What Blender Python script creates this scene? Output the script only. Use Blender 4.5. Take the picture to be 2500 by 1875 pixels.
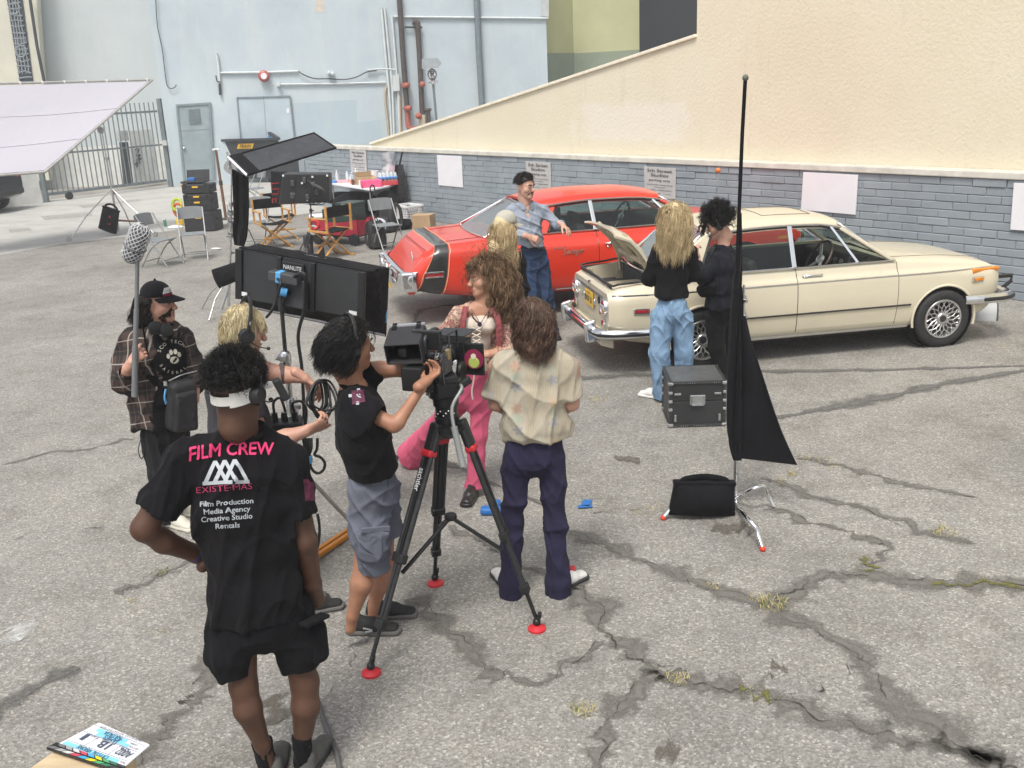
import bpy, bmesh, math, random, numpy as np
from mathutils import Vector, Matrix, Quaternion
from mathutils.bvhtree import BVHTree
import openvdb
for o in list(bpy.data.objects): bpy.data.objects.remove(o)
SC=bpy.context.scene; COL=SC.collection
PI=math.pi; R=math.radians
random.seed(7); rng=np.random.default_rng(7)
# ---------------- camera, world, sun, exposure
FPX,PITCH,ROLL,CH=2400.,.297,-.043,2.741
_c,_s=math.cos(PITCH),math.sin(PITCH); _cr,_sr=math.cos(ROLL),math.sin(ROLL)
FW=np.array([0,_c,-_s]); _up=np.array([0,_s,_c]); _rt=np.array([1.,0,0])
RT=_cr*_rt+_sr*_up; UP=-_sr*_rt+_cr*_up; EYE=np.array([0,0,CH])
cam=bpy.data.cameras.new('camera'); co=bpy.data.objects.new('camera',cam); COL.objects.link(co)
co.matrix_world=Matrix(((RT[0],UP[0],-FW[0],0),(RT[1],UP[1],-FW[1],0),(RT[2],UP[2],-FW[2],CH),(0,0,0,1)))
cam.sensor_width=36; cam.lens=FPX/2500*36; cam.clip_start=.05; cam.clip_end=500
SC.camera=co
w=bpy.data.worlds.new('World'); SC.world=w; w.use_nodes=True
nt=w.node_tree; bg=nt.nodes['Background']; sk=nt.nodes.new('ShaderNodeTexSky'); sk.sky_type='NISHITA'; sk.sun_disc=False
SUN_EL,SUN_AZ=R(62),R(200)
sk.sun_elevation=SUN_EL; sk.sun_rotation=SUN_AZ; sk.air_density=1.0; sk.dust_density=4.0; sk.ozone_density=1.0
hs=nt.nodes.new('ShaderNodeHueSaturation'); hs.inputs['Saturation'].default_value=.28
nt.links.new(sk.outputs[0],hs.inputs['Color']); nt.links.new(hs.outputs[0],bg.inputs[0]); bg.inputs[1].default_value=.115
sl=bpy.data.lights.new('sun','SUN'); sl.energy=1.5; sl.angle=R(16); sl.color=(1,.95,.87)
so=bpy.data.objects.new('sun',sl); COL.objects.link(so)
sd=Vector((math.sin(SUN_AZ)*math.cos(SUN_EL),math.cos(SUN_AZ)*math.cos(SUN_EL),math.sin(SUN_EL)))
so.rotation_euler=sd.to_track_quat('Z','Y').to_euler(); so.location=(0,0,30)
SC.view_settings.view_transform='Standard'; SC.view_settings.look='None'; SC.view_settings.gamma=1; SC.view_settings.use_curve_mapping=False
SC.view_settings.exposure=.74
SC.render.engine='CYCLES'; SC.cycles.max_bounces=8; SC.cycles.transparent_max_bounces=12; SC.cycles.caustics_reflective=False; SC.cycles.caustics_refractive=False
# ---------------- measuring: photo pixels (2500 x 1875) to places
def ray(x,y): return (x-1250)/FPX*RT-(y-937.5)/FPX*UP+FW
def G(x,y,z=0.):
    d=ray(x,y); t=(z-CH)/d[2]; return EYE+t*d
class Pl:
    """upright plane through ground point g; hit(x,y,off): where a pixel's ray meets it, pushed off metres back"""
    def __init__(s,g,n=None):
        s.g=np.array(g,float)
        if n is None: n=np.array([g[0],g[1],0.])
        n=np.array(n,float); s.n=n/np.linalg.norm(n)
    def __call__(s,x,y,off=0.):
        d=ray(x,y); t=((s.g+s.n*off-EYE)@s.n)/(d@s.n); return EYE+t*d
def V3(*a): return np.array(a,float)
def nrm(v):
    v=np.array(v,float); return v/max(1e-9,np.linalg.norm(v))
# ---------------- materials
MATS={}
def lin(c):
    if isinstance(c,str):
        c=[int(c[i:i+2],16)/255 for i in (0,2,4)]
        c=[x/12.92 if x<=.04045 else ((x+.055)/1.055)**2.4 for x in c]
    return tuple(c)[:3]+(1.,)
class NT:
    def __init__(s,name):
        s.m=bpy.data.materials.new(name); s.m.use_nodes=True; s.t=s.m.node_tree; s.t.nodes.clear()
        s.out=s.n('OutputMaterial'); s.b=s.n('BsdfPrincipled'); s.l(s.b.outputs[0],s.out.inputs[0]); s.tc=s.n('TexCoord')
    def n(s,t,**k):
        x=s.t.nodes.new('ShaderNode'+t)
        for a,v in k.items():
            if hasattr(x,a) and a not in('color',): setattr(x,a,v)
            else: x.inputs[a].default_value=v
        return x
    def l(s,a,b): s.t.links.new(a,b)
    def co(s,scale=(1,1,1),rot=(0,0,0),kind='Object'):
        m=s.n('Mapping'); m.inputs['Scale'].default_value=scale; m.inputs['Rotation'].default_value=rot; s.l(s.tc.outputs[kind],m.inputs[0]); return m.outputs[0]
    def noise(s,v,scale,detail=4,rough=.55,dist=0):
        x=s.n('TexNoise'); x.inputs['Scale'].default_value=scale; x.inputs['Detail'].default_value=detail; x.inputs['Roughness'].default_value=rough; x.inputs['Distortion'].default_value=dist
        s.l(v,x.inputs['Vector']); return x.outputs['Fac']
    def ramp(s,f,*st):
        r=s.n('ValToRGB'); e=r.color_ramp.elements
        while len(e)<len(st): e.new(.5)
        for i,(p,c) in enumerate(st):
            e[i].position=p; e[i].color=lin(c) if not isinstance(c,(int,float)) else (c,c,c,1)
        s.l(f,r.inputs[0]); return r.outputs[0]
    def mix(s,f,a,b,mode='MIX'):
        x=s.n('Mix',data_type='RGBA',blend_type=mode); 
        for i,v in ((0,f),(6,a),(7,b)):
            sock=x.inputs[i]
            if isinstance(v,bpy.types.NodeSocket): s.l(v,sock)
            elif i==0: sock.default_value=v
            else: sock.default_value=(v,v,v,1) if isinstance(v,(int,float)) else lin(v)
        return x.outputs[2]
    def math(s,op,a,b=None,c=None):
        x=s.n('Math',operation=op)
        for i,v in enumerate((a,b,c)):
            if v is None: continue
            if isinstance(v,bpy.types.NodeSocket): s.l(v,x.inputs[i])
            else: x.inputs[i].default_value=v
        return x.outputs[0]
    def bump(s,h,strength=.3,dist=.01,prev=None):
        x=s.n('Bump'); x.inputs['Strength'].default_value=strength; x.inputs['Distance'].default_value=dist; s.l(h,x.inputs['Height'])
        if prev is not None: s.l(prev,x.inputs['Normal'])
        return x.outputs[0]
    def set(s,col=None,rough=None,metal=None,normal=None,spec=None,**k):
        for nm,v in (('Base Color',col),('Roughness',rough),('Metallic',metal),('Normal',normal),('Specular IOR Level',spec)):
            if v is None: continue
            if isinstance(v,bpy.types.NodeSocket): s.l(v,s.b.inputs[nm])
            else: s.b.inputs[nm].default_value=lin(v) if nm=='Base Color' else v
        for nm,v in k.items(): s.b.inputs[nm.replace('_',' ')].default_value=v
        return s.m
def mat(name,col=None,rough=.55,metal=0.,var=.12,vs=6.,bs=None,bst=.25,bd=.004,spec=.5,stretch=(1,1,1),**k):
    """general surface: colour with mottled variation, uneven gloss, fine relief"""
    if name in MATS: return MATS[name]
    t=NT(name); v=t.co(stretch); f=t.noise(v,vs,5)
    c=lin(col); dk=tuple(x*(1-var) for x in c[:3]); lt=tuple(min(1,x*(1+var)) for x in c[:3])
    cc=t.ramp(f,(.3,dk),(.7,lt))
    rr=t.math('ADD',t.math('MULTIPLY',t.math('SUBTRACT',t.noise(v,vs*3.1,3),.5),.25),rough)
    nr=None
    if bs: nr=t.bump(t.noise(v,bs,3),bst,bd)
    MATS[name]=t.set(cc,rr,metal,nr,spec,**k); return MATS[name]
def cloth(name,col,var=.16,wr=7.,wst=.5,rough=.9,weave=900):
    """cloth: soft creases and weave"""
    if name in MATS: return MATS[name]
    t=NT(name); v=t.co(); f=t.noise(v,5,5,.6); c=lin(col)
    cc=t.ramp(f,(.3,tuple(x*(1-var) for x in c[:3])),(.7,tuple(min(1,x*(1+var)) for x in c[:3])))
    b1=t.bump(t.noise(t.co((1,1,.6)),wr,3,.5,1.2),wst,.03); b2=t.bump(t.noise(v,weave*.3,1),.15,.001,b1)
    MATS[name]=t.set(cc,rough,0,b2,.12,Sheen_Weight=.02); return MATS[name]
def glass_mat(name,tint=(.75,.82,.8),refl=.12):
    if name in MATS: return MATS[name]
    t=NT(name); tr=t.n('BsdfTransparent'); tr.inputs[0].default_value=(*tint,1); gl=t.n('BsdfGlossy'); gl.inputs['Roughness'].default_value=.02
    fr=t.n('Fresnel'); fr.inputs[0].default_value=1.5; mx=t.n('MixShader')
    t.l(t.math('MULTIPLY',fr.outputs[0],.6+refl),mx.inputs[0]); t.l(tr.outputs[0],mx.inputs[1]); t.l(gl.outputs[0],mx.inputs[2]); t.l(mx.outputs[0],t.out.inputs[0]); MATS[name]=t.m; return t.m
def paint(name,col,coat=1.,rough=.35,dirt=.06):
    if name in MATS: return MATS[name]
    t=NT(name); v=t.co(); c=lin(col); f=t.noise(v,3,6,.6)
    cc=t.ramp(f,(.35,tuple(x*(1-dirt) for x in c[:3])),(.7,c[:3]))
    n=t.bump(t.noise(v,350,1),.015,.001)
    MATS[name]=t.set(cc,t.math('ADD',t.math('MULTIPLY',f,.15),rough-.07),0,n,.5,Coat_Weight=coat,Coat_Roughness=.06); return MATS[name]
CHROME=lambda: mat('chrome',(.78,.79,.8),.12,1.,.04)
STEEL=lambda: mat('steel_tube',(.62,.63,.64),.28,1.,.08)
BLACKP=lambda: mat('black_plastic',(.016,.017,.019),.45,0,.2,20,bs=200,bst=.08)
BLACKF=lambda: cloth('black_fabric',(.008,.008,.0095))
# ---------------- objects
def tag(o,label=None,cat=None,group=None,kind=None):
    if label: o['label']=label
    if cat: o['category']=cat
    if group: o['group']=group
    if kind: o['kind']=kind
    return o
def thing(name,label,cat,loc=(0,0,0),rz=0.,group=None):
    o=bpy.data.objects.new(name,None); COL.objects.link(o); o.location=tuple(loc); o.rotation_euler=(0,0,rz); o.empty_display_size=.1
    return tag(o,label,cat,group)
def rootmat(o):
    m=Matrix.Identity(4)
    while o is not None:
        m=(Matrix.Translation(o.location)@o.rotation_euler.to_matrix().to_4x4())@m; o=o.parent
    return m
def mkobj(name,v,f,m,parent=None,smooth=None,bev=0.,world=False,mi=None,seg=2):
    me=bpy.data.meshes.new(name); v=np.asarray(v,float)
    if world and parent is not None:
        im=np.array(rootmat(parent).inverted()); v=v@im[:3,:3].T+im[:3,3]
    me.from_pydata(v.tolist(),[],f); me.validate()
    for mm in (m if isinstance(m,(list,tuple)) else [m]): me.materials.append(mm)
    if mi is not None and len(mi)==len(me.polygons): me.polygons.foreach_set('material_index',np.array(mi,dtype=np.int32))
    o=bpy.data.objects.new(name,me); COL.objects.link(o)
    if parent is not None: o.parent=parent
    if smooth is not None:
        me.polygons.foreach_set('use_smooth',[True]*len(me.polygons))
        if smooth<180: me.set_sharp_from_angle(angle=R(smooth))
    if bev:
        b=o.modifiers.new('bevel','BEVEL'); b.width=bev; b.segments=seg; b.limit_method='ANGLE'; b.angle_limit=R(40)
    return o
def frame(z,x=None):
    z=nrm(z)
    if x is None: x=(0,0,1) if abs(z[2])<.9 else (1,0,0)
    x=np.array(x,float); x=nrm(x-z*(x@z)); return x,np.cross(z,x),z
class MB:
    def __init__(s): s.v=[];s.f=[];s.mi=[];s.cur=0
    def add(s,v,f):
        k=len(s.v); s.v+= [tuple(map(float,p)) for p in v]; s.f+=[tuple(int(i)+k for i in q) for q in f]; s.mi+=[s.cur]*len(f); return s
    def box(s,c,d,rz=0.,M=None):
        x,y,z=[q/2 for q in d]; p=np.array([(a*x,b*y,e*z) for e in(-1,1) for b in(-1,1) for a in(-1,1)])
        if M is None and rz: M=np.array([[math.cos(rz),-math.sin(rz),0],[math.sin(rz),math.cos(rz),0],[0,0,1]])
        if M is not None: p=p@np.array(M).T
        return s.add(p+np.array(c,float),[(0,2,3,1),(4,5,7,6),(0,1,5,4),(2,6,7,3),(0,4,6,2),(1,3,7,5)])
    def hexa(s,p): # 8 points: bottom 4 ring, top 4 ring
        return s.add(p,[(3,2,1,0),(4,5,6,7),(0,1,5,4),(1,2,6,5),(2,3,7,6),(3,0,4,7)])
    def bar(s,a,b,w,h,up=(0,0,1)):
        a=np.array(a,float);b=np.array(b,float);z=nrm(b-a);x=np.cross(np.array(up,float),z)
        if np.linalg.norm(x)<1e-4: x=np.cross((1,0,0),z)
        x=nrm(x)*w/2; y=np.cross(z,nrm(x))*h/2
        return s.hexa([a-x-y,a+x-y,a+x+y,a-x+y,b-x-y,b+x-y,b+x+y,b-x+y])
    def tube(s,pts,r,n=8,caps=True,closed=False,flat=None):
        P=np.array(pts,float); m=len(P); rr=np.broadcast_to(np.array(r,float),(m,)) if np.ndim(r)<=1 else r
        T=np.gradient(P,axis=0) if not closed else np.roll(P,-1,0)-np.roll(P,1,0)
        T=T/np.maximum(1e-9,np.linalg.norm(T,axis=1))[:,None]; x,y,_=frame(T[0]); V=[]
        for i in range(m):
            if i:
                x=x-T[i]*(x@T[i]); x=nrm(x)
            y=np.cross(T[i],x)
            for k in range(n):
                a=2*PI*k/n; V.append(P[i]+rr[i]*(math.cos(a)*x*(flat or 1)+math.sin(a)*y))
        F=[(i*n+k,i*n+(k+1)%n,(i+1)%m*n+(k+1)%n,(i+1)%m*n+k) for i in range(m if closed else m-1) for k in range(n)]
        if caps and not closed: F+= [tuple(range(n-1,-1,-1)),tuple(range((m-1)*n,m*n))]
        return s.add(V,F)
    def cyl(s,a,b,r,r2=None,n=14): return s.tube([a,b],[r,r if r2 is None else r2],n)
    def lathe(s,prof,c=(0,0,0),ax=(0,0,1),n=24,caps=True):
        x,y,z=frame(ax); c=np.array(c,float); V=[c+z*h+r*(math.cos(2*PI*k/n)*x+math.sin(2*PI*k/n)*y) for r,h in prof for k in range(n)]; m=len(prof)
        F=[(i*n+k,i*n+(k+1)%n,(i+1)*n+(k+1)%n,(i+1)*n+k) for i in range(m-1) for k in range(n)]
        if caps: F+=[tuple(range(n-1,-1,-1)),tuple(range((m-1)*n,m*n))]
        return s.add(V,F)
    def ball(s,c,r,n=10,M=None):
        r=np.broadcast_to(np.array(r,float),(3,)); V=[];c=np.array(c,float)
        for i in range(n//2+1):
            t=PI*i/(n//2)
            for k in range(n):
                a=2*PI*k/n; p=np.array([r[0]*math.sin(t)*math.cos(a),r[1]*math.sin(t)*math.sin(a),r[2]*math.cos(t)]); V.append(c+(p if M is None else np.array(M)@p))
        return s.add(V,[(i*n+k,(i+1)*n+k,(i+1)*n+(k+1)%n,i*n+(k+1)%n) for i in range(n//2) for k in range(n)])
    def prism(s,poly,d): # polygon of 3d points extruded by vector d
        P=[np.array(p,float) for p in poly]; n=len(P); d=np.array(d,float)
        return s.add(P+[p+d for p in P],[tuple(range(n-1,-1,-1)),tuple(range(n,2*n))]+[(i,(i+1)%n,n+(i+1)%n,n+i) for i in range(n)])
    def grid(s,P): # P[i][j] points
        P=np.array(P,float); a,b=P.shape[:2]
        return s.add(P.reshape(-1,3),[(i*b+j,(i+1)*b+j,(i+1)*b+j+1,i*b+j+1) for i in range(a-1) for j in range(b-1)])
    def sheet(s,P,t,n=None): # grid with thickness t
        P=np.array(P,float); a,b=P.shape[:2]
        if n is None:
            n=np.cross(np.gradient(P,axis=0),np.gradient(P,axis=1)); n/=np.maximum(1e-9,np.linalg.norm(n,axis=2))[:,:,None]
        Q=P+np.array(n)*t; k=a*b
        F=[(i*b+j,(i+1)*b+j,(i+1)*b+j+1,i*b+j+1) for i in range(a-1) for j in range(b-1)]
        F2=[tuple(k+q for q in f[::-1]) for f in F]
        rim=[(i,0) for i in range(a)]+[(a-1,j) for j in range(1,b)]+[(i,b-1) for i in range(a-2,-1,-1)]+[(0,j) for j in range(b-2,0,-1)]
        rim=[i*b+j for i,j in rim]; F3=[(rim[i],k+rim[i],k+rim[(i+1)%len(rim)],rim[(i+1)%len(rim)]) for i in range(len(rim))]
        return s.add(np.concatenate([P.reshape(-1,3),Q.reshape(-1,3)]),F+F2+F3)
    def o(s,name,m,parent=None,smooth=None,bev=0.,world=False,seg=2): return mkobj(name,s.v,s.f,m,parent,smooth,bev,world,s.mi if isinstance(m,(list,tuple)) else None,seg)
def spline(pts,n=40,closed=False):
    P=np.array(pts,float); m=len(P); out=[]
    seg=m if closed else m-1
    for q in np.linspace(0,seg,n,endpoint=not closed):
        i=min(int(q),seg-1); t=q-i
        g=(lambda k:P[k%m]) if closed else (lambda k:P[min(max(k,0),m-1)])
        a,b,c,d=g(i-1),g(i),g(i+1),g(i+2)
        out.append(.5*((2*b)+(c-a)*t+(2*a-5*b+4*c-d)*t*t+(3*b-a-3*c+d)*t**3))
    return np.array(out)
def copytree(o,parent=None):
    c=o.copy(); COL.objects.link(c)
    if parent is not None: c.parent=parent
    for ch in [x for x in bpy.data.objects if x.parent is o]: copytree(ch,c)
    return c
# ---------------- lettering: flat print
_TC={}
def textmesh(s,size=1.,bold=0.,shear=0.,align='CENTER',space=1.):
    k=(s,bold,shear,align,space)
    if k not in _TC:
        cu=bpy.data.curves.new('t','FONT'); cu.body=s; cu.size=1; cu.offset=min(bold,0.); cu.shear=shear; cu.align_x=align; cu.align_y='CENTER'; cu.space_character=space; cu.resolution_u=3
        ob=bpy.data.objects.new('t',cu); COL.objects.link(ob); dg=bpy.context.evaluated_depsgraph_get(); dg.update()
        me=bpy.data.meshes.new_from_object(ob.evaluated_get(dg)); bm=bmesh.new(); bm.from_mesh(me); bmesh.ops.triangulate(bm,faces=bm.faces)
        V_=np.array([v.co[:] for v in bm.verts]).reshape(-1,3); F_=[tuple(v.index for v in f.verts) for f in bm.faces]; bm.free()
        if bold>0 and len(V_):
            m=len(V_); F0=list(F_); V0=V_
            for i,(dx,dy) in enumerate(((bold,0),(-bold,0),(0,bold),(0,-bold))): V_=np.concatenate([V_,V0+[dx,dy,.006*(i+1)]]); F_=F_+[tuple(j+m*(i+1) for j in f) for f in F0]
        _TC[k]=(V_,F_)
        bpy.data.objects.remove(ob); bpy.data.curves.remove(cu); bpy.data.meshes.remove(me)
    v,f=_TC[k]; return v*size,f
def put_text(mb,s,o,x,y,size,bold=0.,shear=0.,align='CENTER',space=1.,wmax=None):
    v,f=textmesh(s,size,bold,shear,align,space)
    if not len(v): return
    if wmax:
        wd=v[:,0].max()-v[:,0].min()
        v=v.copy(); v[:,0]*=wmax/wd
    x=nrm(x); y=nrm(y); z=np.cross(x,y)
    mb.add(np.array(o,float)+v[:,:1]*x+v[:,1:2]*y+z*(.001+v[:,2:3]),f)
def eval_mesh(o):
    dg=bpy.context.evaluated_depsgraph_get(); dg.update(); e=o.evaluated_get(dg); me=e.to_mesh(); n=len(me.vertices)
    v=np.empty(n*3); me.vertices.foreach_get('co',v); f=[tuple(p.vertices) for p in me.polygons]; e.to_mesh_clear(); return v.reshape(-1,3),f
def apply_mods(o):
    dg=bpy.context.evaluated_depsgraph_get(); dg.update(); me=bpy.data.meshes.new_from_object(o.evaluated_get(dg)); o.modifiers.clear(); o.data=me
def fixn(o):
    bm=bmesh.new(); bm.from_mesh(o.data); bmesh.ops.recalc_face_normals(bm,faces=bm.faces); bm.to_mesh(o.data); bm.free()
def boolean(o,c,op='DIFFERENCE'):
    fixn(o); fixn(c); c.parent=o.parent
    m=o.modifiers.new('b','BOOLEAN'); m.object=c; m.operation=op; m.solver='EXACT'; apply_mods(o); bpy.data.objects.remove(c)
# ================= THE SETTING
def ground_mat():
    t=NT('weathered_asphalt'); v=t.co()
    agg=t.n('TexVoronoi'); agg.inputs['Scale'].default_value=95; agg.inputs['Randomness'].default_value=1; t.l(v,agg.inputs['Vector'])
    sep=t.n('SeparateColor'); t.l(agg.outputs['Color'],sep.inputs[0])
    speck=t.ramp(sep.outputs[0],(.0,(.13,.12,.10)),(.35,(.205,.192,.165)),(.72,(.285,.269,.233)),(.93,(.38,.362,.318)),(1.,(.56,.535,.48)))
    fine=t.noise(v,260,2,.6); c=t.mix(.35,speck,t.ramp(fine,(.3,.13),(.72,.42)),'MIX')
    big=t.noise(v,.55,6,.62,.4); c=t.mix(1.,c,t.ramp(big,(.3,.80),(.5,1.),(.72,1.14)),'MULTIPLY')
    med=t.noise(v,2.6,6,.65); c=t.mix(.8,c,t.ramp(med,(.28,(.72,.70,.66)),(.5,(1,1,1)),(.75,(1.12,1.1,1.06))),'MULTIPLY')
    st=t.noise(t.co((1,.35,1),(0,0,.6)),1.3,7,.7); c=t.mix(t.ramp(st,(.56,0),(.74,.35)),c,(.15,.13,.105))
    spots=t.noise(v,5.5,3,.5); c=t.mix(t.ramp(spots,(.72,0),(.76,.45)),c,(.09,.087,.082))
    b=t.bump(agg.outputs['Distance'],.55,.006); b=t.bump(t.noise(v,1.2,4),.25,.03,b)
    return t.set(c,.88,0,b,.3)
gm=ground_mat()
tag(MB().grid([[(x,y,0) for y in (-60,0,10,30,60,200)] for x in (-150,-60,-10,10,60,150)]).o('ground',gm),kind='structure')
ground=bpy.data.objects['ground']
def conc_mat():
    t=NT('pale_concrete'); v=t.co(); f=t.noise(v,1.1,7,.65); c=t.ramp(f,(.25,(.33,.325,.305)),(.5,(.43,.425,.40)),(.75,(.5,.49,.465)))
    c=t.mix(.5,c,t.ramp(t.noise(v,60,2),(.3,.3),(.7,.6)),'OVERLAY'); c=t.mix(t.ramp(t.noise(t.co((.25,1,1),(0,0,.4)),1.5,6,.7),(.55,0),(.75,.4)),c,(.2,.19,.175))
    return t.set(c,.85,0,t.bump(t.noise(v,40,3),.2,.005),.3)
cm=conc_mat()
def gz(pts,z=0.): return [G(x,y,z) for x,y in pts]
cp=gz([(-700,760),(-100,640),(150,596),(330,575),(470,556),(620,540),(760,520),(900,503),(1010,490),(740,435),(440,452),(421,450),(100,490),(-100,470),(-500,520)],.004)
tag(MB().add(cp,[tuple(range(len(cp)))[::-1]]).o('concrete_alley',cm),kind='structure')
for i,q in enumerate([[(190,502),(338,486),(345,490),(205,508)],[(98,528),(222,518),(226,526),(110,537)],[(20,560),(70,556),(80,562),(25,568)]]):
    tag(MB().add(gz(q,.008),[(3,2,1,0)]).o('paving_patch',mat('patched_concrete',(.30,.29,.27),.9,0,.2,9,bs=60)),kind='structure')
def ribbon_mat(name,col,hard=.25,thr=.5,scale=9.,lo=.65,hi=2.1):
    t=NT(name); uv=t.n('UVMap'); s=t.n('SeparateXYZ'); t.l(uv.outputs[0],s.inputs[0])
    a=t.math('SUBTRACT',1.,t.math('ABSOLUTE',s.outputs[0])); a=t.math('ADD',a,t.math('MULTIPLY',t.math('SUBTRACT',t.noise(t.co(),scale,6,.7),.5),1.9))
    a=t.ramp(a,(thr-hard,0),(thr+hard,1)); c=lin(col); f=t.noise(t.co(),110,2)
    cc=t.ramp(f,(.35,tuple(x*lo for x in c[:3])),(.62,c[:3]),(.78,tuple(min(1,x*hi) for x in c[:3])))
    t.set(cc,.85,0,None,.3); t.l(a,t.b.inputs['Alpha']); return t.m
seal=ribbon_mat('crack_seal',(.165,.157,.140),.5,.80,9.,.85,1.7); skid=ribbon_mat('tyre_mark',(.15,.146,.137),.45,.72,5.); moss=ribbon_mat('moss',(.16,.155,.05),.3,.8,14.); black_crack=ribbon_mat('open_crack',(.06,.055,.047),.22,.78,9.); pale=ribbon_mat('pale_stain',(.55,.55,.53),.35,.62,6.); oil=ribbon_mat('oil_stain',(.15,.135,.112),.55,.95,3.)
def ribbon(name,pts,wd,m,z,n=None,jit=.03,seed=0):
    r=np.random.default_rng(seed+len(pts)*7); P=spline([G(x,y) for x,y in pts],n or max(24,len(pts)*14)); L=np.r_[0,np.cumsum(np.linalg.norm(np.diff(P,axis=0),axis=1))]
    xx=np.arange(len(P)); k=np.interp(xx,np.arange(0,len(P)+9,7),r.normal(0,1,len(np.arange(0,len(P)+9,7))))*.9+np.interp(xx,np.arange(0,len(P)+3,2.3),r.normal(0,1,len(np.arange(0,len(P)+3,2.3))))*.35; T=np.gradient(P,axis=0); T/=np.linalg.norm(T,axis=1)[:,None]; N=np.c_[-T[:,1],T[:,0],0*T[:,0]]
    P=P+N*(k*jit)[:,None]; wv=wd*np.clip(1+.5*np.interp(xx,np.arange(0,len(P)+9,5),r.normal(0,1,len(np.arange(0,len(P)+9,5)))),.3,2); wv*=np.clip(np.minimum(np.arange(len(P)),len(P)-1-np.arange(len(P)))/4.,.15,1)
    v=[];f=[];uv=[]
    for i in range(len(P)):
        for u in(-1,0,1): q=P[i]+N[i]*u*wv[i]; v.append((q[0],q[1],z)); uv.append((u,L[i]))
    for i in range(len(P)-1):
        for j in(0,1): f.append((i*3+j,i*3+j+1,(i+1)*3+j+1,(i+1)*3+j)) 
    ob=mkobj(name,v,f,m,ground); l=ob.data.uv_layers.new(name='UVMap')
    for lp in ob.data.loops: l.data[lp.index].uv=uv[lp.vertex_index]
    return ob
SEAL=[([(1400,1291),(1475,1331),(1549,1368),(1639,1398),(1718,1431),(1838,1468),(1902,1498),(1987,1533),(2081,1590),(2140,1660),(2200,1730),(2290,1790),(2380,1850),(2440,1890)],.11),
 ([(1887,1468),(1942,1443),(2012,1416),(2061,1406),(2111,1403),(2196,1413),(2295,1423),(2400,1428),(2560,1440)],.10),
 ([(1400,1420),(1415,1443),(1455,1493),(1475,1542),(1519,1585),(1569,1612),(1614,1640),(1634,1650),(1678,1667),(1748,1682),(1808,1682),(1848,1692),(1932,1719),(1997,1751),(2096,1776),(2196,1801),(2295,1831),(2414,1863),(2480,1900)],.10),
 ([(1614,1642),(1564,1677),(1509,1727),(1475,1771),(1475,1821),(1455,1890)],.08),
 ([(1867,1239),(1927,1254),(1997,1281),(2066,1304),(2106,1319),(2161,1329),(2141,1358),(2116,1383)],.05),
 ([(1862,1165),(1897,1184),(1997,1219),(2086,1234),(2176,1269),(2275,1299),(2385,1329)],.06),
 ([(1947,1120),(2031,1135),(2096,1150),(2176,1174),(2245,1194),(2395,1214)],.06),
 ([(506,1600),(481,1677),(468,1702),(443,1728),(405,1778),(367,1816),(340,1880)],.07),
 ([(990,1463),(1047,1484),(1080,1537),(1137,1582),(1190,1631),(1231,1656)],.09),
 ([(1088,1287),(1150,1315),(1210,1345),(1300,1390),(1415,1443)],.05),
 ([(1231,1656),(1334,1668),(1400,1620),(1480,1566)],.03),([(280,1450),(330,1430),(400,1400),(500,1370)],.05),([(0,1135),(110,1108),(230,1092),(330,1070)],.03),([(1350,1240),(1200,1180),(1100,1130),(1040,1090)],.05),([(1000,800),(1030,760),(1090,745),(1150,760)],.06)]
for i,(p,wd) in enumerate(SEAL): ribbon('crack_seal',p,wd*1.15,seal,.004,seed=i)
for i,(p,wd) in enumerate(SEAL):
    ribbon('crack',p,.010 if i in (1,2) else .005,black_crack,.008,jit=.03,seed=i+40)
for i,p in enumerate([[(417,682),(474,671),(548,657)],[(0,560),(200,548),(420,560)],[(30,640),(120,618),(240,612)],[(1450,1260),(1500,1246),(1580,1248)],[(500,610),(560,600),(600,590)],[(1932,1719),(1987,1687),(2041,1657),(2096,1635),(2100,1600)],[(900,1560),(860,1600),(800,1700),(760,1760)],[(2300,1000),(2360,1015),(2500,1020)],[(380,870),(470,880),(500,892)],[(30,1320),(120,1300),(260,1290)]]): ribbon('crack',p,.007,black_crack,.008,jit=.04,seed=i+80)
ribbon('pothole',[(440,1722),(452,1712),(468,1700),(478,1690)],.03,black_crack,.0085,seed=3)
for i,(p,wd) in enumerate([([(1340,930),(1600,915),(2000,906),(2300,900),(2620,890)],.10),([(1890,1022),(2000,1002),(2200,962),(2350,930),(2560,896)],.12),([(190,1628),(110,1670),(40,1705),(-60,1760)],.10)]): ribbon('tyre_mark',p,wd,skid,.0045,jit=.01,seed=i)
for i,(p,wd) in enumerate([([(2270,1425),(2340,1430),(2420,1428),(2540,1440)],.05),([(2122,1360),(2125,1380),(2132,1400)],.05),([(1800,1682),(1850,1692),(1900,1706)],.04)]): ribbon('moss',p,wd,moss,.0087,seed=i)
ribbon('pale_stain',[(-60,1550),(20,1545),(60,1560)],.16,pale,.0046); ribbon('pale_stain',[(1790,1080),(1900,1060)],.1,pale,.0046)
for i,(p,wd) in enumerate([([(1500,1120),(1560,1116)],.1),([(1730,1290),(1800,1285),(1850,1292)],.12),([(1290,1000),(1400,965)],.16),([(660,1700),(700,1760)],.15),([(1600,1830),(1660,1840)],.15),([(1880,1632),(1925,1636)],.06),([(1870,1655),(1890,1658)],.04)]): ribbon('oil_stain',p,wd,oil,.0043,seed=i)
drym=mat('dry_grass',(.42,.36,.17),.9,0,.3,30); greenm=mat('green_grass',(.16,.19,.05),.9,0,.3,30)
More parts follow.
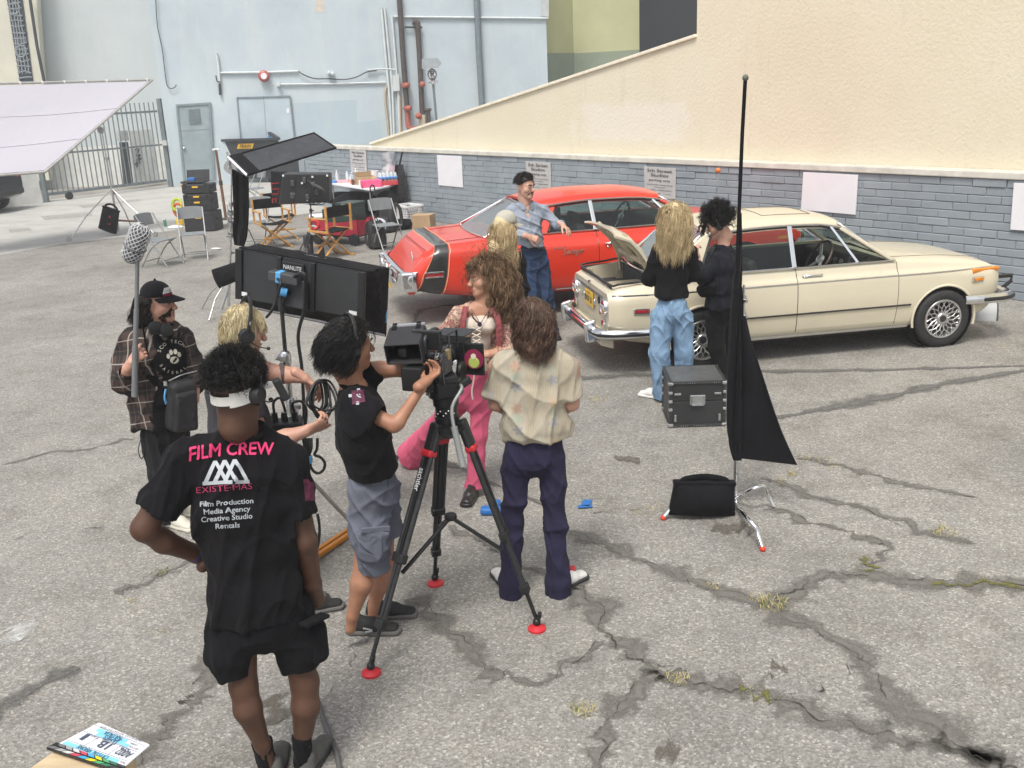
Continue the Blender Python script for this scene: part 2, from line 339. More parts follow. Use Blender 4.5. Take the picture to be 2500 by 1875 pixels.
def tuft(x,y,n,r,h,green=.15,lab=None,sx=1.):
    g=G(x,y); mb=MB(); q=np.random.default_rng(int(x*7+y))
    r*=.8
    for i in range(int(n*.6)):
        a=q.uniform(0,2*PI); rr=r*math.sqrt(q.uniform(0,1)); b=g+V3(math.cos(a)*rr*sx,math.sin(a)*rr,0); a2=q.uniform(0,2*PI); hh=h*.62*q.uniform(.4,1.1); ln=q.uniform(.3,1.3)*hh
        tip=b+V3(math.cos(a2)*ln,math.sin(a2)*ln,hh*q.uniform(.25,1)); mid=(b+tip)/2+V3(0,0,hh*.25); wv=V3(-math.sin(a2),math.cos(a2),0)*.0018
        mb.cur=int(q.uniform()<green); mb.add([b-wv,b+wv,mid+wv,mid-wv,tip],[(0,1,2,3),(3,2,4)])
    return tag(mb.o('dry_grass',[drym,greenm]),lab,'grass','dry grass in the cracks','stuff')
for a in [(1887,1478,260,.13,.10,.3),(1850,1462,90,.08,.05,.1),(1655,1660,160,.09,.07,.05),(1424,1735,170,.09,.07,.3),(1735,1432,90,.08,.05,.1),(2305,1302,140,.12,.09,.25),(1935,1160,90,.07,.07,.3),(1912,1175,70,.1,.04,.05),(1958,1120,120,.13,.05,.05),(2010,1125,90,.14,.05,.05),(2050,1142,80,.13,.05,.05),(1458,975,130,.14,.06,.15),(1610,990,60,.1,.04,.05),(392,1396,120,.10,.05,.4),(322,1468,50,.05,.04,.2),(385,1545,40,.05,.03,0),(2470,848,90,.2,.04,.1),(1610,1238,90,.14,.05,.1),(1575,1250,60,.12,.04,.05),(1850,1700,50,.12,.03,.1)]: tuft(a[0],a[1],int(a[2]*.7),a[3]*.8,a[4]*.8,a[5],lab='tuft of dry grass growing from a crack in the asphalt')
# ---- gray block wall along the right
WA=G(1113,548); WB=G(2500,736); WD=nrm(WB-WA); WN=np.array([WD[1],-WD[0],0]); WN=WN if WN@WA<0 else -WN   # WN faces the lot
WP=Pl(WA,-WN)
def wp(s,z,out=0.): return WA+WD*s+WN*out+V3(0,0,z)
S0,S1,WH=-6.35,13.2,1.415
graypaint=None
def graym():
    t=NT('gray_painted_block'); v=t.co((1,1,1),kind='Generated'); w=t.n('NewGeometry'); p=w.outputs['Position']
    f=t.noise(p,1.6,6,.65); c=t.ramp(f,(.25,(.235,.272,.30)),(.5,(.275,.314,.345)),(.75,(.325,.362,.39)))
    oi=t.n('ObjectInfo'); c=t.mix(.5,c,t.ramp(oi.outputs['Random'],(0,.86),(1,1.1)),'MULTIPLY')
    m=t.n('Mapping'); m.inputs['Scale'].default_value=(14,14,.6); t.l(p,m.inputs[0]); c=t.mix(t.ramp(t.noise(m.outputs[0],1,4,.6),(.6,0),(.8,.35)),c,(.45,.47,.49))
    b=t.bump(t.noise(p,45,4),.35,.006); return t.set(c,.62,0,b,.35)
gp=graym()
bw=thing('block_wall','long gray painted block wall with pale cap behind the two cars','wall',wp(3,0))
MB().hexa([wp(S0,-.05,-.2),wp(S1,-.05,-.2),wp(S1,-.05,-.012),wp(S0,-.05,-.012),wp(S0,WH,-.2),wp(S1,WH,-.2),wp(S1,WH,-.012),wp(S0,WH,-.012)]).o('core',gp,bw,world=True)
capm=mat('pale_cap',(.55,.53,.47),.8,0,.15,5,bs=40)
MB().hexa([wp(S0-.03,WH+.002,-.22),wp(S1,WH+.002,-.22),wp(S1,WH+.002,.03),wp(S0-.03,WH+.002,.03),wp(S0-.03,WH+.09,-.22),wp(S1,WH+.09,-.22),wp(S1,WH+.085,.02),wp(S0-.03,WH+.085,.02)]).o('cap',capm,bw,world=True,bev=.012)
bvar=[]
for k in range(5):
    q=np.random.default_rng(k); mb=MB(); mb.box((0,0,0),(1,1,1)); vv=np.array(mb.v)+q.normal(0,.012,(8,3))*np.array([.5,0,1.]); 
    me=bpy.data.meshes.new('brick'); 
    bm=bmesh.new(); vs=[bm.verts.new(x) for x in vv]; [bm.faces.new([vs[i] for i in f]) for f in mb.f]
    bmesh.ops.scale(bm,vec=(.5,.06,.1),verts=bm.verts); bmesh.ops.bevel(bm,geom=[e for e in bm.edges],offset=.007,segments=1,affect='EDGES'); bmesh.ops.scale(bm,vec=(2,1/.06,10),verts=bm.verts); bm.to_mesh(me); bm.free(); me.materials.append(gp); bvar.append(me)
NC=14; ch=WH/NC; allb=[]; q=np.random.default_rng(5)
for c in range(NC):
    s=S0-(.205 if c%2 else 0)+q.uniform(-.03,.03)
    while s<S1:
        L=.41; a,b=max(s,S0),min(s+L,S1)
        if b-a>.06: allb.append((a,b,c))
        s+=L
def dist(bk): return np.linalg.norm(wp((bk[0]+bk[1])/2,0)-EYE)
allb.sort(key=lambda bk:dist(bk)-.3*(bk[1]-bk[0]))
rotz=math.atan2(WD[1],WD[0]); rest=MB()
for i,(a,b,c) in enumerate(allb):
    dp=.05; out=q.uniform(-.004,.006)+q.choice([0,0,0,.006]); ctr=wp((a+b)/2,(c+.5)*ch,out-dp/2); dim=(b-a-.008,dp,ch-.007)
    if i<300:
        o=bpy.data.objects.new('brick',bvar[i%5]); COL.objects.link(o); o.parent=bw; o.location=Vector(ctr)-bw.location; o.rotation_euler=(0,0,rotz); o.scale=dim
    else: rest.box(ctr,dim,rotz)
if rest.v: tag(rest.o('brick_course',gp,bw,world=True,bev=.004,seg=1),kind='stuff')
for s in (-2.2,):
    MB().hexa([wp(s-.14,0,-.1),wp(s+.14,0,-.1),wp(s+.14,0,.06),wp(s-.14,0,.06),wp(s-.14,WH,-.1),wp(s+.14,WH,-.1),wp(s+.14,WH,.06),wp(s-.14,WH,.06)]).o('pilaster',gp,bw,world=True,bev=.01)
MB().hexa([wp(S0-.2,0,-.2),wp(S0+.08,0,-.2),wp(S0+.08,0,.05),wp(S0-.2,0,.05),wp(S0-.2,WH-.3,-.2),wp(S0+.08,WH-.3,-.2),wp(S0+.08,WH-.3,.05),wp(S0-.2,WH-.3,.05)]).o('pilaster',gp,bw,world=True,bev=.01)
# ---- tan stucco wall rising behind it
def tanm():
    t=NT('tan_stucco'); v=t.n('NewGeometry').outputs['Position']; f=t.noise(v,.5,6,.6); c=t.ramp(f,(.25,(.66,.60,.455)),(.5,(.71,.65,.50)),(.75,(.74,.685,.545)))
    c=t.mix(t.ramp(t.noise(v,1.7,6,.7),(.6,0),(.8,.3)),c,(.62,.48,.36))
    m=t.n('Mapping'); m.inputs['Scale'].default_value=(6,6,.5); t.l(v,m.inputs[0]); c=t.mix(t.ramp(t.noise(m.outputs[0],1,5,.65),(.58,0),(.8,.28)),c,(.42,.35,.24))
    dn=t.n('VectorMath',operation='DOT_PRODUCT'); t.l(v,dn.inputs[0]); dn.inputs[1].default_value=tuple(WD); sx=t.n('SeparateXYZ'); t.l(v,sx.inputs[0]); nz=t.noise(v,1.6,5,.7)
    bx=lambda val,c0,h:t.math('SUBTRACT',1.,t.math('DIVIDE',t.math('ABSOLUTE',t.math('SUBTRACT',val,c0)),h))
    mk=t.math('MINIMUM',bx(dn.outputs['Value'],PATCH[0],PATCH[1]),bx(sx.outputs[2],PATCH[2],PATCH[3])); mk=t.math('ADD',mk,t.math('MULTIPLY',t.math('SUBTRACT',nz,.5),1.3)); c=t.mix(t.ramp(mk,(.18,0),(.42,.6)),c,(.78,.73,.65))
    b=t.bump(t.noise(v,22,4,.6),.34,.02); return t.set(c,.9,0,b,.2)
TP=Pl(WA-WN*.225,-WN); _a,_b=TP(1362,300),TP(1730,300); PATCH=((_a@WD+_b@WD)/2,abs(_b@WD-_a@WD)/2,TP(1545,300)[2],.42); tm=tanm()
def tp(x,y,o=0.): return TP(x,y,o)
a=[tp(*p) for p in [(905,352),(1178,262),(1338,209),(1560,134),(1701,89)]]; z0=WH-.3
top=9.0; e=TP(1701,0); e[2]=top; fr=WA+WD*18-WN*.225; fr2=fr.copy(); fr2[2]=top
lo=a[0].copy(); lo[2]=-.05; frb=fr.copy(); frb[2]=-.05
k=(a[4]-WA)@WD; e=WA+WD*k-WN*.225+V3(0,0,top)
tw=thing('stucco_wall','tall tan stucco wall with a long sloping top edge','wall',(a[2][0],a[2][1],0))
MB().prism([lo]+a+[e,fr2,frb],-WN*.35).o('wall',tm,tw,world=True)
n_=V3(0,0,1)
MB().bar(a[0]-WN*.17+n_*.012,a[4]-WN*.17+n_*.012,.42,.05).o('coping',mat('tan_coping',(.80,.74,.60),.85,0,.1,8),tw,world=True,bev=.008)
# ---- parking signs and blank boards on the block wall
SP=Pl(WA+WN*.012,-WN)
def signboard(name,lab,quad,m,cat='sign',th=.012,group=None):
    c=sum(SP(*p) for p in quad)/4; r=thing(name,lab,cat,c,0,group); P=[SP(*p) for p in quad]
    MB().prism(P,WN*th).o('board',m,r,world=True,bev=.002,seg=1); return r,[p+WN*(th+.002) for p in P]
sm=mat('sign_grey',(.47,.46,.45),.5,0,.1,8); wb=mat('white_board',(.80,.79,.82),.5,0,.03,4); tx=mat('sign_text',(.03,.03,.035),.6)
SG=[('5th Street',.88,.085,.78),('Studios',.74,.085,.55),('parking only',.58,.065,.66),('UNAUTHORIZED VEHICLES WILL BE',.43,.03,.82),('TOWED AWAY',.35,.03,.35),("AT VEHICLE OWNER'S EXPENSE",.26,.03,.75),('C.V.C. 22658     L.A.P.D.',.15,.028,.7)]
for nm,quad in [('gray parking sign on the block wall above the cluttered table',[(855,365),(894,367),(897,424),(858,421)]),('gray parking sign half hidden behind the man with the moustache',[(1284,393),(1345,397),(1347,470),(1288,466)]),('gray parking sign above the roof end of the orange red car',[(1573,406),(1651,411),(1650,487),(1575,481)])]:
    r,P=signboard('parking_sign',nm,quad,sm,group='parking signs on the block wall'); mb=MB(); X=nrm(P[1]-P[0]); W_=np.linalg.norm(P[1]-P[0]); H_=np.linalg.norm(P[3]-P[0])
    for s,v,sz,wm in SG: put_text(mb,s,P[0]*(1-v)*.5+P[1]*(1-v)*.5+(P[3]+P[2])*.5*v if False else (P[0]+P[1])/2*v+(P[3]+P[2])/2*(1-v)+WN*.001,X,(0,0,1),H_*sz*1.6,.004,wmax=W_*wm)
    mb.o('lettering',tx,r,world=True)
signboard('blank_board','blank white sheet on the wall beside the table of supplies',[(1067,378),(1127,381),(1131,458),(1071,452)],wb,'board',.006,'blank white boards covering signs')
signboard('blank_board','large blank white board standing above the cream car roof',[(1963,420),(2096,427),(2090,524),(1957,512)],wb,'board',.02,'blank white boards covering signs')
signboard('blank_board','blank white board cut by the right edge of the photo',[(2477,446),(2580,452),(2572,568),(2468,560)],wb,'board',.02,'blank white boards covering signs')
# ---- blue building at the back
az=R(10); BN=V3(-math.sin(az),math.cos(az),0); BX=V3(math.cos(az),math.sin(az),0); BA=G(433,456); BP=Pl(BA,BN)
def bluem(name,c0,c1,c2):
    t=NT(name); v=t.n('NewGeometry').outputs['Position']; f=t.noise(v,.45,7,.65); c=t.ramp(f,(.25,c0),(.5,c1),(.75,c2))
    m=t.n('Mapping'); m.inputs['Scale'].default_value=(2.5,2.5,.35); t.l(v,m.inputs[0]); c=t.mix(t.ramp(t.noise(m.outputs[0],1,6,.7),(.5,0),(.75,.4)),c,(.62,.64,.61))
    return t.set(c,.85,0,t.bump(t.noise(v,9,5),.35,.02),.2)
blm=bluem('blue_stucco',(.43,.505,.55),(.50,.575,.615),(.56,.63,.66)); blm2=bluem('grey_blue_stucco',(.47,.52,.525),(.53,.575,.58),(.58,.62,.62))
bb=thing('building','pale blue stucco building with steel doors and outside pipes','building',(BA[0]+6,BA[1],0))
bl,br=BP(395,245),BP(1338,209)
def bpt(p,z,o=0.): q=np.array(p,float)+BN*o; q[2]=z; return q
MB().prism([bpt(bl,-.05),bpt(br,-.05),bpt(br,12),bpt(bl,12)],BN*8).o('wall',blm,bb,world=True)
MB().prism([bpt(bl,-.05,2.2)-BX*14,bpt(bl,-.05,2.2)-BX*.0+0,bpt(bl,12,2.2),bpt(bl,12,2.2)-BX*14],BN*.5).o('recessed_wall',blm2,bb,world=True)
MB().prism([bpt(bl,-.05,2.16)-BX*14,bpt(bl,-.05,2.16)-BX*.003,bpt(bl,1.35,2.16)-BX*.003,bpt(bl,1.05,2.16)-BX*14],BN*.03).o('whitewashed_base',mat('whitewash',(.66,.66,.63),.85,0,.12,3,bs=20),bb,world=True)
BF=lambda o:Pl(BA-BN*o,BN)
def bq(name,quad,m,o,th,parent=bb,bev=0): return MB().prism([BF(o)(*p) for p in quad],BN*th).o(name,m,parent,world=True,bev=bev)
drm=mat('steel_door_grey',(.27,.33,.35),.6,0,.14,2,bs=10); drm2=mat('steel_door_pale',(.46,.545,.59),.6,0,.08,2); frm=mat('door_frame',(.22,.27,.29),.6)
bq('repainted_patch',[(712,252),(870,243),(872,300),(940,290),(940,352),(722,352)],bluem('blue_patch',(.40,.49,.54),(.435,.525,.57),(.46,.55,.60)),.004,.02)
bq('repainted_patch',[(770,30),(792,30),(792,-10),(770,-10)],mat('beige_patch',(.6,.55,.48),.85),.004,.02)
def door(name,q,m,fw=5):
    d=bq(name,q,m,.05,.048,bev=.005); (x0,y0),(x1,y1),(x2,y2),(x3,y3)=q
    for a,b,c,e in [((x0-fw,y0-fw),(x1+fw,y1-fw),(x1+fw,y1),(x0-fw,y0)),((x0-fw,y0),(x0,y0),(x3,y3),(x3-fw,y3)),((x1,y1),(x1+fw,y1),(x2+fw,y2),(x2,y2))]:
        MB().prism([BF(.08)(*p) for p in (a,b,c,e)],BN*.078).o('frame',frm,d,world=True)
    return d
d1=door('door',[(434,260),(509,255),(520,440),(453,446)],drm)
lv=MB()
for k in range(10):
    y=267+k*3.7; lv.prism([BF(.075)(*p) for p in ((459+k*.4,y),(487+k*.4,y-1.5),(487+k*.4,y+.6),(459+k*.4,y+2.1))],BN*.024)
lv.o('vent_louvre',frm,d1,world=True); MB().ball(BF(.09)(449,362),.045).o('handle',STEEL(),d1,world=True)
MB().prism([BF(.054)(*p) for p in ((438,319),(513,314),(513.5,317),(438,322))],BN*.004).o('seam',frm,d1,world=True)
d2=door('double_door',[(580,240),(706,236),(718,345),(590,350)],drm2,3)
MB().prism([BF(.054)(*p) for p in ((643,238),(644.2,238),(652,347),(651,347))],BN*.004).o('seam',frm,d2,world=True)
MB().prism([BF(.056)(*p) for p in ((699,265),(706,264),(707,275),(700,276))],BN*.005).o('notice',wb,d2,world=True)
MB().prism([BF(.06)(*p) for p in ((1322,-10),(1340,-10),(1340,41),(1322,40))],BN*.058).o('corner_trim',mat('corner_trim',(.5,.53,.53),.8),bb,world=True)
# pipes, conduits, cables (things fixed on the wall)
def run(name,lab,cat,pts,r,m,off=.06,grp=None,n=8,sp=True,parent=None):
    P=[BF(off)(*p) for p in pts]; P=spline(P,max(6,len(P)*6)) if sp and len(P)>2 else P
    ob=MB().tube(P,r,n).o(name,m,parent,60,world=parent is not None)
    return tag(ob,lab,cat,grp) if parent is None else ob
brown=mat('rusty_pipe',(.075,.062,.056),.6,0,.35,5); redp=mat('red_primer_pipe',(.40,.12,.09),.65,0,.25,6); greyp=mat('grey_pipe',(.17,.21,.23),.55); whitep=mat('pale_conduit',(.58,.62,.62),.6,0,.1,4); cabm=mat('cable_black',(.05,.055,.06),.6)
sp1=thing('standpipe','tall dark rusty standpipe with a red foot bend','pipe',BF(.1)(992,300)-V3(0,0,1))
run('pipe',0,0,[(974,-20),(984,140),(994,264)],.085,brown,.14,parent=sp1,sp=False); run('foot_bend',0,0,[(994,266),(996,300),(999,312),(1010,316),(1024,313)],.085,redp,.14,parent=sp1)
for x,y in ((990,208),(995,264)): MB().lathe([(.13,-.07),(.15,0),(.13,.07)],BF(.14)(x,y)).o('collar',redp,sp1,40,world=True); MB().ball(BF(.3)(x+3,y),.09).o('valve',redp,sp1,40,world=True)
sp2=thing('standpipe','shorter rusty standpipe with an elbow top beside the tall one','pipe',BF(.1)(1030,300)-V3(0,0,1))
run('pipe',0,0,[(1020,68),(1025,150),(1031,280)],.085,brown,.14,parent=sp2,sp=False); run('elbow',0,0,[(1020,70),(1018,56),(1008,52)],.1,brown,.14,parent=sp2); run('bracket',0,0,[(988,66),(1031,67)],.03,cabm,.1,parent=sp2,sp=False)
run('base',0,0,[(1031,280),(1032,312)],.12,mat('cream_pipe',(.62,.53,.38),.7),.14,parent=sp2,sp=False); MB().ball(BF(.3)(1022,283),.11).o('valve',redp,sp2,40,world=True); MB().ball(BF(.3)(1031,206),.1).o('valve',redp,sp2,40,world=True)
run('side_outlet',0,0,[(1036,270),(1048,268),(1052,270)],.06,brown,.16,parent=sp2); run('side_drop',0,0,[(1046,270),(1047,305)],.06,brown,.16,parent=sp2,sp=False)
run('downpipe','grey vertical downpipe on the blue wall','pipe',[(1163,-20),(1169,120),(1177,266)],.1,greyp,.14,sp=False)
run('conduit','thin level conduit high across the blue wall','conduit',[(961,41),(1150,43),(1338,45)],.035,whitep,.05,'conduits on the blue wall',sp=False)
run('conduit','pale level conduit running past the red alarm bell','conduit',[(538,178),(640,177),(728,174)],.035,whitep,.05,'conduits on the blue wall',sp=False)
run('conduit','lower pale conduit below the red alarm bell','conduit',[(676,206),(800,205),(942,201)],.03,whitep,.05,'conduits on the blue wall',sp=False)
for i,(x0,x1,y0,y1) in enumerate([(931,952,18,250),(939,958,20,215),(957,972,40,222)]): run('conduit',['leftmost of three upright pale conduits beside the standpipe','middle of three upright pale conduits beside the standpipe','upright pale conduit nearest the standpipe'][i],'conduit',[(x0,y0),(x1,y1),(x1+4,330)],.04,whitep,.06,'conduits on the blue wall',sp=False)
run('conduit','rust stained conduit low beside the standpipes','conduit',[(945,208),(940,235),(946,290),(950,332)],.035,mat('rust_streak',(.45,.36,.25),.8),.05,'conduits on the blue wall')
run('conduit','stained conduit stub between the standpipe and pale conduits','conduit',[(975,230),(978,330)],.05,mat('rust_streak',(.45,.36,.25),.8),.05,'conduits on the blue wall',sp=False)
run('cable','loose black cable hanging down the building corner','cable',[(380,-10),(384,60),(396,120),(402,170),(408,208),(418,216),(428,212),(430,206)],.014,cabm,.08,'cables on the blue wall')
run('cable','black cable sagging from the conduit to the pipes','cable',[(728,174),(745,184),(770,192),(800,192),(840,194),(870,188),(895,176),(920,172)],.018,cabm,.1,'cables on the blue wall')
run('cable','pale cable above the sagging black one','cable',[(895,172),(930,168),(965,170)],.025,whitep,.08,'cables on the blue wall')
mt=thing('conduit_drop','pale conduit drop with hooked cable left of the alarm bell','conduit',BF(.05)(535,180)-V3(0,0,1))
run('pipe',0,0,[(528,130),(533,160),(536,200)],.045,whitep,.06,parent=mt); run('hook',0,0,[(527,184),(530,198),(538,200)],.02,cabm,.1,parent=mt); run('end',0,0,[(536,205),(538,232)],.04,cabm,.06,parent=mt,sp=False)
al=thing('alarm_bell','round red alarm bell on the blue wall','alarm',BF(.1)(645,186))
MB().lathe([(.12,.0),(.13,.1)],BF(.0)(645,186),-BN).o('backplate',whitep,al,40,world=True); MB().lathe([(.17,.1),(.18,.16),(.15,.20),(.04,.22)],BF(0)(645,186),-BN,28).o('gong',mat('alarm_red',(.42,.10,.09),.4),al,50,world=True); MB().lathe([(.09,.225),(.095,.235)],BF(0)(645,186),-BN,16).o('badge',wb,al,world=True)
for x,y in((803,178),(812,180)): MB().lathe([(.05,0),(.06,.2),(.03,.22)],BF(.0)(x,y),-BN).o('floodlight_stub',whitep,bb,40,world=True)
MB().prism([BF(.16)(*p) for p in ((674,202),(683,201),(684,210),(675,211))],BN*.155).o('junction_box',whitep,bb,world=True); MB().prism([BF(.16)(*p) for p in ((958,183),(974,182),(976,222),(961,223))],BN*.155).o('junction_box',whitep,bb,world=True)
# no-parking sign on a post with arrow board
ns=thing('no_parking_sign','no parking sign with a grey arrow board on a leaning post','sign',BF(1.2)(1060,300)-V3(0,0,2))
MB().tube([BF(1.2)(1053,150),BF(1.2)(1066,302)],.04,8).o('post',greyp,ns,40,world=True)
MB().prism([BF(1.25)(*p) for p in ((1030,143),(1067,141),(1079,154),(1069,166),(1030,168))],BN*.03).o('arrow_board',mat('arrow_grey',(.36,.40,.42),.5),ns,world=True)
MB().prism([BF(1.27)(*p) for p in ((1046,170),(1063,169),(1066,205),(1049,206))],BN*.02).o('board',wb,ns,world=True)
mb=MB(); c=BF(1.29)(1055,181); mb.tube([c+BX*.13*math.cos(a)+V3(0,0,.15*math.sin(a)) for a in np.linspace(0,2*PI,25)[:-1]],.018,6,closed=True); put_text(mb,'P',c,BX,(0,0,1),.26,.02); mb.bar(c-BX*.09+V3(0,0,.1),c+BX*.09-V3(0,0,.1),.03,.02)
put_text(mb,'IN',BF(1.29)(1057,193),BX,(0,0,1),.12,.01); put_text(mb,'ALLEY',BF(1.29)(1058,201),BX,(0,0,1),.12,.01,wmax=.3); mb.o('lettering',mat('sign_ink',(.05,.05,.055),.6),ns,world=True)
# buildings behind
def far(name,lab,pts,dist,m,z1=14,band=None):
    P=[]
    for x,dd in zip(pts,dist):
        d=ray(x,100); P.append(EYE+d/np.hypot(d[0],d[1])*dd)
    r=thing(name,lab,'building',(P[0][0],P[0][1],0))
    for i in range(len(P)-1):
        a,b=P[i].copy(),P[i+1].copy(); n=nrm(V3(-(b-a)[1],(b-a)[0],0)); n=n if n@a>0 else -n
        q=lambda p,z:V3(p[0],p[1],z)
        MB().prism([q(a,0),q(b,0),q(b,z1),q(a,z1)],n*.3).o('wall',m[i],r,world=True)
        if band: 
            zz=Pl(a,n)(pts[i]+5,band)[2]; MB().prism([q(a-n*.03,0),q(b-n*.03,0),q(b-n*.03,zz),q(a-n*.03,zz)],n*.02).o('painted_base',m[2+i],r,world=True)
    return r
far('building','yellow green rendered building beyond the sloping wall',[1300,1400,1566],[39.,41.,40.],[mat('shaded_lime_render',(.44,.44,.25),.85,0,.08,.8),mat('lime_render',(.60,.60,.36),.85,0,.08,.8),mat('shaded_green_base',(.23,.27,.21),.85,0,.1,1),mat('green_base',(.33,.38,.29),.85,0,.1,1)],band=130)  # left face repeats the wall and base colours darker, its shade painted in
far('dark_building','plain black wall between the yellow building and stucco wall',[1561,1760],[38.5,37.],[mat('black_wall',(.022,.026,.03),.55,0,.1,1)])
# cream building with tall leaded window at far left
cl=thing('church_building','cream building with a tall dark leaded window','building',bpt(bl,0,1.9)-BX*5)
CPL=Pl(BA+BN*1.5,BN); crm=mat('cream_render',(.62,.60,.50),.85,0,.08,1.5)
def cq(name,quad,m,o,th,par=cl): return MB().prism([Pl(BA+BN*(1.5-o),BN)(*p) for p in quad],BN*th).o(name,m,par,world=True)
cq('wall',[(-500,480),(120,440),(72,-250),(-520,-250)],crm,0,.5); wn=cq('window',[(48,200),(81,200),(47,-60),(8,-60)],mat('dark_glass',(.05,.065,.08),.25),.03,.028)
ld=MB(); q=np.random.default_rng(9)
for k in range(16):
    y=-20+k*14; xo=lambda y:(16+(y)*.155); a=xo(y)
    ld.tube([Pl(BA+BN*1.45,BN)(a,y+q.uniform(-3,3)),Pl(BA+BN*1.45,BN)(a+16,y+q.uniform(-3,3)),Pl(BA+BN*1.45,BN)(a+33,y+q.uniform(-3,3))],.022,5)
for u in (6,13,20,27): ld.tube([Pl(BA+BN*1.45,BN)(16+y*.155+u+q.uniform(-2,2),y) for y in range(-20,200,20)],.022,5)
for k in (20,125): ld.tube([Pl(BA+BN*1.45,BN)(16+k*.155+16+13*math.cos(a),k+14*math.sin(a)) for a in np.linspace(0,2*PI,19)[:-1]],.022,5,closed=True)
ld.o('leading',mat('lead_grey',(.25,.28,.30),.6),wn,world=True); cq('spandrel',[(34,88),(64,88),(66,104),(37,104)],mat('spandrel',(.09,.11,.13),.5),.05,.05,wn)
run('downpipe','dark downpipe at the edge of the cream building','pipe',[(72,-10),(90,110),(108,200)],.05,cabm,-1.3,sp=False)
# white low wall, sliding gate
GA,GB=G(114,494),G(421,456); GD=nrm(GB-GA); GN=V3(-GD[1],GD[0],0); GL=np.linalg.norm(GB-GA)
MB().prism([GA-GD*9+V3(0,0,-.05),GA-GD*.1+V3(0,0,-.05),GA-GD*.1+V3(0,0,1.15),GA-GD*9+V3(0,0,1.15)],GN*.3)
lw=thing('low_wall','low white painted wall left of the sliding gate','wall',GA-GD*2)
MB().prism([GA-GD*9+V3(0,0,-.05),GA-GD*.12+V3(0,0,-.05),GA-GD*.12+V3(0,0,1.15),GA-GD*9+V3(0,0,1.15)],GN*.3).o('wall',mat('whitewash',(.66,.66,.63)),lw,world=True)
gt=thing('sliding_gate','grey steel bar gate standing across the alley','gate',GA+GD*GL/2); gmm=mat('gate_steel',(.16,.19,.20),.55,0,.15,6)
up=V3(0,0,1); nb=25; GZ=Pl(GB,GN)(400,248)[2]
for z,h in((.22,.08),(1.33,.05),(GZ-.28,.06)): MB().bar(GA+up*z,GB-GD*.18+up*z,.05,h).o('rail',gmm,gt,world=True)
for i in range(nb):
    p=GA+GD*(.05+(GL-.35)*i/(nb-1)); MB().bar(p+up*.2-GN*.03,p+up*(GZ-(.0 if i%1==0 else .1))-GN*.03,.028,.028).o('bar',gmm,gt,world=True)
for p,h in((GA,1.3),(GB-GD*.05,GZ+.1)): MB().bar(p,p+up*h,.13,.13).o('post',gmm,gt,world=True,bev=.01)
MB().cyl(GA+GD*.7-GN*.06+up*.11,GA+GD*.7+GN*.02+up*.11,.11).o('roller',BLACKP(),gt,40,world=True); MB().box(GB-GD*.12-GN*.1+up*1.38,(.12,.1,.16)).o('lock_box',mat('lock_pale',(.5,.5,.46),.5),gt,world=True)
mb_=thing('meter_box','grey meter box on a dark panel behind the gate','box',GA+GD*GL*.64+GN*.9)
P_=Pl(GA+GN*.9,GN)
MB().prism([P_(*p) for p in((295,347),(313,347),(326,449),(306,451))],GN*.1).o('panel',mat('meter_dark',(.06,.065,.07),.6),mb_,world=True); MB().prism([Pl(GA+GN*.8,GN)(*p) for p in((293,319),(312,318),(316,343),(297,344))],GN*.25).o('box',mat('meter_grey',(.42,.43,.42),.6),mb_,world=True,bev=.01)
cwl=thing('white_screen_wall','white panel with scribbled black tag behind the gate','wall',GA+GD*GL*.74+GN*1.1); P2=Pl(GA+GN*1.05,GN)
MB().prism([P2(*p) for p in((316,320),(368,316),(392,446),(330,450))],GN*.1).o('panel',mat('whitewash',(.66,.66,.63)),cwl,world=True)
MB().tube(spline([Pl(GA+GN*1.03,GN)(*p) for p in((330,366),(340,364),(333,380),(343,378),(334,392),(345,386),(330,402),(342,395),(333,408))],50),.018,5).o('scribble',cabm,cwl,world=True)
tag(MB().hexa([P_(386,456)-GN*1.3,P_(412,452)-GN*1.3,P_(412,452)-GN*1.0,P_(386,456)-GN*1.0,P_(398,400)-GN*1.0,P_(406,396)-GN*1.0,P_(406,396)-GN*.9,P_(398,400)-GN*.9]).o('cardboard_sheet',mat('cardboard',(.42,.29,.17),.85,0,.1,5)),'torn brown cardboard leaning at the gate post','cardboard')
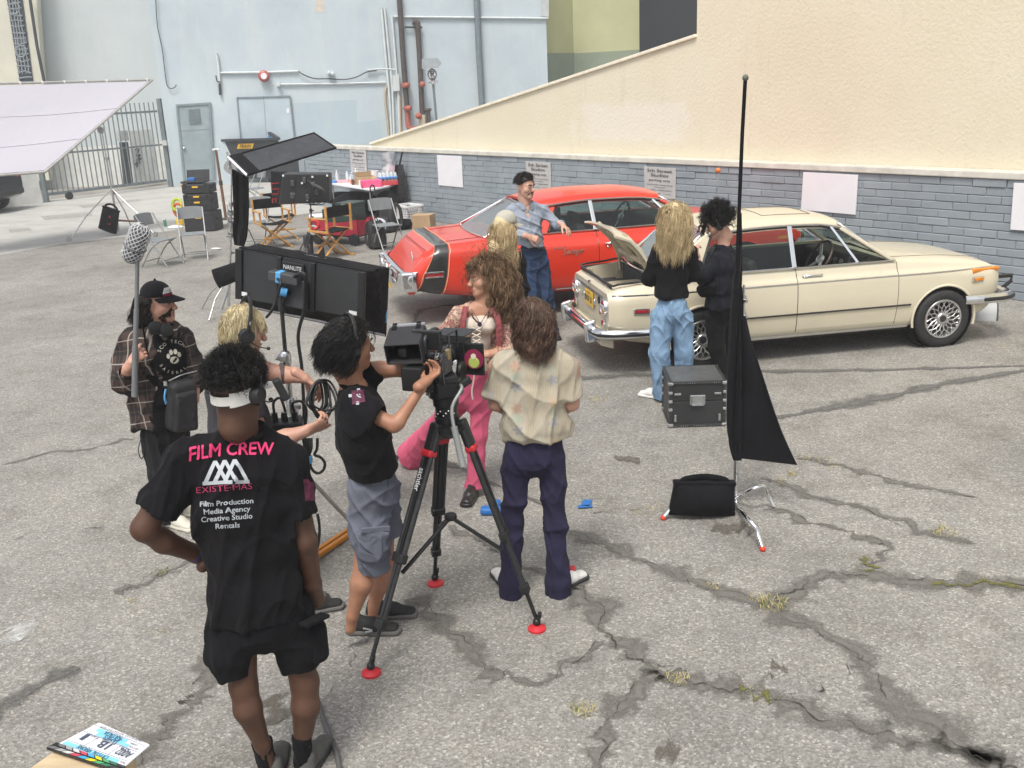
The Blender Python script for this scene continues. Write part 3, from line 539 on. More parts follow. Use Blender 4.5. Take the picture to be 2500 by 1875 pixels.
# ================= THE TWO CLASSIC CARS
def curve(x,keys):
    """smooth curve through (x,value) keys"""
    K=np.array(keys,float); X,Y=K[:,0],K[:,1]; x=np.atleast_1d(np.clip(x,X[0],X[-1])); i=np.clip(np.searchsorted(X,x)-1,0,len(X)-2); h=X[i+1]-X[i]; t=(x-X[i])/h
    d=np.diff(Y)/np.diff(X); m=np.r_[d[0],[0 if a*b<=0 else 2*a*b/(a+b) for a,b in zip(d[:-1],d[1:])],d[-1]]
    return (2*t**3-3*t**2+1)*Y[i]+(t**3-2*t**2+t)*h*m[i]+(-2*t**3+3*t**2)*Y[i+1]+(t**3-t**2)*h*m[i+1]
class Body:
    """car body skin as a surface of (x along, v around from sill to deck centre)"""
    def __init__(s,keys,nv=30): s.k=keys; s.nv=nv
    def prof(s,x):
        g=lambda n:float(curve(x,s.k[n])[0]); W,zs,zw,wb,zb,zc=[g(n) for n in('W','zs','zw','wb','zb','zc')]; cr=s.k.get('crease',.05); zq=float(curve(x,s.k['zq'])[0])
        return np.array([[W-.10,zs],[W-.035,zs+.05],[W-.008,zs+(zw-zs)*.55],[W,zw],[W-.012,zb-cr*1.2],[wb,zb-.012],[wb-.030,zb+.012+(zq-zb)*.12],[wb-.075,zq],[wb*.55,zc-.008],[0,zc]])
    def pt(s,x,v,side=-1,off=0.):
        P=s.prof(x); q=v*(len(P)-1); i=min(int(q),len(P)-2); t=q-i; g=lambda k:P[min(max(k,0),len(P)-1)]; a,b,c,d=g(i-1),g(i),g(i+1),g(i+2)
        cat=.5*((2*b)+(c-a)*t+(2*a-5*b+4*c-d)*t*t+(3*b-a-3*c+d)*t**3); r=.5*cat+.5*(b+(c-b)*t)
        p=np.array([x,r[0]*side,r[1]])
        if off:
            e=1e-3; dx=s.pt(x+e,v,side)-p; dv=s.pt(x,min(v+e,1),side)-s.pt(x,max(v-e,0),side); n=np.cross(dx,dv); n=nrm(n)*(1 if side<0 else -1); n=n if (n[1]*side>0 or n[2]>.3) else -n; p=p+n*off
        return p
    def vz(s,x,z,side=-1):
        lo,hi=0.,.66
        for _ in range(24):
            m=(lo+hi)/2
            if s.pt(x,m)[2]<z: lo=m
            else: hi=m
        return lo
    def solid(s,xs):
        mb=MB(); V=[]; n=s.nv
        for x in xs:
            ring=[s.pt(x,v,-1) for v in np.linspace(0,1,n)]+[s.pt(x,v,1) for v in np.linspace(1,0,n)[1:]]; V+=ring
        m=2*n-1; F=[(i*m+k,i*m+(k+1)%m,(i+1)*m+(k+1)%m,(i+1)*m+k) for i in range(len(xs)-1) for k in range(m)]
        F=[f[::-1] for f in F]
        for i,rev in((0,True),(len(xs)-1,False)):
            for k in range(n-1):
                a,b,c,d=i*m+k,i*m+k+1,i*m+m-2-k,i*m+m-1-k; q=(a,b,c,d) if b!=c else (a,b,d); F.append(q if not rev else q[::-1])
        return mb.add(V,F)
    def patch(s,xa,xb,va,vb,side=-1,off=.004,nx=14,nv=14,th=.004,slant=None):
        """piece of the skin, proud by off; xa/xb may be functions of v"""
        P=[]
        for i in range(nx+1):
            row=[]
            for j in range(nv+1):
                t=j/nv; v=va+(vb-va)*t; x0=xa(v) if callable(xa) else xa; x1=xb(v) if callable(xb) else xb; row.append(s.pt(x0+(x1-x0)*i/nx,v,side,off))
            P.append(row)
        return MB().grid(P)
    def line(s,pts,r,side=-1,off=.002,n=5,flat=None):
        return MB().tube([s.pt(x,v,side,off) for x,v in pts],r,n,flat=flat)
def wheel(root,x,y,r,w,side,rimr,style,rimm,tyrem):
    wh=thing('wheel',None,None,(x,y,r)); wh.parent=root; s=side; a=(0,s,0)
    t=MB(); pr=[(rimr,-w/2),(r-.02,-w/2),(r-.004,-w/2+.02),(r,-w/4)]+[(r,w/4),(r-.004,w/2-.02),(r-.022,w/2),(rimr+.02,w/2+.004),(rimr,w/2-.012)]
    t.lathe(pr,(0,0,0),a,44,False).o('tyre',tyrem,wh,45)
    rm=MB(); rm.lathe([(rimr+.003,w/2-.004),(rimr-.002,w/2+.004),(rimr-.018,w/2+.002),(rimr-.024,w/2-.02),(rimr-.03,-w/4)],(0,0,0),a,44,False)
    dk=MB(); dk.lathe([(rimr-.03,-w/4),(.0005,-w/4)],(0,0,0),a,30,False); 
    yv=lambda rad,h,an:(rad*math.cos(an),s*h,rad*math.sin(an))
    if style=='mesh':
        k=16
        for i in range(k):
            for d in(-1,1):
                a0=2*PI*i/k; a1=a0+d*2*PI/k*1.25; rm.tube([yv(.058,w/2-.018,a0),yv((rimr+.04)/2,w/2-.006,(a0+a1)/2),yv(rimr-.02,w/2-.012,a1)],.0058,5)
        rm.lathe([(.034,w/2-.012),(.036,w/2-.002),(.052,w/2-.004),(.066,w/2-.02),(.066,w/2-.04)],(0,0,0),a,24,False)
        for i in range(16): rm.ball(yv(.072,w/2-.012,2*PI*(i+.5)/16),.0055,6)
        dk.lathe([(.036,w/2-.02),(.034,w/2-.008),(.0005,w/2-.008)],(0,0,0),a,20,False)
    else:
        rm.lathe([(rimr-.02,w/2-.02),(rimr*.8,w/2-.035),(rimr*.55,w/2-.01),(rimr*.35,w/2),(.05,w/2+.012),(.0005,w/2+.014)],(0,0,0),a,36,False)
    rm.o('rim',rimm,wh,40); dk.o('hub_recess',mat('wheel_dark',(.02,.021,.022),.6),wh,40)
    return wh
tyrem=mat('tyre_rubber',(.019,.019,.02),.7,0,.2,12,bs=60,bst=.2); rimm=mat('alloy_rim',(.56,.56,.55),.32,.85,.08,10)
blk=mat('black_trim',(.012,.012,.013),.4,0,.2,10); inter=mat('black_interior',(.016,.016,.018),.65,0,.25,14,bs=80); brownseat=mat('brown_leather',(.05,.036,.027),.55,0,.25,9,bs=40)
lampr=mat('lamp_red',(.36,.015,.02),.18,0,.15,30,spec=.7); lampa=mat('lamp_amber',(.72,.25,.02),.18,0,.15,30,spec=.7); lampw=mat('lamp_clear',(.72,.74,.75),.1,.3,.05); glassm=glass_mat('car_glass',(.80,.87,.85),.03); chrome=CHROME()
def arch(body,x,r,zc,W):
    c=MB().lathe([(r,-.24),(r,.24)],(x,-W+.12,zc),(0,1,0),40).o('cut',blk); boolean(body,c); c=MB().lathe([(r,-.24),(r,.24)],(x,W-.12,zc),(0,1,0),40).o('cut',blk); boolean(body,c)
def seat(root,x,y,m,h=.62):
    s=thing('front_seat',None,None,(x,y,.36)); s.parent=root
    MB().box((.0,0,.06),(.5,.46,.18)).o('cushion',m,s,60,.06,seg=3); mb=MB(); mb.hexa([(-.30,-.22,.1),(-.16,-.22,.12),(-.16,.22,.12),(-.30,.22,.1),(-.44,-.2,h),(-.34,-.2,h+.02),(-.34,.2,h+.02),(-.44,.2,h)]); mb.o('seat_back',m,s,60,.05,seg=3)
def steer(root,c,ax,r,rimm_,spokes):
    s=thing('steering_wheel',None,None,c); s.parent=root; x,y,z=frame(ax); 
    MB().tube([r*(math.cos(a)*x+math.sin(a)*y) for a in np.linspace(0,2*PI,33)[:-1]],.012,8,closed=True).o('rim',rimm_,s,60)
    mb=MB()
    for a in spokes: d=math.cos(a)*x+math.sin(a)*y; mb.bar(-z*.02,d*r*.97,.038,.008,z)
    mb.lathe([(.05,-.03),(.05,.0),(.03,.012)],(0,0,0),z,16); mb.o('spokes',mat('spoke_silver',(.6,.61,.62),.35,.6),s,40)
def greenhouse(root,pm,A0,A1,C1,C0,wr,wb,zb,zr,bx,qx,trim,name='roof',roofkeys=None,crown=.045,open_door=False):
    """A0/A1 windscreen base/top x, C1/C0 rear screen top/base x, half widths at roof and belt"""
    xs=np.linspace(C1-.03,A1+.03,26); P=[]
    for x in xs:
        row=[]; zt=float(curve(x,roofkeys)[0])
        for u in np.linspace(-1,1,25):
            a=abs(u); edge=min(1,min(x-xs[0],xs[-1]-x)/.25); w_=wr*(.95+.05*edge)
            row.append((x,u*w_,zt-crown*a**2.2-max(0,(a-.90))/.10*.05))
        P.append(row)
    rf=MB().sheet(P,-.028,(0,0,1)).o('roof',pm,root,50)
    zA=lambda x:float(curve(x,roofkeys)[0])-crown-.05
    for s in(-1,1):
        ap=MB(); ap.bar((A0,s*wb,zb),(A1,s*wr*.985,zA(A1)),.035,.06,(0,1,0)); ap.o('pillar',pm,root,40,.01)
        cp=MB(); 
        q=[(qx,s*(wb+.0),zb),(C0-.02,s*(wb-.06),zb+.0),(C1-.02,s*wr*.97,zA(C1)+.01),(bx*0+qx+.16,s*wr*.99,zA(qx+.16)+.005)]
        cp.prism(q,(0,-s*.05,0)); cp.o('rear_pillar',pm,root,40,.012)
        dr=MB(); dr.tube([(A0,s*(wb+.018),zb+.005),(A1,s*(wr+.008),zA(A1)+.012)]+[(x,s*(wr+.008),zA(x)+.010) for x in np.linspace(A1-.1,C1,10)],.010,6); dr.o('gutter',trim,root,60)
        # side glass, frames
        top=[(x,s*(wr*.985),zA(x)) for x in np.linspace(A1-.05,bx,6)]
        g1=[(A0-.1,s*wb,zb+.01)]+top+[(bx,s*wb,zb+.01)]
        if not(open_door and s<0): MB().prism(g1,(0,-s*.004,0)).o('door_glass',glassm,root)
        top2=[(x,s*(wr*.985),zA(x)) for x in np.linspace(bx,qx+.17,5)]
        MB().prism([(bx,s*wb,zb+.01)]+top2+[(qx+.02,s*wb,zb+.01)],(0,-s*.004,0)).o('quarter_glass',glassm,root)
        fr=MB(); fr.bar((bx,s*(wb+.008),zb),(bx-.01,s*(wr*.985+.01),zA(bx)+.005),.045,.02,(0,1,0)); fr.o('door_pillar',trim,root,None,.004)
        k=.74; vx=A0-.34*1.0; fb=MB(); fb.bar((A0-.36,s*(wb+.006),zb),(A1-.10,s*(wr*.985+.008),zA(A1-.1)),.022,.018,(0,1,0)); fb.o('vent_post',trim,root)
        bl=MB(); bl.tube([(A0+.02,s*(wb+.022),zb+.006),(bx,s*(wb+.026),zb+.006),(qx,s*(wb+.02),zb+.006),(C0,s*(wb-.02),zb+.006)],.012,6,flat=.7); bl.o('belt_moulding',trim,root,60)
        hd=MB(); hd.tube([(x,s*(wr*.985+.002),zA(x)-.012) for x in np.linspace(A1,qx+.16,8)]+[(qx+.01,s*(wb+.004),zb+.02)],.012,6); hd.o('window_seal',blk,root,60)
    ws=lambda x0,z0,w0,x1,z1,w1,bow:[[( x0*(1-t)+x1*t+bow*(1-u*u)*(1-.4*t), u*(w0*(1-t)+w1*t), z0*(1-t)+z1*t) for u in np.linspace(-1,1,11)] for t in np.linspace(0,1,7)]
    MB().sheet(ws(A0-.01,zb+.0,wb-.03,A1+.0,zA(A1)+.045,wr-.05,.07),.004,(1,0,0)).o('windscreen',glassm,root,60)
    MB().sheet(ws(C0+.02,zb+.0,wb-.10,C1+.0,zA(C1)+.045,wr-.06,-.07),.004,(-1,0,0)).o('rear_window',glassm,root,60)
    for x0,x1,w0,w1,bow in((A0,A1,wb-.02,wr-.04,.07),(C0,C1,wb-.09,wr-.05,-.07)):
        e=ws(x0,zb,w0,x1,zA(x1)+.045,w1,bow); loop=[e[0][i] for i in range(11)]+[e[i][10] for i in range(1,7)]+[e[6][i] for i in range(9,-1,-1)]+[e[i][0] for i in range(5,0,-1)]
        MB().tube(loop,.011,6,closed=True).o('screen_trim',trim,root,60)
# ---------- cream two-door saloon, boot open
cream=paint('cream_paint',(.64,.58,.435),.6,.3,.05)
bm_=thing('car','cream two door saloon with its boot lid open','car',(1.73,9.897,0),R(9.9)); bm_.scale=(1.015,.955,1.0)
K=dict(W=[(-.90,.70),(-.80,.752),(-.4,.785),(.5,.80),(2.2,.80),(2.8,.775),(3.05,.73),(3.16,.66)],zs=[(-.9,.40),(-.7,.32),(0,.24),(2.6,.23),(3.0,.30),(3.16,.42)],zw=[(-.9,.56),(.5,.58),(2.5,.58),(3.16,.62)],
 wb=[(-.90,.66),(-.8,.71),(-.4,.745),(.5,.775),(2.2,.775),(2.8,.745),(3.05,.70),(3.16,.63)],zb=[(-.9,.775),(-.4,.80),(1,.805),(2.5,.79),(3.16,.745)],zc=[(-.90,.80),(-.86,.83),(-.8,.845),(-.42,.875),(1.9,.90),(2.4,.90),(2.9,.865),(3.08,.81),(3.16,.76)],crease=.05)
K['zc']=[(-.90,.79),(-.86,.83),(-.8,.845),(-.42,.89),(0,.91),(1.9,.925),(2.4,.915),(2.9,.87),(3.08,.81),(3.16,.76)]
K['zq']=[(-.90,.785),(-.8,.835),(-.42,.875),(-.2,.915),(1.9,.918),(2.1,.905),(2.6,.87),(3.0,.81),(3.16,.75)]
B1=Body(K); xs=np.r_[-.90,-.885,-.86,-.82,np.linspace(-.76,2.95,62),3.02,3.08,3.13,3.16]
bd=B1.solid(xs).o('body',cream,bm_)
ZB=.925
cut=MB().prism([(-.40,-.64,.30),(1.90,-.66,.30),(1.90,-.66,1.3),(-.40,-.62,1.3)],(0,0,0)) if 0 else None
c=MB(); c.hexa([(-.34,-.66,.34),(1.93,-.68,.34),(1.93,.68,.34),(-.34,.66,.34),(-.36,-.66,1.3),(1.90,-.68,1.3),(1.90,.68,1.3),(-.36,.66,1.3)]); boolean(bd,c.o('cut',inter))
c=MB(); c.hexa([(-.80,-.55,.46),(-.40,-.57,.46),(-.40,.57,.46),(-.80,.55,.46),(-.845,-.60,1.3),(-.40,-.63,1.3),(-.40,.63,1.3),(-.845,.60,1.3)]); boolean(bd,c.o('cut',inter))
for x in(0,2.5): arch(bd,x,.335,.30,.80)
bd.data.polygons.foreach_set('use_smooth',[True]*len(bd.data.polygons)); bd.data.set_sharp_from_angle(angle=R(38))
for x in (0,2.5):
    for s in(-1,1):
        MB().tube([(x+.338*math.cos(a),s*(.795 if x==0 else .79),.30+.338*math.sin(a)) for a in np.linspace(-.25 if x else -.2,PI+.2,26)],.013,8).o('wheel_arch_lip',cream,bm_,60)
        wheel(bm_,x,s*.70,.295,.185,s,.197,'mesh',rimm,tyrem)
# well liners
for x in(0,2.5):
    for s in(-1,1): MB().lathe([(.334,0),(.334,.2),(.02,.201)],(x,s*.76,.30),(0,-s,0),24,False).o('wheel_well',blk,bm_,60)
MB().box((1.2,0,.235),(3.2,1.34,.07)).o('underbody',blk,bm_)
# cabin
MB().hexa([(-.33,-.655,.33),(1.92,-.672,.33),(1.92,.672,.33),(-.33,.655,.33),(-.33,-.655,.35),(1.92,-.672,.35),(1.92,.672,.35),(-.33,.655,.35)]).o('carpet',inter,bm_)
for s in(-1,1): MB().hexa([(-.33,s*.62,.34),(1.9,s*.64,.34),(1.9,s*.672,.34),(-.33,s*.655,.34),(-.33,s*.655,.90),(1.9,s*.66,.905),(1.9,s*.676,.905),(-.33,s*.66,.90)]).o('door_card',inter,bm_)
dash=MB(); dash.hexa([(1.62,-.64,.62),(1.92,-.66,.6),(1.92,.66,.6),(1.62,.64,.62),(1.66,-.64,.90),(1.93,-.66,.93),(1.93,.66,.93),(1.66,.64,.90)]); dash.o('dashboard',inter,bm_,None,.03)
ip=MB(); ip.hexa([(1.55,-.55,.80),(1.72,-.55,.8),(1.72,-.12,.8),(1.55,-.12,.8),(1.58,-.54,.97),(1.8,-.54,.96),(1.8,-.14,.96),(1.58,-.14,.97)]); ip.o('instrument_hood',inter,bm_,None,.025)
for y in(-.45,-.33,-.22): MB().lathe([(.034,0),(.036,.012),(.03,.014)],(1.55,y,.885),(-1,0,.15),18).o('dial',mat('dial_face',(.10,.10,.10),.3),bm_,40)
seat(bm_,.95,-.34,brownseat); seat(bm_,.95,.34,brownseat)
MB().box((.02,0,.48),(.5,1.2,.26)).o('rear_seat',brownseat,bm_,None,.06,seg=3); MB().hexa([(-.24,-.6,.5),(-.12,-.6,.5),(-.12,.6,.5),(-.24,.6,.5),(-.36,-.58,.92),(-.26,-.58,.93),(-.26,.58,.93),(-.36,.58,.92)]).o('rear_seat_back',brownseat,bm_,None,.05,seg=3)
MB().hexa([(-.40,-.6,.88),(-.28,-.6,.88),(-.28,.6,.88),(-.40,.6,.88),(-.40,-.6,.905),(-.28,-.6,.905),(-.28,.6,.905),(-.40,.6,.905)]).o('parcel_shelf',inter,bm_)
steer(bm_,(1.36,-.34,.92),(-.86,0,.5),.195,mat('wheel_rim_brown',(.07,.05,.04),.45),[2.4,4.0,.6])
RK=[(-.15,1.325),(.2,1.375),(.8,1.40),(1.2,1.39),(1.45,1.345),(1.52,1.32)]
greenhouse(bm_,cream,1.95,1.45,.10,-.38,.575,.705,ZB-.01,1.40,.93,-.02,chrome,roofkeys=RK,open_door=True)
sr=MB()
for p,q in(((.75,-.32),(1.25,-.32)),((.75,.32),(1.25,.32)),((.75,-.32),(.75,.32)),((1.25,-.32),(1.25,.32))):
    sr.tube([(p[0]*(1-t)+q[0]*t,p[1]*(1-t)+q[1]*t,float(curve(p[0]*(1-t)+q[0]*t,RK)[0])-.045*abs((p[1]*(1-t)+q[1]*t)/.575)**2.2+.0) for t in np.linspace(0,1,9)],.005,5)
sr.o('sunroof_seam',mat('seam_shadow',(.12,.10,.07),.7),bm_)
# seams, mouldings, handle
vs=lambda x,z:B1.vz(x,z)
for s in(-1,1):
    dpx0,dpx1=.945,1.985
    dpm=B1.patch(lambda v:dpx0,lambda v:dpx1+(-.05 if v<.12 else 0)+max(0,(v-.55))*-.05,.14,.78,s,.0025,24,20).o('door',cream,bm_,50)
    B1.line([(dpx0-.003,v) for v in np.linspace(.12,.80,16)],.0035,s,.001).o('door_gap',blk,dpm); B1.line([(dpx1+.003+(-.06*max(0,.3-v)),v) for v in np.linspace(.12,.80,16)],.0035,s,.001).o('door_gap',blk,dpm)
    hz=B1.vz(1.1,.845)
    h=MB(); y=s*.79; a=B1.pt(1.0,vs(1.0,.838),s,.02); b=B1.pt(1.20,vs(1.2,.838),s,.02); h.tube([B1.pt(1.0,vs(1.0,.838),s,.0),a,b,B1.pt(1.20,vs(1.2,.838),s,0)],.009,6); h.ball(B1.pt(1.03,vs(1.03,.825),s,.012),.016,8); h.o('handle',chrome,dpm,60)
    B1.line([(x,vs(x,.775)) for x in np.linspace(-.86,3.08,40)],.011,s,.0,6,.7).o('waist_moulding',chrome,bm_,60)
    for q0,q1 in((-.0+.36,2.13),): B1.line([(x,vs(x,.475)) for x in np.linspace(q0,q1,22)],.016,s,.002,6,.55).o('rubbing_strip',blk,bm_,60)
    MB().hexa([(.36,s*.70,.235),(2.14,s*.70,.235),(2.14,s*.752,.235),(.36,s*.752,.235),(.36,s*.70,.30),(2.14,s*.70,.30),(2.14,s*.752,.30),(.36,s*.752,.30)]).o('sill_trim',mat('sill_grey',(.36,.34,.30),.4,.3,.1,5),bm_,None,.008)
    # side markers and corner lamps
    mk=MB().hexa([(-.68,s*.755,.60),(-.53,s*.775,.60),(-.53,s*.795,.60),(-.68,s*.779,.60),(-.68,s*.755,.655),(-.53,s*.775,.655),(-.53,s*.795,.655),(-.68,s*.779,.655)]).o('side_marker',chrome,bm_,None,.008)
    MB().hexa([(-.665,s*.77,.612),(-.545,s*.785,.612),(-.545,s*.801,.612),(-.665,s*.786,.612),(-.665,s*.77,.643),(-.545,s*.785,.643),(-.545,s*.801,.643),(-.665,s*.786,.643)]).o('lens',lampr,mk,None,.004)
    mk=MB().hexa([(2.79,s*.74,.645),(2.93,s*.72,.645),(2.93,s*.765,.645),(2.79,s*.79,.645),(2.79,s*.74,.695),(2.93,s*.72,.695),(2.93,s*.765,.695),(2.79,s*.79,.695)]).o('side_marker',chrome,bm_,None,.008)
    MB().hexa([(2.81,s*.74,.655),(2.925,s*.72,.655),(2.925,s*.772,.655),(2.81,s*.795,.655),(2.81,s*.74,.686),(2.925,s*.72,.686),(2.925,s*.772,.686),(2.81,s*.795,.686)]).o('lens',lampa,mk,None,.004)
    MB().hexa([(2.80,s*.70,.725),(3.13,s*.58,.715),(3.15,s*.665,.715),(2.80,s*.768,.725),(2.80,s*.70,.775),(3.13,s*.58,.76),(3.17,s*.668,.76),(2.80,s*.772,.775)]).o('turn_signal',lampa,bm_,None,.012)
    MB().lathe([(.085,0),(.09,.02),(.075,.03),(.0005,.045)],(3.155,s*.5,.66),(1,0,0),24,False).o('headlight',chrome,bm_,50)
cap=MB().lathe([(.052,0),(.055,.012),(.045,.02),(.0005,.026)],B1.pt(-.42,vs(-.42,.63),-1),(0,-1,.05),24,False).o('fuel_cap',chrome,bm_,50)
MB().box(B1.pt(-.42,vs(-.42,.63),-1)+V3(0,-.026,0),(.085,.008,.014)).o('grip',chrome,cap,None,.003)
# tail
for s in(-1,1):
    tl=MB().lathe([(.075,-.03),(.082,.02),(.072,.032),(.068,.024)],(-.90,s*.575,.655),(-1,0,.0),28,False).o('tail_lamp',chrome,bm_,50)
    half=lambda a0,a1:[(-.930,s*.575+.067*math.cos(a),.655+.067*math.sin(a)) for a in np.linspace(a0,a1,14)]
    MB().prism(half(.35,PI-.35),(.02,0,0)).o('red_lens',lampr,tl,None,.004); MB().prism(half(PI+.35,2*PI-.35),(.02,0,0)).o('amber_lens',lampa,tl,None,.004); MB().box((-.925,s*.575,.655),(.02,.13,.046)).o('clear_lens',lampw,tl,None,.004)
    rf=MB().box((-.915,s*.56,.50),(.03,.05,.066)).o('reflector',chrome,bm_,None,.006); MB().box((-.932,s*.56,.50),(.01,.036,.05)).o('lens',lampr,rf,None,.004)
    MB().box((-.912,s*.21 ,.635),(.03,.05,.06)).o('plate_lamp',chrome,bm_,None,.012,seg=3)
MB().box((-.905,0,.735),(.012,1.02,.026)).o('tail_moulding',mat('tail_moulding',(.30,.29,.30),.3,.7),bm_,None,.005)
pl=MB().box((-.914,.0,.635),(.008,.31,.155)).o('licence_plate',mat('plate_yellow',(.78,.50,.05),.45,0,.06,12),bm_,None,.004)
mb=MB(); put_text(mb,'BOF 21',(-.920,0,.625),(0,-1,0),(0,0,1),.085,.012,wmax=.26); put_text(mb,'CALIFORNIA',(-.920,0,.693),(0,-1,0),(0,0,1),.022,.002); mb.o('plate_lettering',mat('plate_ink',(.16,.12,.10),.6),pl)
mb=MB(); put_text(mb,'2002',(-.907,-.40,.56),(0,-1,0),(0,0,1),.05,.004); mb.o('badge',chrome,bm_); MB().lathe([(.036,0),(.036,.008)],(-.903,-.35,.68),(-1,0,0),20).o('roundel',blk,bm_)
MB().lathe([(.014,0),(.016,.02)],(-.90,.0,.80),(-1,0,.2),12).o('boot_lock',chrome,bm_)
bp=MB(); prof=[(.0,-.05),(.03,-.055),(.055,-.03),(.06,0),(.055,.03),(.03,.055),(0,.05)]
pth=spline([(-.42,-.81,.42),(-.72,-.80,.42),(-.93,-.74,.42),(-1.0,-.6,.42),(-1.02,0,.42),(-1.0,.6,.42),(-.93,.74,.42),(-.72,.80,.42),(-.42,.81,.42)],50)
bp.tube(pth,.05,10,flat=1.0); bo=bp.o('rear_bumper',chrome,bm_,60)
pth2=pth.copy(); ctr=np.array([-.3,0,.42]); 
for p in pth2:
    d=nrm(V3(p[0]+.35,p[1],0)); p+=d*.043
MB().tube(pth2[2:-2],.02,6,flat=.9).o('rubber_strip',blk,bo,60)
for s in(-1,1):
    ov=MB(); ov.hexa([(-1.08,s*.50-.035,.30),(-.98,s*.50-.035,.30),(-.98,s*.50+.035,.30),(-1.08,s*.50+.035,.30),(-1.10,s*.50-.035,.50),(-.98,s*.50-.03,.53),(-.98,s*.50+.03,.53),(-1.10,s*.50+.035,.50)]); ov.o('overrider',chrome,bo,None,.025,seg=3)
MB().hexa([(-.98,-.66,.30),(-.85,-.70,.26),(-.85,.70,.26),(-.98,.66,.30),(-.96,-.66,.38),(-.85,-.70,.42),(-.85,.70,.42),(-.96,.66,.38)]).o('valance',cream,bm_,None,.02)
fb=spline([(2.72,-.78,.47),(2.95,-.80,.47),(3.2,-.74,.46),(3.33,-.55,.46),(3.36,0,.46),(3.33,.55,.46),(3.2,.74,.46),(2.95,.80,.47),(2.72,.78,.47)],44); fo=MB().tube(fb,.052,10).o('front_bumper',chrome,bm_,60)
f2=fb.copy()
for p in f2: p+=nrm(V3(p[0]-2.6,p[1],0))*.045
MB().tube(f2[4:-4],.022,6).o('rubber_strip',blk,fo,60)
for s in(-1,1): MB().tube([(3.33,s*.5,.50),(3.42,s*.5,.56),(3.42,s*.5,.62),(3.2,s*.5,.62)],.022,6).o('overrider',blk,fo,60)
gr=MB(); gr.box((3.165,0,.66),(.03,1.1,.13)); gr.o('grille',blk,bm_,None,.01)
for y in(-.045,.045): MB().box((3.18,y,.64),(.03,.07,.2)).o('kidney',chrome,bm_,None,.02)
MB().ball((3.0,0,.83),(.02,.06,.01)).o('hood_badge',chrome,bm_,60)
B1.line([(x,.86) for x in np.linspace(1.98,2.95,12)],.003,-1,.001).o('hood_gap',mat('seam_shadow',(.12,.10,.07),.7),bm_); B1.line([(x,.86) for x in np.linspace(1.98,2.95,12)],.003,1,.001).o('hood_gap',mat('seam_shadow',(.12,.10,.07),.7),bm_)
MB().tube([(1.99,-.5,.93),(1.93,-.2,.955),(1.88,.05,.985)],.008,5).o('wiper',blk,bm_); MB().tube([(1.99,.1,.94),(1.93,.35,.955),(1.88,.55,.985)],.008,5).o('wiper',blk,bm_)
mr=MB(); mr.box((1.72,.86,.99),(.05,.13,.085)); mr.bar((1.74,.78,.92),(1.72,.82,.97),.015,.015); mr.o('door_mirror',chrome,bm_,None,.012)
MB().box((1.52,0,1.27),(.03,.2,.05)).o('rear_view_mirror',chrome,bm_,None,.01)
# boot: rim seal, liner, wheel house, lid on its struts
rim=spline([(-.85,-.58,.865),(-.865,0,.875),(-.85,.58,.865),(-.78,.635,.875),(-.6,.645,.885),(-.40,.64,.90),(-.39,0,.915),(-.40,-.64,.90),(-.6,-.645,.885),(-.78,-.635,.875)],60,True); MB().tube(rim,.011,7,closed=True).o('boot_seal',blk,bm_,60)
bt=MB(); bt.hexa([(-.825,-.58,.70),(-.39,-.595,.70),(-.39,.595,.70),(-.825,.58,.70),(-.825,-.58,.715),(-.39,-.595,.715),(-.39,.595,.715),(-.825,.58,.715)]); liner=mat('boot_mat',(.05,.052,.055),.8,0,.15,20,bs=90)
bt.o('boot_floor',liner,bm_); MB().hexa([(-.42,-.6,.47),(-.40,-.6,.47),(-.40,.6,.47),(-.42,.6,.47),(-.42,-.63,.87),(-.40,-.63,.87),(-.40,.63,.87),(-.42,.63,.87)]).o('boot_bulkhead',liner,bm_)
MB().hexa([(-.81,.545,.47),(-.41,.56,.47),(-.41,.57,.47),(-.81,.555,.47),(-.85,.595,.86),(-.41,.62,.87),(-.41,.63,.87),(-.85,.605,.86)]).o('boot_side',liner,bm_); MB().hexa([(-.82,-.55,.47),(-.81,-.55,.47),(-.81,.55,.47),(-.82,.55,.47),(-.845,-.58,.85),(-.835,-.58,.85),(-.835,.58,.85),(-.845,.58,.85)]).o('boot_side',liner,bm_)
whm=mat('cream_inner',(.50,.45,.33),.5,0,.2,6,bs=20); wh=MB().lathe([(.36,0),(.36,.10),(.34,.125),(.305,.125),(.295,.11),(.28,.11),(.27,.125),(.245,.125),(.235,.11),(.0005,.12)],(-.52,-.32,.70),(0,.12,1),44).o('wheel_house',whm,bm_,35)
for s in(1,): MB().bar((-.46,s*.5,.60),(-.44,s*.52,.86),.09,.012,(0,1,0)).o('hinge_bracket',whm,bm_); MB().tube([(-.45,s*.5,.80),(-.47,s*.5,1.06)],.016,8).o('lid_strut',whm,bm_,60)
MB().box((-.845,.18,.885),(.03,.06,.03)).o('lock_catch',mat('catch_brass',(.55,.5,.35),.35,.7),bm_,None,.006)
la=R(56); Lr=np.array([[math.cos(la),0,math.sin(la)],[0,1,0],[-math.sin(la),0,math.cos(la)]])  # hinge at front edge, raised tail
Hn=np.array([-.40,0,.95])
def lp(x,y,z): return Lr@np.array([x,y,z])+Hn
P=[]
for i in range(13):
    t=i/12; row=[]
    for u in np.linspace(-1,1,13): row.append(lp(-.54*t,u*(.63-.04*t)*(1 if abs(u)<.99 else .995),.045*(1-(1.9*t-.8)**2)-.05*abs(u)**3-(.10*max(0,t-.75)/.25)**1*.6))
    P.append(row)
ld=MB().sheet(P,.02).o('boot_lid',cream,bm_,50)
inn=MB()
for y in(-.45,0,.45): inn.tube([lp(-.05,y,-.02),lp(-.25,y,.0),lp(-.47,y,-.05)],.028,6,flat=1.3)
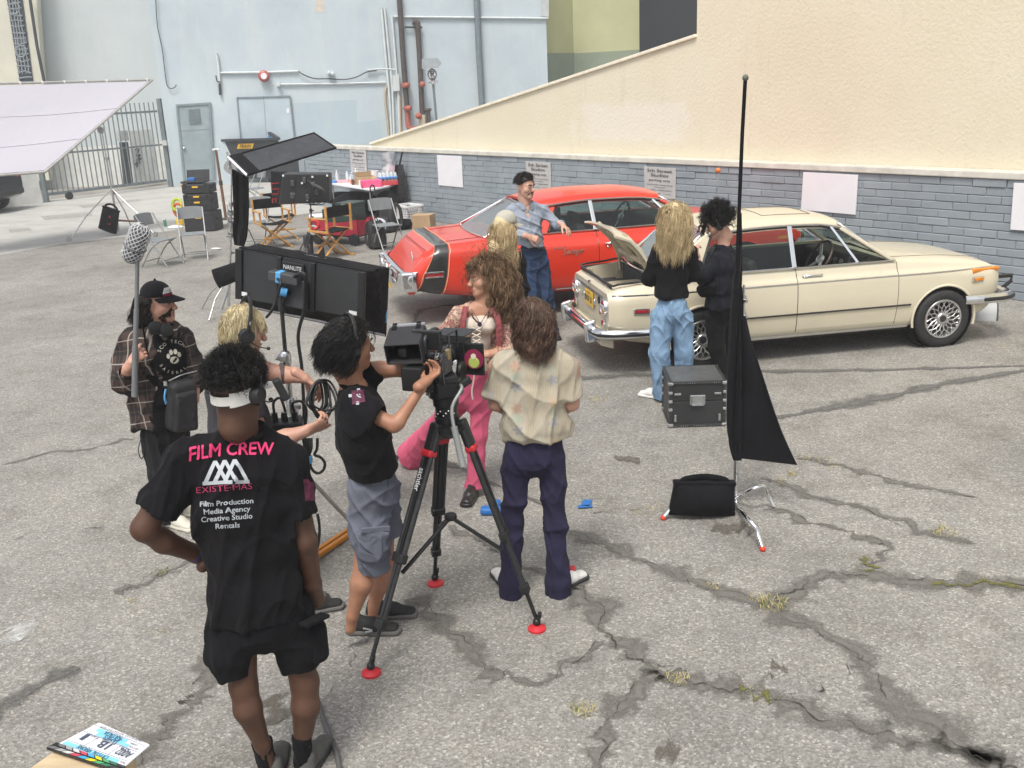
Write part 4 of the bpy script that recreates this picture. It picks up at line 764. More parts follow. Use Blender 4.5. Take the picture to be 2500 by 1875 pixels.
inn.tube([lp(-.1,-.5,-.02),lp(-.1,.5,-.02)],.028,6); inn.tube([lp(-.44,-.5,-.05),lp(-.44,0,-.02),lp(-.44,.5,-.05)],.03,6); inn.o('lid_frame',whm,ld,60)
MB().lathe([(.025,-.005),(.03,.005)],lp(-.40,.05,-.045),Lr@np.array([0,0,-1]),14).o('grommet',blk,ld,40)
# ---------- orange red hardtop coupe
red=paint('orange_red_paint',(.66,.034,.012),.45,.3,.03)
dt=thing('car','orange red hardtop coupe with black tail stripe','car',(-1.305+1.25*math.cos(R(14.3)),12.188+1.25*math.sin(R(14.3)),0),R(14.3)); dt.scale=(1.045,1.04,1.05)
K2=dict(W=[(-1.25,.80),(-1.1,.845),(-.5,.875),(.5,.89),(2.4,.89),(3.2,.87),(3.55,.82),(3.62,.78)],zs=[(-1.25,.44),(-.9,.36),(0,.27),(2.8,.25),(3.3,.32),(3.62,.42)],zw=[(-1.25,.62),(.5,.60),(2.8,.60),(3.62,.64)],
 wb=[(-1.25,.76),(-1.1,.80),(-.5,.835),(.5,.85),(2.4,.85),(3.2,.83),(3.55,.79),(3.62,.75)],zb=[(-1.25,.84),(-.8,.875),(0,.86),(1,.84),(2.6,.84),(3.62,.80)],zc=[(-1.25,.84),(-1.18,.885),(-1.0,.905),(-.35,.94),(.0,.945),(2.3,.95),(2.8,.945),(3.4,.90),(3.62,.82)],crease=.05)
K2['zq']=[(-1.25,.84),(-1.1,.895),(-.5,.925),(-.2,.94),(2.35,.94),(2.7,.925),(3.4,.87),(3.62,.81)]
B2=Body(K2); xs=np.r_[-1.25,-1.235,-1.2,-1.15,np.linspace(-1.08,3.4,66),3.5,3.56,3.62]; bd=B2.solid(xs).o('body',red,dt)
# raked tail: the tail panel leans back toward the bumper
def tail_shear(o):
    for v in o.data.vertices:
        if v.co.x<-.9: v.co.x+=(-(v.co.x+.9)/.35)*max(0,(v.co.z-.60))*.95
c=MB(); c.hexa([(.0,-.72,.36),(2.32,-.74,.36),(2.32,.74,.36),(.0,.72,.36),(-.05,-.72,1.3),(2.28,-.74,1.3),(2.28,.74,1.3),(-.05,.72,1.3)]); boolean(bd,c.o('cut',inter))
for x in(0,2.82): arch(bd,x,.36,.32,.89)
tail_shear(bd); bd.data.polygons.foreach_set('use_smooth',[True]*len(bd.data.polygons)); bd.data.set_sharp_from_angle(angle=R(38))
for x in(0,2.82):
    for s in(-1,1):
        wheel(dt,x,s*.755,.325,.2,s,.195,'disc',chrome,tyrem); MB().lathe([(.359,0),(.359,.2),(.02,.201)],(x,s*.85,.32),(0,-s,0),24,False).o('wheel_well',blk,dt,60)
        MB().tube([(x+.362*math.cos(a),s*.884,.32+.362*math.sin(a)) for a in np.linspace(-.1,PI+.1,26)],.008,6).o('wheel_arch_lip',red,dt,60)
MB().box((1.25,0,.30),(3.7,1.25,.08)).o('underbody',blk,dt)
MB().box((1.15,0,.37),(2.3,1.44,.02)).o('carpet',inter,dt)
for s in(-1,1): MB().hexa([(.02,s*.68,.37),(2.3,s*.70,.37),(2.3,s*.73,.37),(.02,s*.715,.37),(.02,s*.715,.93),(2.3,s*.72,.94),(2.3,s*.738,.94),(.02,s*.722,.93)]).o('door_card',inter,dt)
MB().hexa([(2.0,-.70,.66),(2.3,-.72,.64),(2.3,.72,.64),(2.0,.70,.66),(2.04,-.70,.93),(2.32,-.72,.96),(2.32,.72,.96),(2.04,.70,.93)]).o('dashboard',inter,dt,None,.03)
MB().box((1.25,0,.50),(.55,1.36,.24)).o('bench_seat',inter,dt,None,.06,seg=3); MB().hexa([(.9,-.68,.5),(1.05,-.68,.5),(1.05,.68,.5),(.9,.68,.5),(.78,-.66,.98),(.9,-.66,1.0),(.9,.66,1.0),(.78,.66,.98)]).o('bench_back',inter,dt,None,.05,seg=3)
for y in(-.36,.36): MB().box((.84,y,1.05),(.08,.26,.14)).o('headrest',inter,dt,None,.03,seg=3)
MB().hexa([(.1,-.66,.5),(.25,-.66,.5),(.25,.66,.5),(.1,.66,.5),(-.02,-.64,.93),(.1,-.64,.95),(.1,.64,.95),(-.02,.64,.93)]).o('rear_seat_back',inter,dt,None,.05,seg=3)
steer(dt,(1.72,.38,.92),(-.86,0,.5),.2,inter,[0,PI]); MB().lathe([(.075,0),(.075,.015)],(1.95,.35,1.17),(-1,0,0),20).o('rear_view_mirror',lampw,dt)
RK2=[(.1,1.27),(.5,1.335),(1.0,1.365),(1.5,1.355),(1.85,1.31),(1.95,1.285)]
greenhouse(dt,red,2.38,1.86,.28,-.32,.60,.765,.945,1.37,.98,.40,chrome,roofkeys=RK2,crown=.05)
stm=paint('black_stripe',(.015,.017,.017),.6,.3); pin=mat('pinstripe',(.75,.45,.25),.5)
def sx(b): return lambda v:b+.12*min(1,v/.5)
st=B2.patch(sx(-1.15),sx(-.90),.01,1,-1,.004,8,30).o('stripe',stm,dt,50); st2=B2.patch(sx(-1.15),sx(-.90),.01,1,1,.004,8,30).o('stripe',stm,dt,50); tail_shear(st); tail_shear(st2)
for b in(-1.165,-.885):
    for s in(-1,1): tail_shear(B2.line([(sx(b)(v),v) for v in np.linspace(.01,1,30)],.005,s,.004).o('pinstripe',pin,dt))
lm_=MB(); zz=.60; a=-.94
fq=lambda x,z,o:B2.pt(x,B2.vz(x,z),-1,o)
MB().tube([fq(-1.07,.575,.01),fq(-.86,.575,.01),fq(-.86,.625,.01),fq(-1.07,.625,.01)],.012,6,closed=True).o('side_marker',chrome,dt,40); MB().prism([fq(-1.06,.58,.0),fq(-.87,.58,.0),fq(-.87,.62,.0),fq(-1.06,.62,.0)],(0,-.012,0)).o('marker_lens',lampr,dt)
for s in(-1,1):
    dpm=B2.patch(.985,2.30,.12,.78,s,.003,20,20).o('door',red,dt,50)
    for x in(.982,2.303): B2.line([(x,v) for v in np.linspace(.1,.80,16)],.004,s,.001).o('door_gap',blk,dpm)
    h=MB(); a=[B2.pt(x,B2.vz(x,.79),s,o) for x,o in((1.06,0),(1.06,.025),(1.24,.025),(1.24,0))]; h.tube(a,.010,6); h.ball(B2.pt(1.09,B2.vz(1.09,.755),s,.004),.014,8); h.o('handle',chrome,dpm,60)
    MB().hexa([(3.30,s*.80,.66),(3.45,s*.79,.66),(3.45,s*.84,.66),(3.30,s*.86,.66),(3.30,s*.80,.70),(3.45,s*.79,.70),(3.45,s*.84,.70),(3.30,s*.86,.70)]).o('side_marker',lampa,dt,None,.006)
    B2.line([(x,B2.vz(x,.31)) for x in np.linspace(.45,2.35,12)],.012,s,.0,6).o('sill_moulding',chrome,dt,60)
mb=MB(); sw=[B2.pt(x,B2.vz(x,.80),-1,.006) for x in(.60,.80)]; X=nrm(sw[1]-sw[0]); put_text(mb,'Swinger',B2.pt(.66,B2.vz(.66,.735),-1,.006),X,(0,.1,1),.10,.004,.35,wmax=.26); put_text(mb,'DART',B2.pt(.50,B2.vz(.5,.785),-1,.006),X,(0,.1,1),.035,.003,wmax=.15); mb.o('name_script',chrome,dt)
for s in(-1,1): B2.line([(x,.86) for x in np.linspace(-.9,-.34,10)],.003,s,.002).o('boot_gap',mat('red_seam',(.18,.02,.01),.7),dt)
B2.line([(2.42+.0*u,v) for v,u in zip(np.linspace(.80,1,8),range(8))],.003,-1,.002).o('hood_gap',mat('red_seam',(.18,.02,.01),.7),dt)
MB().hexa([(2.75,-.20,.945),(3.15,-.20,.92),(3.15,.20,.92),(2.75,.20,.945),(2.75,-.18,1.0),(3.08,-.18,.975),(3.08,.18,.975),(2.75,.18,1.0)]).o('hood_scoop',stm,dt,None,.015)
ant=MB().tube([(2.55,-.72,.90),(2.55,-.72,1.5)],.005,6).o('aerial',chrome,dt); MB().ball((2.55,-.72,1.52),.032,12).o('aerial_ball',mat('orange_ball',(.75,.2,.04),.5),ant,60)
# tail: chrome loop bumper with lamps
tp_=lambda y,z:V3(-1.25-.03+max(0,z-.62)*.42,y,z)
MB().prism([(-1.16,-.70,.69),(-1.16,.70,.69),(-1.045,.66,.82),(-1.045,-.66,.82)],(-.012,0,-.006)).o('tail_panel',red,dt,None,.004)
bb_=spline([(-1.17,-.865,.53),(-1.24,-.86,.53),(-1.30,-.82,.53),(-1.33,-.7,.53),(-1.35,0,.53),(-1.33,.7,.53),(-1.30,.82,.53),(-1.24,.86,.53),(-1.17,.865,.53)],48)
P=[]
for p in bb_:
    d=nrm(V3(p[0]+.6,p[1],0)); P.append([p+d*o+V3(0,0,z) for o,z in((-.05,.115),(.0,.11),(.012,.08),(.02,.02),(.018,-.05),(.0,-.10),(-.05,-.11))])
rb=MB().sheet(P,-.012).o('rear_bumper',chrome,dt,50)
for s in(-1,1):
    MB().box((-1.352,s*.52,.585),(.03,.40,.095)).o('tail_lamp_recess',mat('lamp_recess',(.10,.03,.035),.3,.4),dt,None,.01); MB().box((-1.362,s*.60,.585),(.024,.16,.07)).o('tail_lamp',lampr,dt,None,.008)
    MB().tube([(-1.372,s*.70,.53),(-1.372,s*.36,.53),(-1.372,s*.36,.64),(-1.372,s*.70,.64)],.013,6,closed=True).o('lamp_bezel',chrome,dt,40)
    lw_=MB().box((-1.362,s*.30,.585),(.03,.07,.08)).o('reversing_lamp',lampw,dt,None,.01)
    MB().tube(spline([(-1.37,s*.20+.06,.44),(-1.41,s*.20+.06,.62),(-1.40,s*.20,.67),(-1.41,s*.20-.06,.62),(-1.37,s*.20-.06,.44)],20),.022,7).o('overrider',chrome,dt,60)
    MB().hexa([(-1.385,s*.76,.45),(-1.22,s*.84,.45),(-1.22,s*.885,.45),(-1.34,s*.86,.45),(-1.375,s*.76,.645),(-1.20,s*.83,.645),(-1.20,s*.875,.645),(-1.33,s*.85,.645)]).o('bumper_end',chrome,dt,None,.02,seg=3)
pl=MB().box((-1.362,.0,.40),(.012,.30,.10)).o('licence_plate',mat('plate_yellow',(.78,.50,.05),.45),dt,None,.004)
MB().box((-1.20,0,.40),(.10,1.3,.10)).o('valance',red,dt,None,.03)
mb=MB(); c=V3(-1.115,-.46,.76)
for a,b in(((0,.0,.05),(0,.05,-.01)),((0,.05,-.01),(0,-.05,-.01)),((0,.0,.05),(0,-.005,-.06)),((0,-.03,.02),(0,-.03,-.05))): mb.bar(c+V3(-.03+a[2]*.5*0,a[1],a[2]),c+V3(-.03,b[1],b[2]),.018,.012,(1,0,0))
mb.o('badge',lampw,dt)
MB().hexa([(3.58,-.76,.42),(3.72,-.7,.42),(3.72,.7,.42),(3.58,.76,.42),(3.58,-.76,.56),(3.74,-.7,.55),(3.74,.7,.55),(3.58,.76,.56)]).o('front_bumper',chrome,dt,None,.04,seg=3)
MB().box((3.62,0,.70),(.06,1.4,.16)).o('grille',blk,dt,None,.02)
for s in(-1,1): MB().lathe([(.09,0),(.095,.03),(.0005,.05)],(3.64,s*.58,.70),(1,0,0),20,False).o('headlight',lampw,dt,50)
for y in(-.35,.35): MB().tube([(2.36,y,.965),(2.26,y+.3,1.03)],.008,5).o('wiper',blk,dt)
# parking block behind the cream car's front wheel
pb=thing('parking_stop','grey half round parking stop beyond the cream car front wheel','parking stop',G(2400,775)); a=G(2368,782); b=G(2432,784); d=nrm(b-a); n=V3(-d[1],d[0],0); L_=np.linalg.norm(b-a)
def hs(p): return [p+n*(.16*math.cos(t)+.16)+V3(0,0,.20*math.sin(t)**.8) for t in np.linspace(0,PI,12)]
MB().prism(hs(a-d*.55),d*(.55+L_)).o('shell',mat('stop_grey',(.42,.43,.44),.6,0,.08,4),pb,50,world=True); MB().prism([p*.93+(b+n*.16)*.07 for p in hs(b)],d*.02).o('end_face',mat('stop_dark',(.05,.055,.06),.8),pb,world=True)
# ================= GEAR AT THE BACK OF THE LOT
wood=mat('varnished_wood',(.52,.27,.075),.42,0,.25,9,bs=60,bst=.1,stretch=(1,1,6)); greyp2=mat('grey_chair_plastic',(.20,.215,.225),.55,0,.1,6); tubeg=mat('grey_chair_tube',(.36,.37,.37),.4,.6,.1,8); bf=BLACKF(); bp_=BLACKP(); steel=STEEL()
silver=mat('stand_silver',(.60,.61,.62),.3,1.,.08)
def rotz_of(px_dir): return px_dir
def folding_chair(px,rz,lab):
    r=thing('folding_chair',lab,'folding chair',G(*px),rz,'grey folding chairs'); # faces +x
    P=[[(.20-.40*i/6,y,.455+.012*math.sin(PI*i/6)*-1) for y in np.linspace(-.20,.20,7)] for i in range(7)]
    MB().sheet(P,-.018,(0,0,1)).o('seat',greyp2,r,50,.005)
    P=[[(-.25-.035*(z-.68)/.2-.03*(1-(y/.22)**2),y,z-(.02*abs(y/.22)**3 if z>.8 else 0)) for y in np.linspace(-.22,.22,9)] for z in np.linspace(.68,.89,5)]
    MB().sheet(P,.014,(1,0,0)).o('backrest',greyp2,r,50,.004)
    for s in(-1,1):
        MB().tube([(.27,s*.215,0),(.0,s*.215,.44),(-.24,s*.215,.87)],.0125,7).o('front_leg',tubeg,r,60); MB().tube(spline([(-.28,s*.195,0),(-.05,s*.195,.30),(.16,s*.195,.44)],12),.0125,7).o('rear_leg',tubeg,r,60)
    MB().tube([(.20,-.215,.12),(.20,.215,.12)],.009,6).o('stretcher',tubeg,r,60); MB().tube([(-.22,-.195,.09),(-.22,.195,.09)],.009,6).o('stretcher',tubeg,r,60)
    return r
def director_chair(px,rz,lab):
    r=thing('director_chair',lab,'director chair',G(*px),rz,"wooden director's chairs") # faces +x
    P=[[(x,y,.47-.035*(1-(y/.25)**2)) for y in np.linspace(-.25,.25,9)] for x in np.linspace(-.2,.2,5)]
    MB().sheet(P,-.006,(0,0,1)).o('seat',bf,r,60)
    P=[[(-.235-.03*(1-(y/.27)**2),y,z) for y in np.linspace(-.275,.275,9)] for z in np.linspace(.70,.88,4)]
    MB().sheet(P,.006,(1,0,0)).o('backrest',bf,r,60)
    for s in(-1,1):
        MB().bar((-.24,s*.27,.46),(-.25,s*.27,.90),.028,.045).o('back_post',wood,r,None,.004); MB().bar((.19,s*.27,.46),(.19,s*.27,.67),.028,.04).o('arm_post',wood,r,None,.004)
        MB().bar((-.26,s*.275,.68),(.26,s*.275,.68),.055,.022).o('armrest',wood,r,None,.006); MB().bar((-.27,s*.27,.46),(.25,s*.27,.46),.03,.035).o('seat_rail',wood,r,None,.004); MB().bar((-.28,s*.26,.02),(.27,s*.26,.02),.03,.035).o('floor_rail',wood,r,None,.004)
    for x in(-.13,.13):
        for s in(-1,1): MB().bar((x+s*.012,s*.26,.03),(x+s*.012,-s*.25,.45),.022,.042,(1,0,0)).o('leg',wood,r,None,.004)
    MB().bar((.14,-.25,.2),(.14,.25,.2),.02,.03).o('foot_rest',wood,r,None,.004)
    return r
folding_chair((478,632),R(-75),'grey folding chair facing the camera beside the black tool cases')
folding_chair((398,648),R(-20),'grey folding chair partly hidden behind the boom microphone')
folding_chair((624,502),R(-140),'grey folding chair behind the hanging black flag, under the dumpster')
folding_chair((950,610),R(-60),'grey folding chair beside the white laundry basket and the red car')
folding_chair((632,600),R(-100),"grey folding chair mostly hidden by the director's chairs")
director_chair((672,604),R(-62),"wooden director's chair nearest the big light panel with black seat")
director_chair((690,584),R(-70),"wooden director's chair set behind another one, black back cloth")
director_chair((812,626),R(140),"wooden director's chair seen from behind beside the red tape roll")
# tool case stack
cs=mat('case_black',(.02,.021,.023),.5,0,.2,9,bs=70,bst=.1); yl=mat('latch_yellow',(.72,.42,.03),.5)
def case(lab,z,dx,dy,dz,rz,px=(500,562),latch=0,name='tool_case'):
    b=G(*px); r=thing(name,lab,'tool case',(b[0],b[1],z),rz,'stacked black tool cases'); MB().box((0,0,dz/2),(dx,dy,dz-.01)).o('shell',cs,r,None,.02,seg=2)
    for i in range(latch):
        zz=dz*(i+.6)/latch if latch>1 else dz*.72; q=MB().box((0,-dy/2-.008,zz-dz*.02),(.13,.02,.035)).o('latch',yl,r,None,.005)
        if latch>1: MB().box((0,-dy/2-.004,zz-dz/latch*.55),(dx*.94,.012,.012)).o('drawer_gap',bp_,r)
    for s in(-1,1): MB().box((s*dx*.38,-dy/2-.008,dz*.93),(.05,.03,.07)).o('clip',cs,r,None,.008); MB().bar((s*(dx/2+.012),-.1,dz*.6),(s*(dx/2+.012),.1,dz*.6),.02,.03).o('side_handle',cs,r,None,.006)
    return r
rzc=R(-6)
case('big black rolling bin at the bottom of the tool case stack',0,.66,.5,.42,rzc,latch=1); case('black tool case with three yellow drawer latches, middle of the stack',.425,.60,.42,.36,rzc,latch=3)
t_=case('shallow black tool case near the top of the stack',.79,.60,.42,.20,rzc,latch=1); 
b=G(500,562); r=thing('tool_tray','open black tray with raised lid on top of the tool cases','tray',(b[0]-.1,b[1]+.1,1.0),rzc)
MB().box((0,0,.02),(.5,.36,.04)).o('base',cs,r,None,.01); MB().hexa([(-.25,.16,.03),(.25,.16,.03),(.25,.19,.03),(-.25,.19,.03),(-.25,.22,.25),(.25,.22,.25),(.25,.25,.25),(-.25,.25,.25)]).o('lid',cs,r,None,.01); MB().box((-.05,-.05,.07),(.16,.12,.08)).o('blue_cloth',mat('blue_cloth',(.05,.16,.42),.8),r,None,.02)
tag(MB().box(G(440,552)+V3(0,0,.09),(.17,.12,.18),.4).o('yellow_bag',mat('yellow_bag',(.72,.47,.03),.6,0,.15,9),None,None,.05,seg=3),'small yellow bag beside the black tool cases','bag')
def blob(name,lab,cat,c,r,m,seed=0,n=3,amp=.18,group=None,parent=None):
    bm=bmesh.new(); bmesh.ops.create_icosphere(bm,subdivisions=n,radius=1); q=np.random.default_rng(seed); k=q.normal(0,1,(10,3))*2.2; ph=q.uniform(0,6,10); v=np.array([x.co[:] for x in bm.verts]); f=[tuple(y.index for y in x.verts) for x in bm.faces]; bm.free()
    d=sum(np.abs(np.sin(v@k[i]+ph[i])) for i in range(10))/10-.6; v=v*(1+amp*d[:,None]*2)*np.array(r)+np.array(c,float); 
    v[:,2]=np.maximum(v[:,2],c[2]-r[2]*.85)
    o=mkobj(name,v,f,m,parent,60,world=parent is not None); return tag(o,lab,cat,group) if lab else o
blob('white_cloth','crumpled white paper lying by the yellow bag','paper',G(430,558)+V3(0,0,.03),(.17,.11,.045),wb,3)
blob('white_scrap','small crumpled clear wrapper on the asphalt','litter',G(528,610)+V3(0,0,.02),(.1,.05,.025),mat('clear_wrap',(.62,.62,.62),.3),4)
r=thing('drink_can','green drinks can standing on the concrete','can',G(404,553)); MB().lathe([(.028,0),(.033,.01),(.033,.14),(.027,.155)],n=16).o('body',mat('can_green',(.12,.36,.2),.35,.3),r,40); MB().lathe([(.027,.155),(.025,.158)],n=16).o('lid',silver,r)
r=thing('cable_coil','coiled neon yellow and orange cable beside the tool cases','cable',G(438,545)+V3(0,0,.0)); MB().tube([(.1*math.cos(a),.05*math.sin(a),.42+.12*math.sin(a)) for a in np.linspace(0,2*PI,20)[:-1]],.035,7,closed=True).o('loop',mat('neon_yellow',(.6,.75,.06),.6),r,60); MB().tube([(.02+.1*math.cos(a),-.02,.30+.14*math.sin(a)) for a in np.linspace(0,2*PI,20)[:-1]],.03,7,closed=True).o('loop',mat('orange_cloth',(.75,.16,.05),.7),r,60); MB().box((0,.06,.17),(.1,.08,.34)).o('hook_post',cs,r)
r=thing('stanchion','rusty brown pole on a round base before the dumpster','pole',G(552,536)); bro=mat('brown_pole',(.17,.09,.05),.55,0,.3,6); MB().lathe([(.19,0),(.19,.02),(.15,.035),(.03,.05)],n=28).o('base',mat('base_dark',(.06,.045,.04),.6),r,40); tp=Pl(G(552,536))(527,365); MB().tube([(0,0,.04),tuple((tp-G(552,536))*.55),tuple(tp-G(552,536))],[.035,.032,.03],10).o('pole',bro,r,60); MB().tube([tuple((tp-G(552,536))*.5),tuple((tp-G(552,536))*.56)],.045,10).o('collar',mat('base_dark',(.06,.045,.04),.6),r,60); MB().box(tp-G(552,536),(.16,.05,.04)).o('top_bar',wb,r,None,.01)
# dumpster
FL,FRr=G(503,448),G(668,446); dmat=mat('dumpster_steel',(.035,.04,.045),.55,0,.4,3,bs=15)
_d=nrm(FRr-FL); _n=V3(-_d[1],_d[0],0); _n=_n if _n@FL>0 else -_n; _f=Pl(FL-_n*.18,_n); q0,q1=_f(526,349),_f(680,336); ZR=(q0[2]+q1[2])/2
q=[V3(q0[0],q0[1],ZR),V3(q1[0],q1[1],ZR)]; _b=Pl(FL+_n*1.4,_n); q+=[_b(627,306),_b(480,319)]
cen=sum(q)/4; b0=[FL,FRr,FRr+(q[2]-q[1])*.85,FL+(q[3]-q[0])*.85]; b0=[V3(p[0],p[1],.14) for p in b0]
du=thing('dumpster','black dumpster with open blue interior and trash label','dumpster',(cen[0],cen[1],0)); inn=[p+(cen-p)*.05 for p in q]; inn=[V3(p[0],p[1],p[2]+.01) for p in inn]; ib=[V3(*(p+(V3(cen[0],cen[1],0)-V3(p[0],p[1],0))*.1)) for p in b0]; ib=[V3(p[0],p[1],.25) for p in ib]
mb=MB(); V=b0+q+inn+ib; mb.add(V,[(3,2,1,0),(0,1,5,4),(1,2,6,5),(2,3,7,6),(3,0,4,7),(4,5,9,8),(5,6,10,9),(6,7,11,10),(7,4,8,11)]); mb.o('body',dmat,du,world=True)
mb=MB(); mb.add(inn+ib,[(0,1,5,4),(1,2,6,5),(2,3,7,6),(3,0,4,7),(4,5,6,7)]); mb.o('lining',mat('dumpster_blue',(.05,.17,.33),.5,0,.35,2),du,world=True)
mb=MB()
for i in range(4): mb.bar(q[i]+V3(0,0,.02),q[(i+1)%4]+V3(0,0,.02),.10,.07)
mb.o('rim',dmat,du,world=True)
fd=nrm(q[1]-q[0]); fo=V3(fd[1],-fd[0],0); fo=fo if fo@cen<0 else -fo
for z in(ZR*.62,ZR*.36):
    t=(z-.14)/(ZR-.14); a=b0[0]*(1-t)+q[0]*t; b=b0[1]*(1-t)+q[1]*t; MB().bar(a+fo*.03,b+fo*.03,.08,.12).o('rib',dmat,du,world=True)
a=b0[0]*.4+q[0]*.6; MB().hexa([a-fd*.02+fo*.0+V3(0,0,-.15),a+fo*.0-fd*.16+V3(0,0,-.15),a-fd*.16-fo*.9+V3(0,0,-.15),a-fd*.02-fo*.9+V3(0,0,-.15),a-fd*.02+V3(0,0,.15),a-fd*.16+V3(0,0,.15),a-fd*.16-fo*.9+V3(0,0,.15),a-fd*.02-fo*.9+V3(0,0,.15)]).o('lift_pocket',dmat,du,world=True)
for u in(.15,.4,.65,.9): MB().box(q[3]*(1-u)+q[2]*u+V3(0,0,.06),(.35,.1,.1)).o('hinge',dmat,du,world=True)
for p in b0: MB().cyl(V3(p[0],p[1],.09)*1+(cen*V3(1,1,0)-p*V3(1,1,0))*.1+fd*-.03,V3(p[0],p[1],.09)+(cen*V3(1,1,0)-p*V3(1,1,0))*.1+fd*.03,.09).o('caster',bp_,du,50,world=True)
t=.85; a=(b0[0]*.5+b0[1]*.5)*(1-t)+(q[0]*.5+q[1]*.5)*t+fo*.012; nq=nrm(q[0]-b0[0]); lb=MB().hexa([a-fd*.28-nq*.09,a+fd*.28-nq*.09,a+fd*.28-nq*.09-fo*.02,a-fd*.28-nq*.09-fo*.02,a-fd*.28+nq*.09,a+fd*.28+nq*.09,a+fd*.28+nq*.09-fo*.02,a-fd*.28+nq*.09-fo*.02]).o('label',yl,du,world=True); mb=MB(); put_text(mb,'TRASH',a+fo*.012,fd,nq,.17,.012,wmax=.42); mb.o('label_text',mat('ink',(.02,.02,.02),.6),du,world=True)
blob('trash_bag','pink and clear bag lying on the bin beside the dumpster','bag',Pl(G(705,470))(712,412),(.35,.2,.14),mat('clear_bag',(.45,.40,.42),.25,0,.3,6),8)
tag(MB().box(G(712,470)+V3(0,0,.5),(.9,.5,1.0)).o('low_bin',dmat,None,None,.03),'dark bin beside the dumpster carrying a bag','bin')
# second light panel on its stand
def stand(name,lab,base,top,legs,lr=.45,cat='stand',m=None,group=None,knobs=True,hub=.42,r0=.017):
    m=m or silver; base=np.array(base,float); s=thing(name,lab,cat,base,0,group); top=np.array(top,float)-base
    MB().tube([(0,0,.08),tuple(top*.4),],r0,10).o('lower_column',m,s,60); MB().tube([tuple(top*.38),tuple(top*.72)],r0*.82,10).o('middle_column',m,s,60); MB().tube([tuple(top*.7),tuple(top)],r0*.62,10).o('upper_column',m,s,60)
    for t in(.4,.72): MB().lathe([(r0*1.5,-.03),(r0*1.6,.0),(r0*1.5,.03)],tuple(top*t),tuple(top)).o('collar',m,s,40); MB().box(tuple(top*t+V3(.035,-.01,0)),(.05,.012,.02)).o('knob',bp_,s,None,.004)
    for a in legs:
        d=V3(math.cos(a),math.sin(a),0); MB().tube([tuple(top*(hub/np.linalg.norm(top))),tuple(d*lr*.6+V3(0,0,hub*.48)),tuple(d*lr+V3(0,0,.012))],r0*.6,7).o('leg',m,s,60)
    return s
def grip(c,ax,parent,s=1.):
    x,y,z=frame(ax); mb=MB(); mb.lathe([(.05*s,-.03*s),(.058*s,0),(.05*s,.03*s)],c,z,18); mb.bar(np.array(c)+z*.05*s,np.array(c)+z*.05*s+x*.13*s,.03*s,.012*s); mb.cyl(np.array(c),np.array(c)+z*.09*s,.013*s); return mb.o('grip_head',silver,parent,40,world=True)
LB=G(764,626); LP=Pl(LB)
s2=stand('light_stand','black equipment stand with red tape roll and pouches near the table',LB,LP(757,470),[.3,2.4,4.5],.42,m=bp_)
MB().tube([LP(768,548)+V3(.075*math.cos(a),-.05,.075*math.sin(a)) for a in np.linspace(0,2*PI,24)[:-1]],.03,8,closed=True).o('tape_roll',mat('red_tape',(.62,.05,.05),.45),s2,60,world=True); MB().tube([LP(766,561)+V3(.07*math.cos(a),-.04,.07*math.sin(a)) for a in np.linspace(0,2*PI,24)[:-1]],.02,8,closed=True).o('tape_roll',mat('clear_tape',(.55,.6,.62),.3),s2,60,world=True)
for x,y,h in((748,590,.2),(758,612,.22),(785,618,.2),(757,580,.18)): p=LP(x,y); MB().lathe([(.05,-h/2),(.055,0),(.05,h/2),(.03,h/2+.02)],p,(0,0,1),14).o('pouch',bp_,s2,50,world=True)
pb=thing('studio_light','black studio light with cables on a stand before the table','studio light',LP(745,495))
bq_=[(690,424),(802,424),(804,494),(680,500)]; P=[LP(*p) for p in bq_]; bk=V3(0,.35,0)
MB().prism(P,bk).o('housing',bp_,pb,None,.02,world=True); Pb=[LP(661,418,.5),LP(800,421,.5),LP(800,488,.5),LP(664,495,.5)]
MB().hexa([P[3]+bk*.3,P[2]+bk*.3,Pb[2],Pb[3],P[0]+bk*.3,P[1]+bk*.3,Pb[1],Pb[0]]).o('softbox',bf,pb,world=True)
qx=nrm(P[1]-P[0])
for u,v in((.25,.3),(.28,.7),(.5,.2),(.72,.35),(.8,.6),(.62,.75)): c=P[0]+(P[1]-P[0])*u+(P[3]-P[0])*v; MB().box(c-V3(0,.03,0),(.06,.06,.1)).o('module',mat('dark_grey_plastic',(.06,.06,.065),.5),pb,None,.01,world=True)
for u,v in((.02,.06),(.98,.06),(.3,.65),(.62,.85),(.45,.3),(.66,.1)): c=P[0]+(P[1]-P[0])*u+(P[3]-P[0])*v; MB().box(c-V3(0,.012,0),(.03,.02,.03)).o('label',wb,pb,world=True)
mb=MB(); put_text(mb,'LITE',LP(671,470,.22),LP(672,485,.25)-LP(670,455,.2),(.9,.4,0),.2,.01,wmax=.36); mb.o('lettering',mat('print_red',(.5,.05,.05),.5),pb,world=True)
for k in range(5):
    a=LP(752+k*7,440+k*3)-V3(0,.05,0); MB().tube(spline([a,a+V3(.1,-.08,-.1),a+V3(.02*k,-.05,-.3),LP(757,500)-V3(0,.04,0)],14),.008,5).o('cable',bp_,pb,60,world=True)
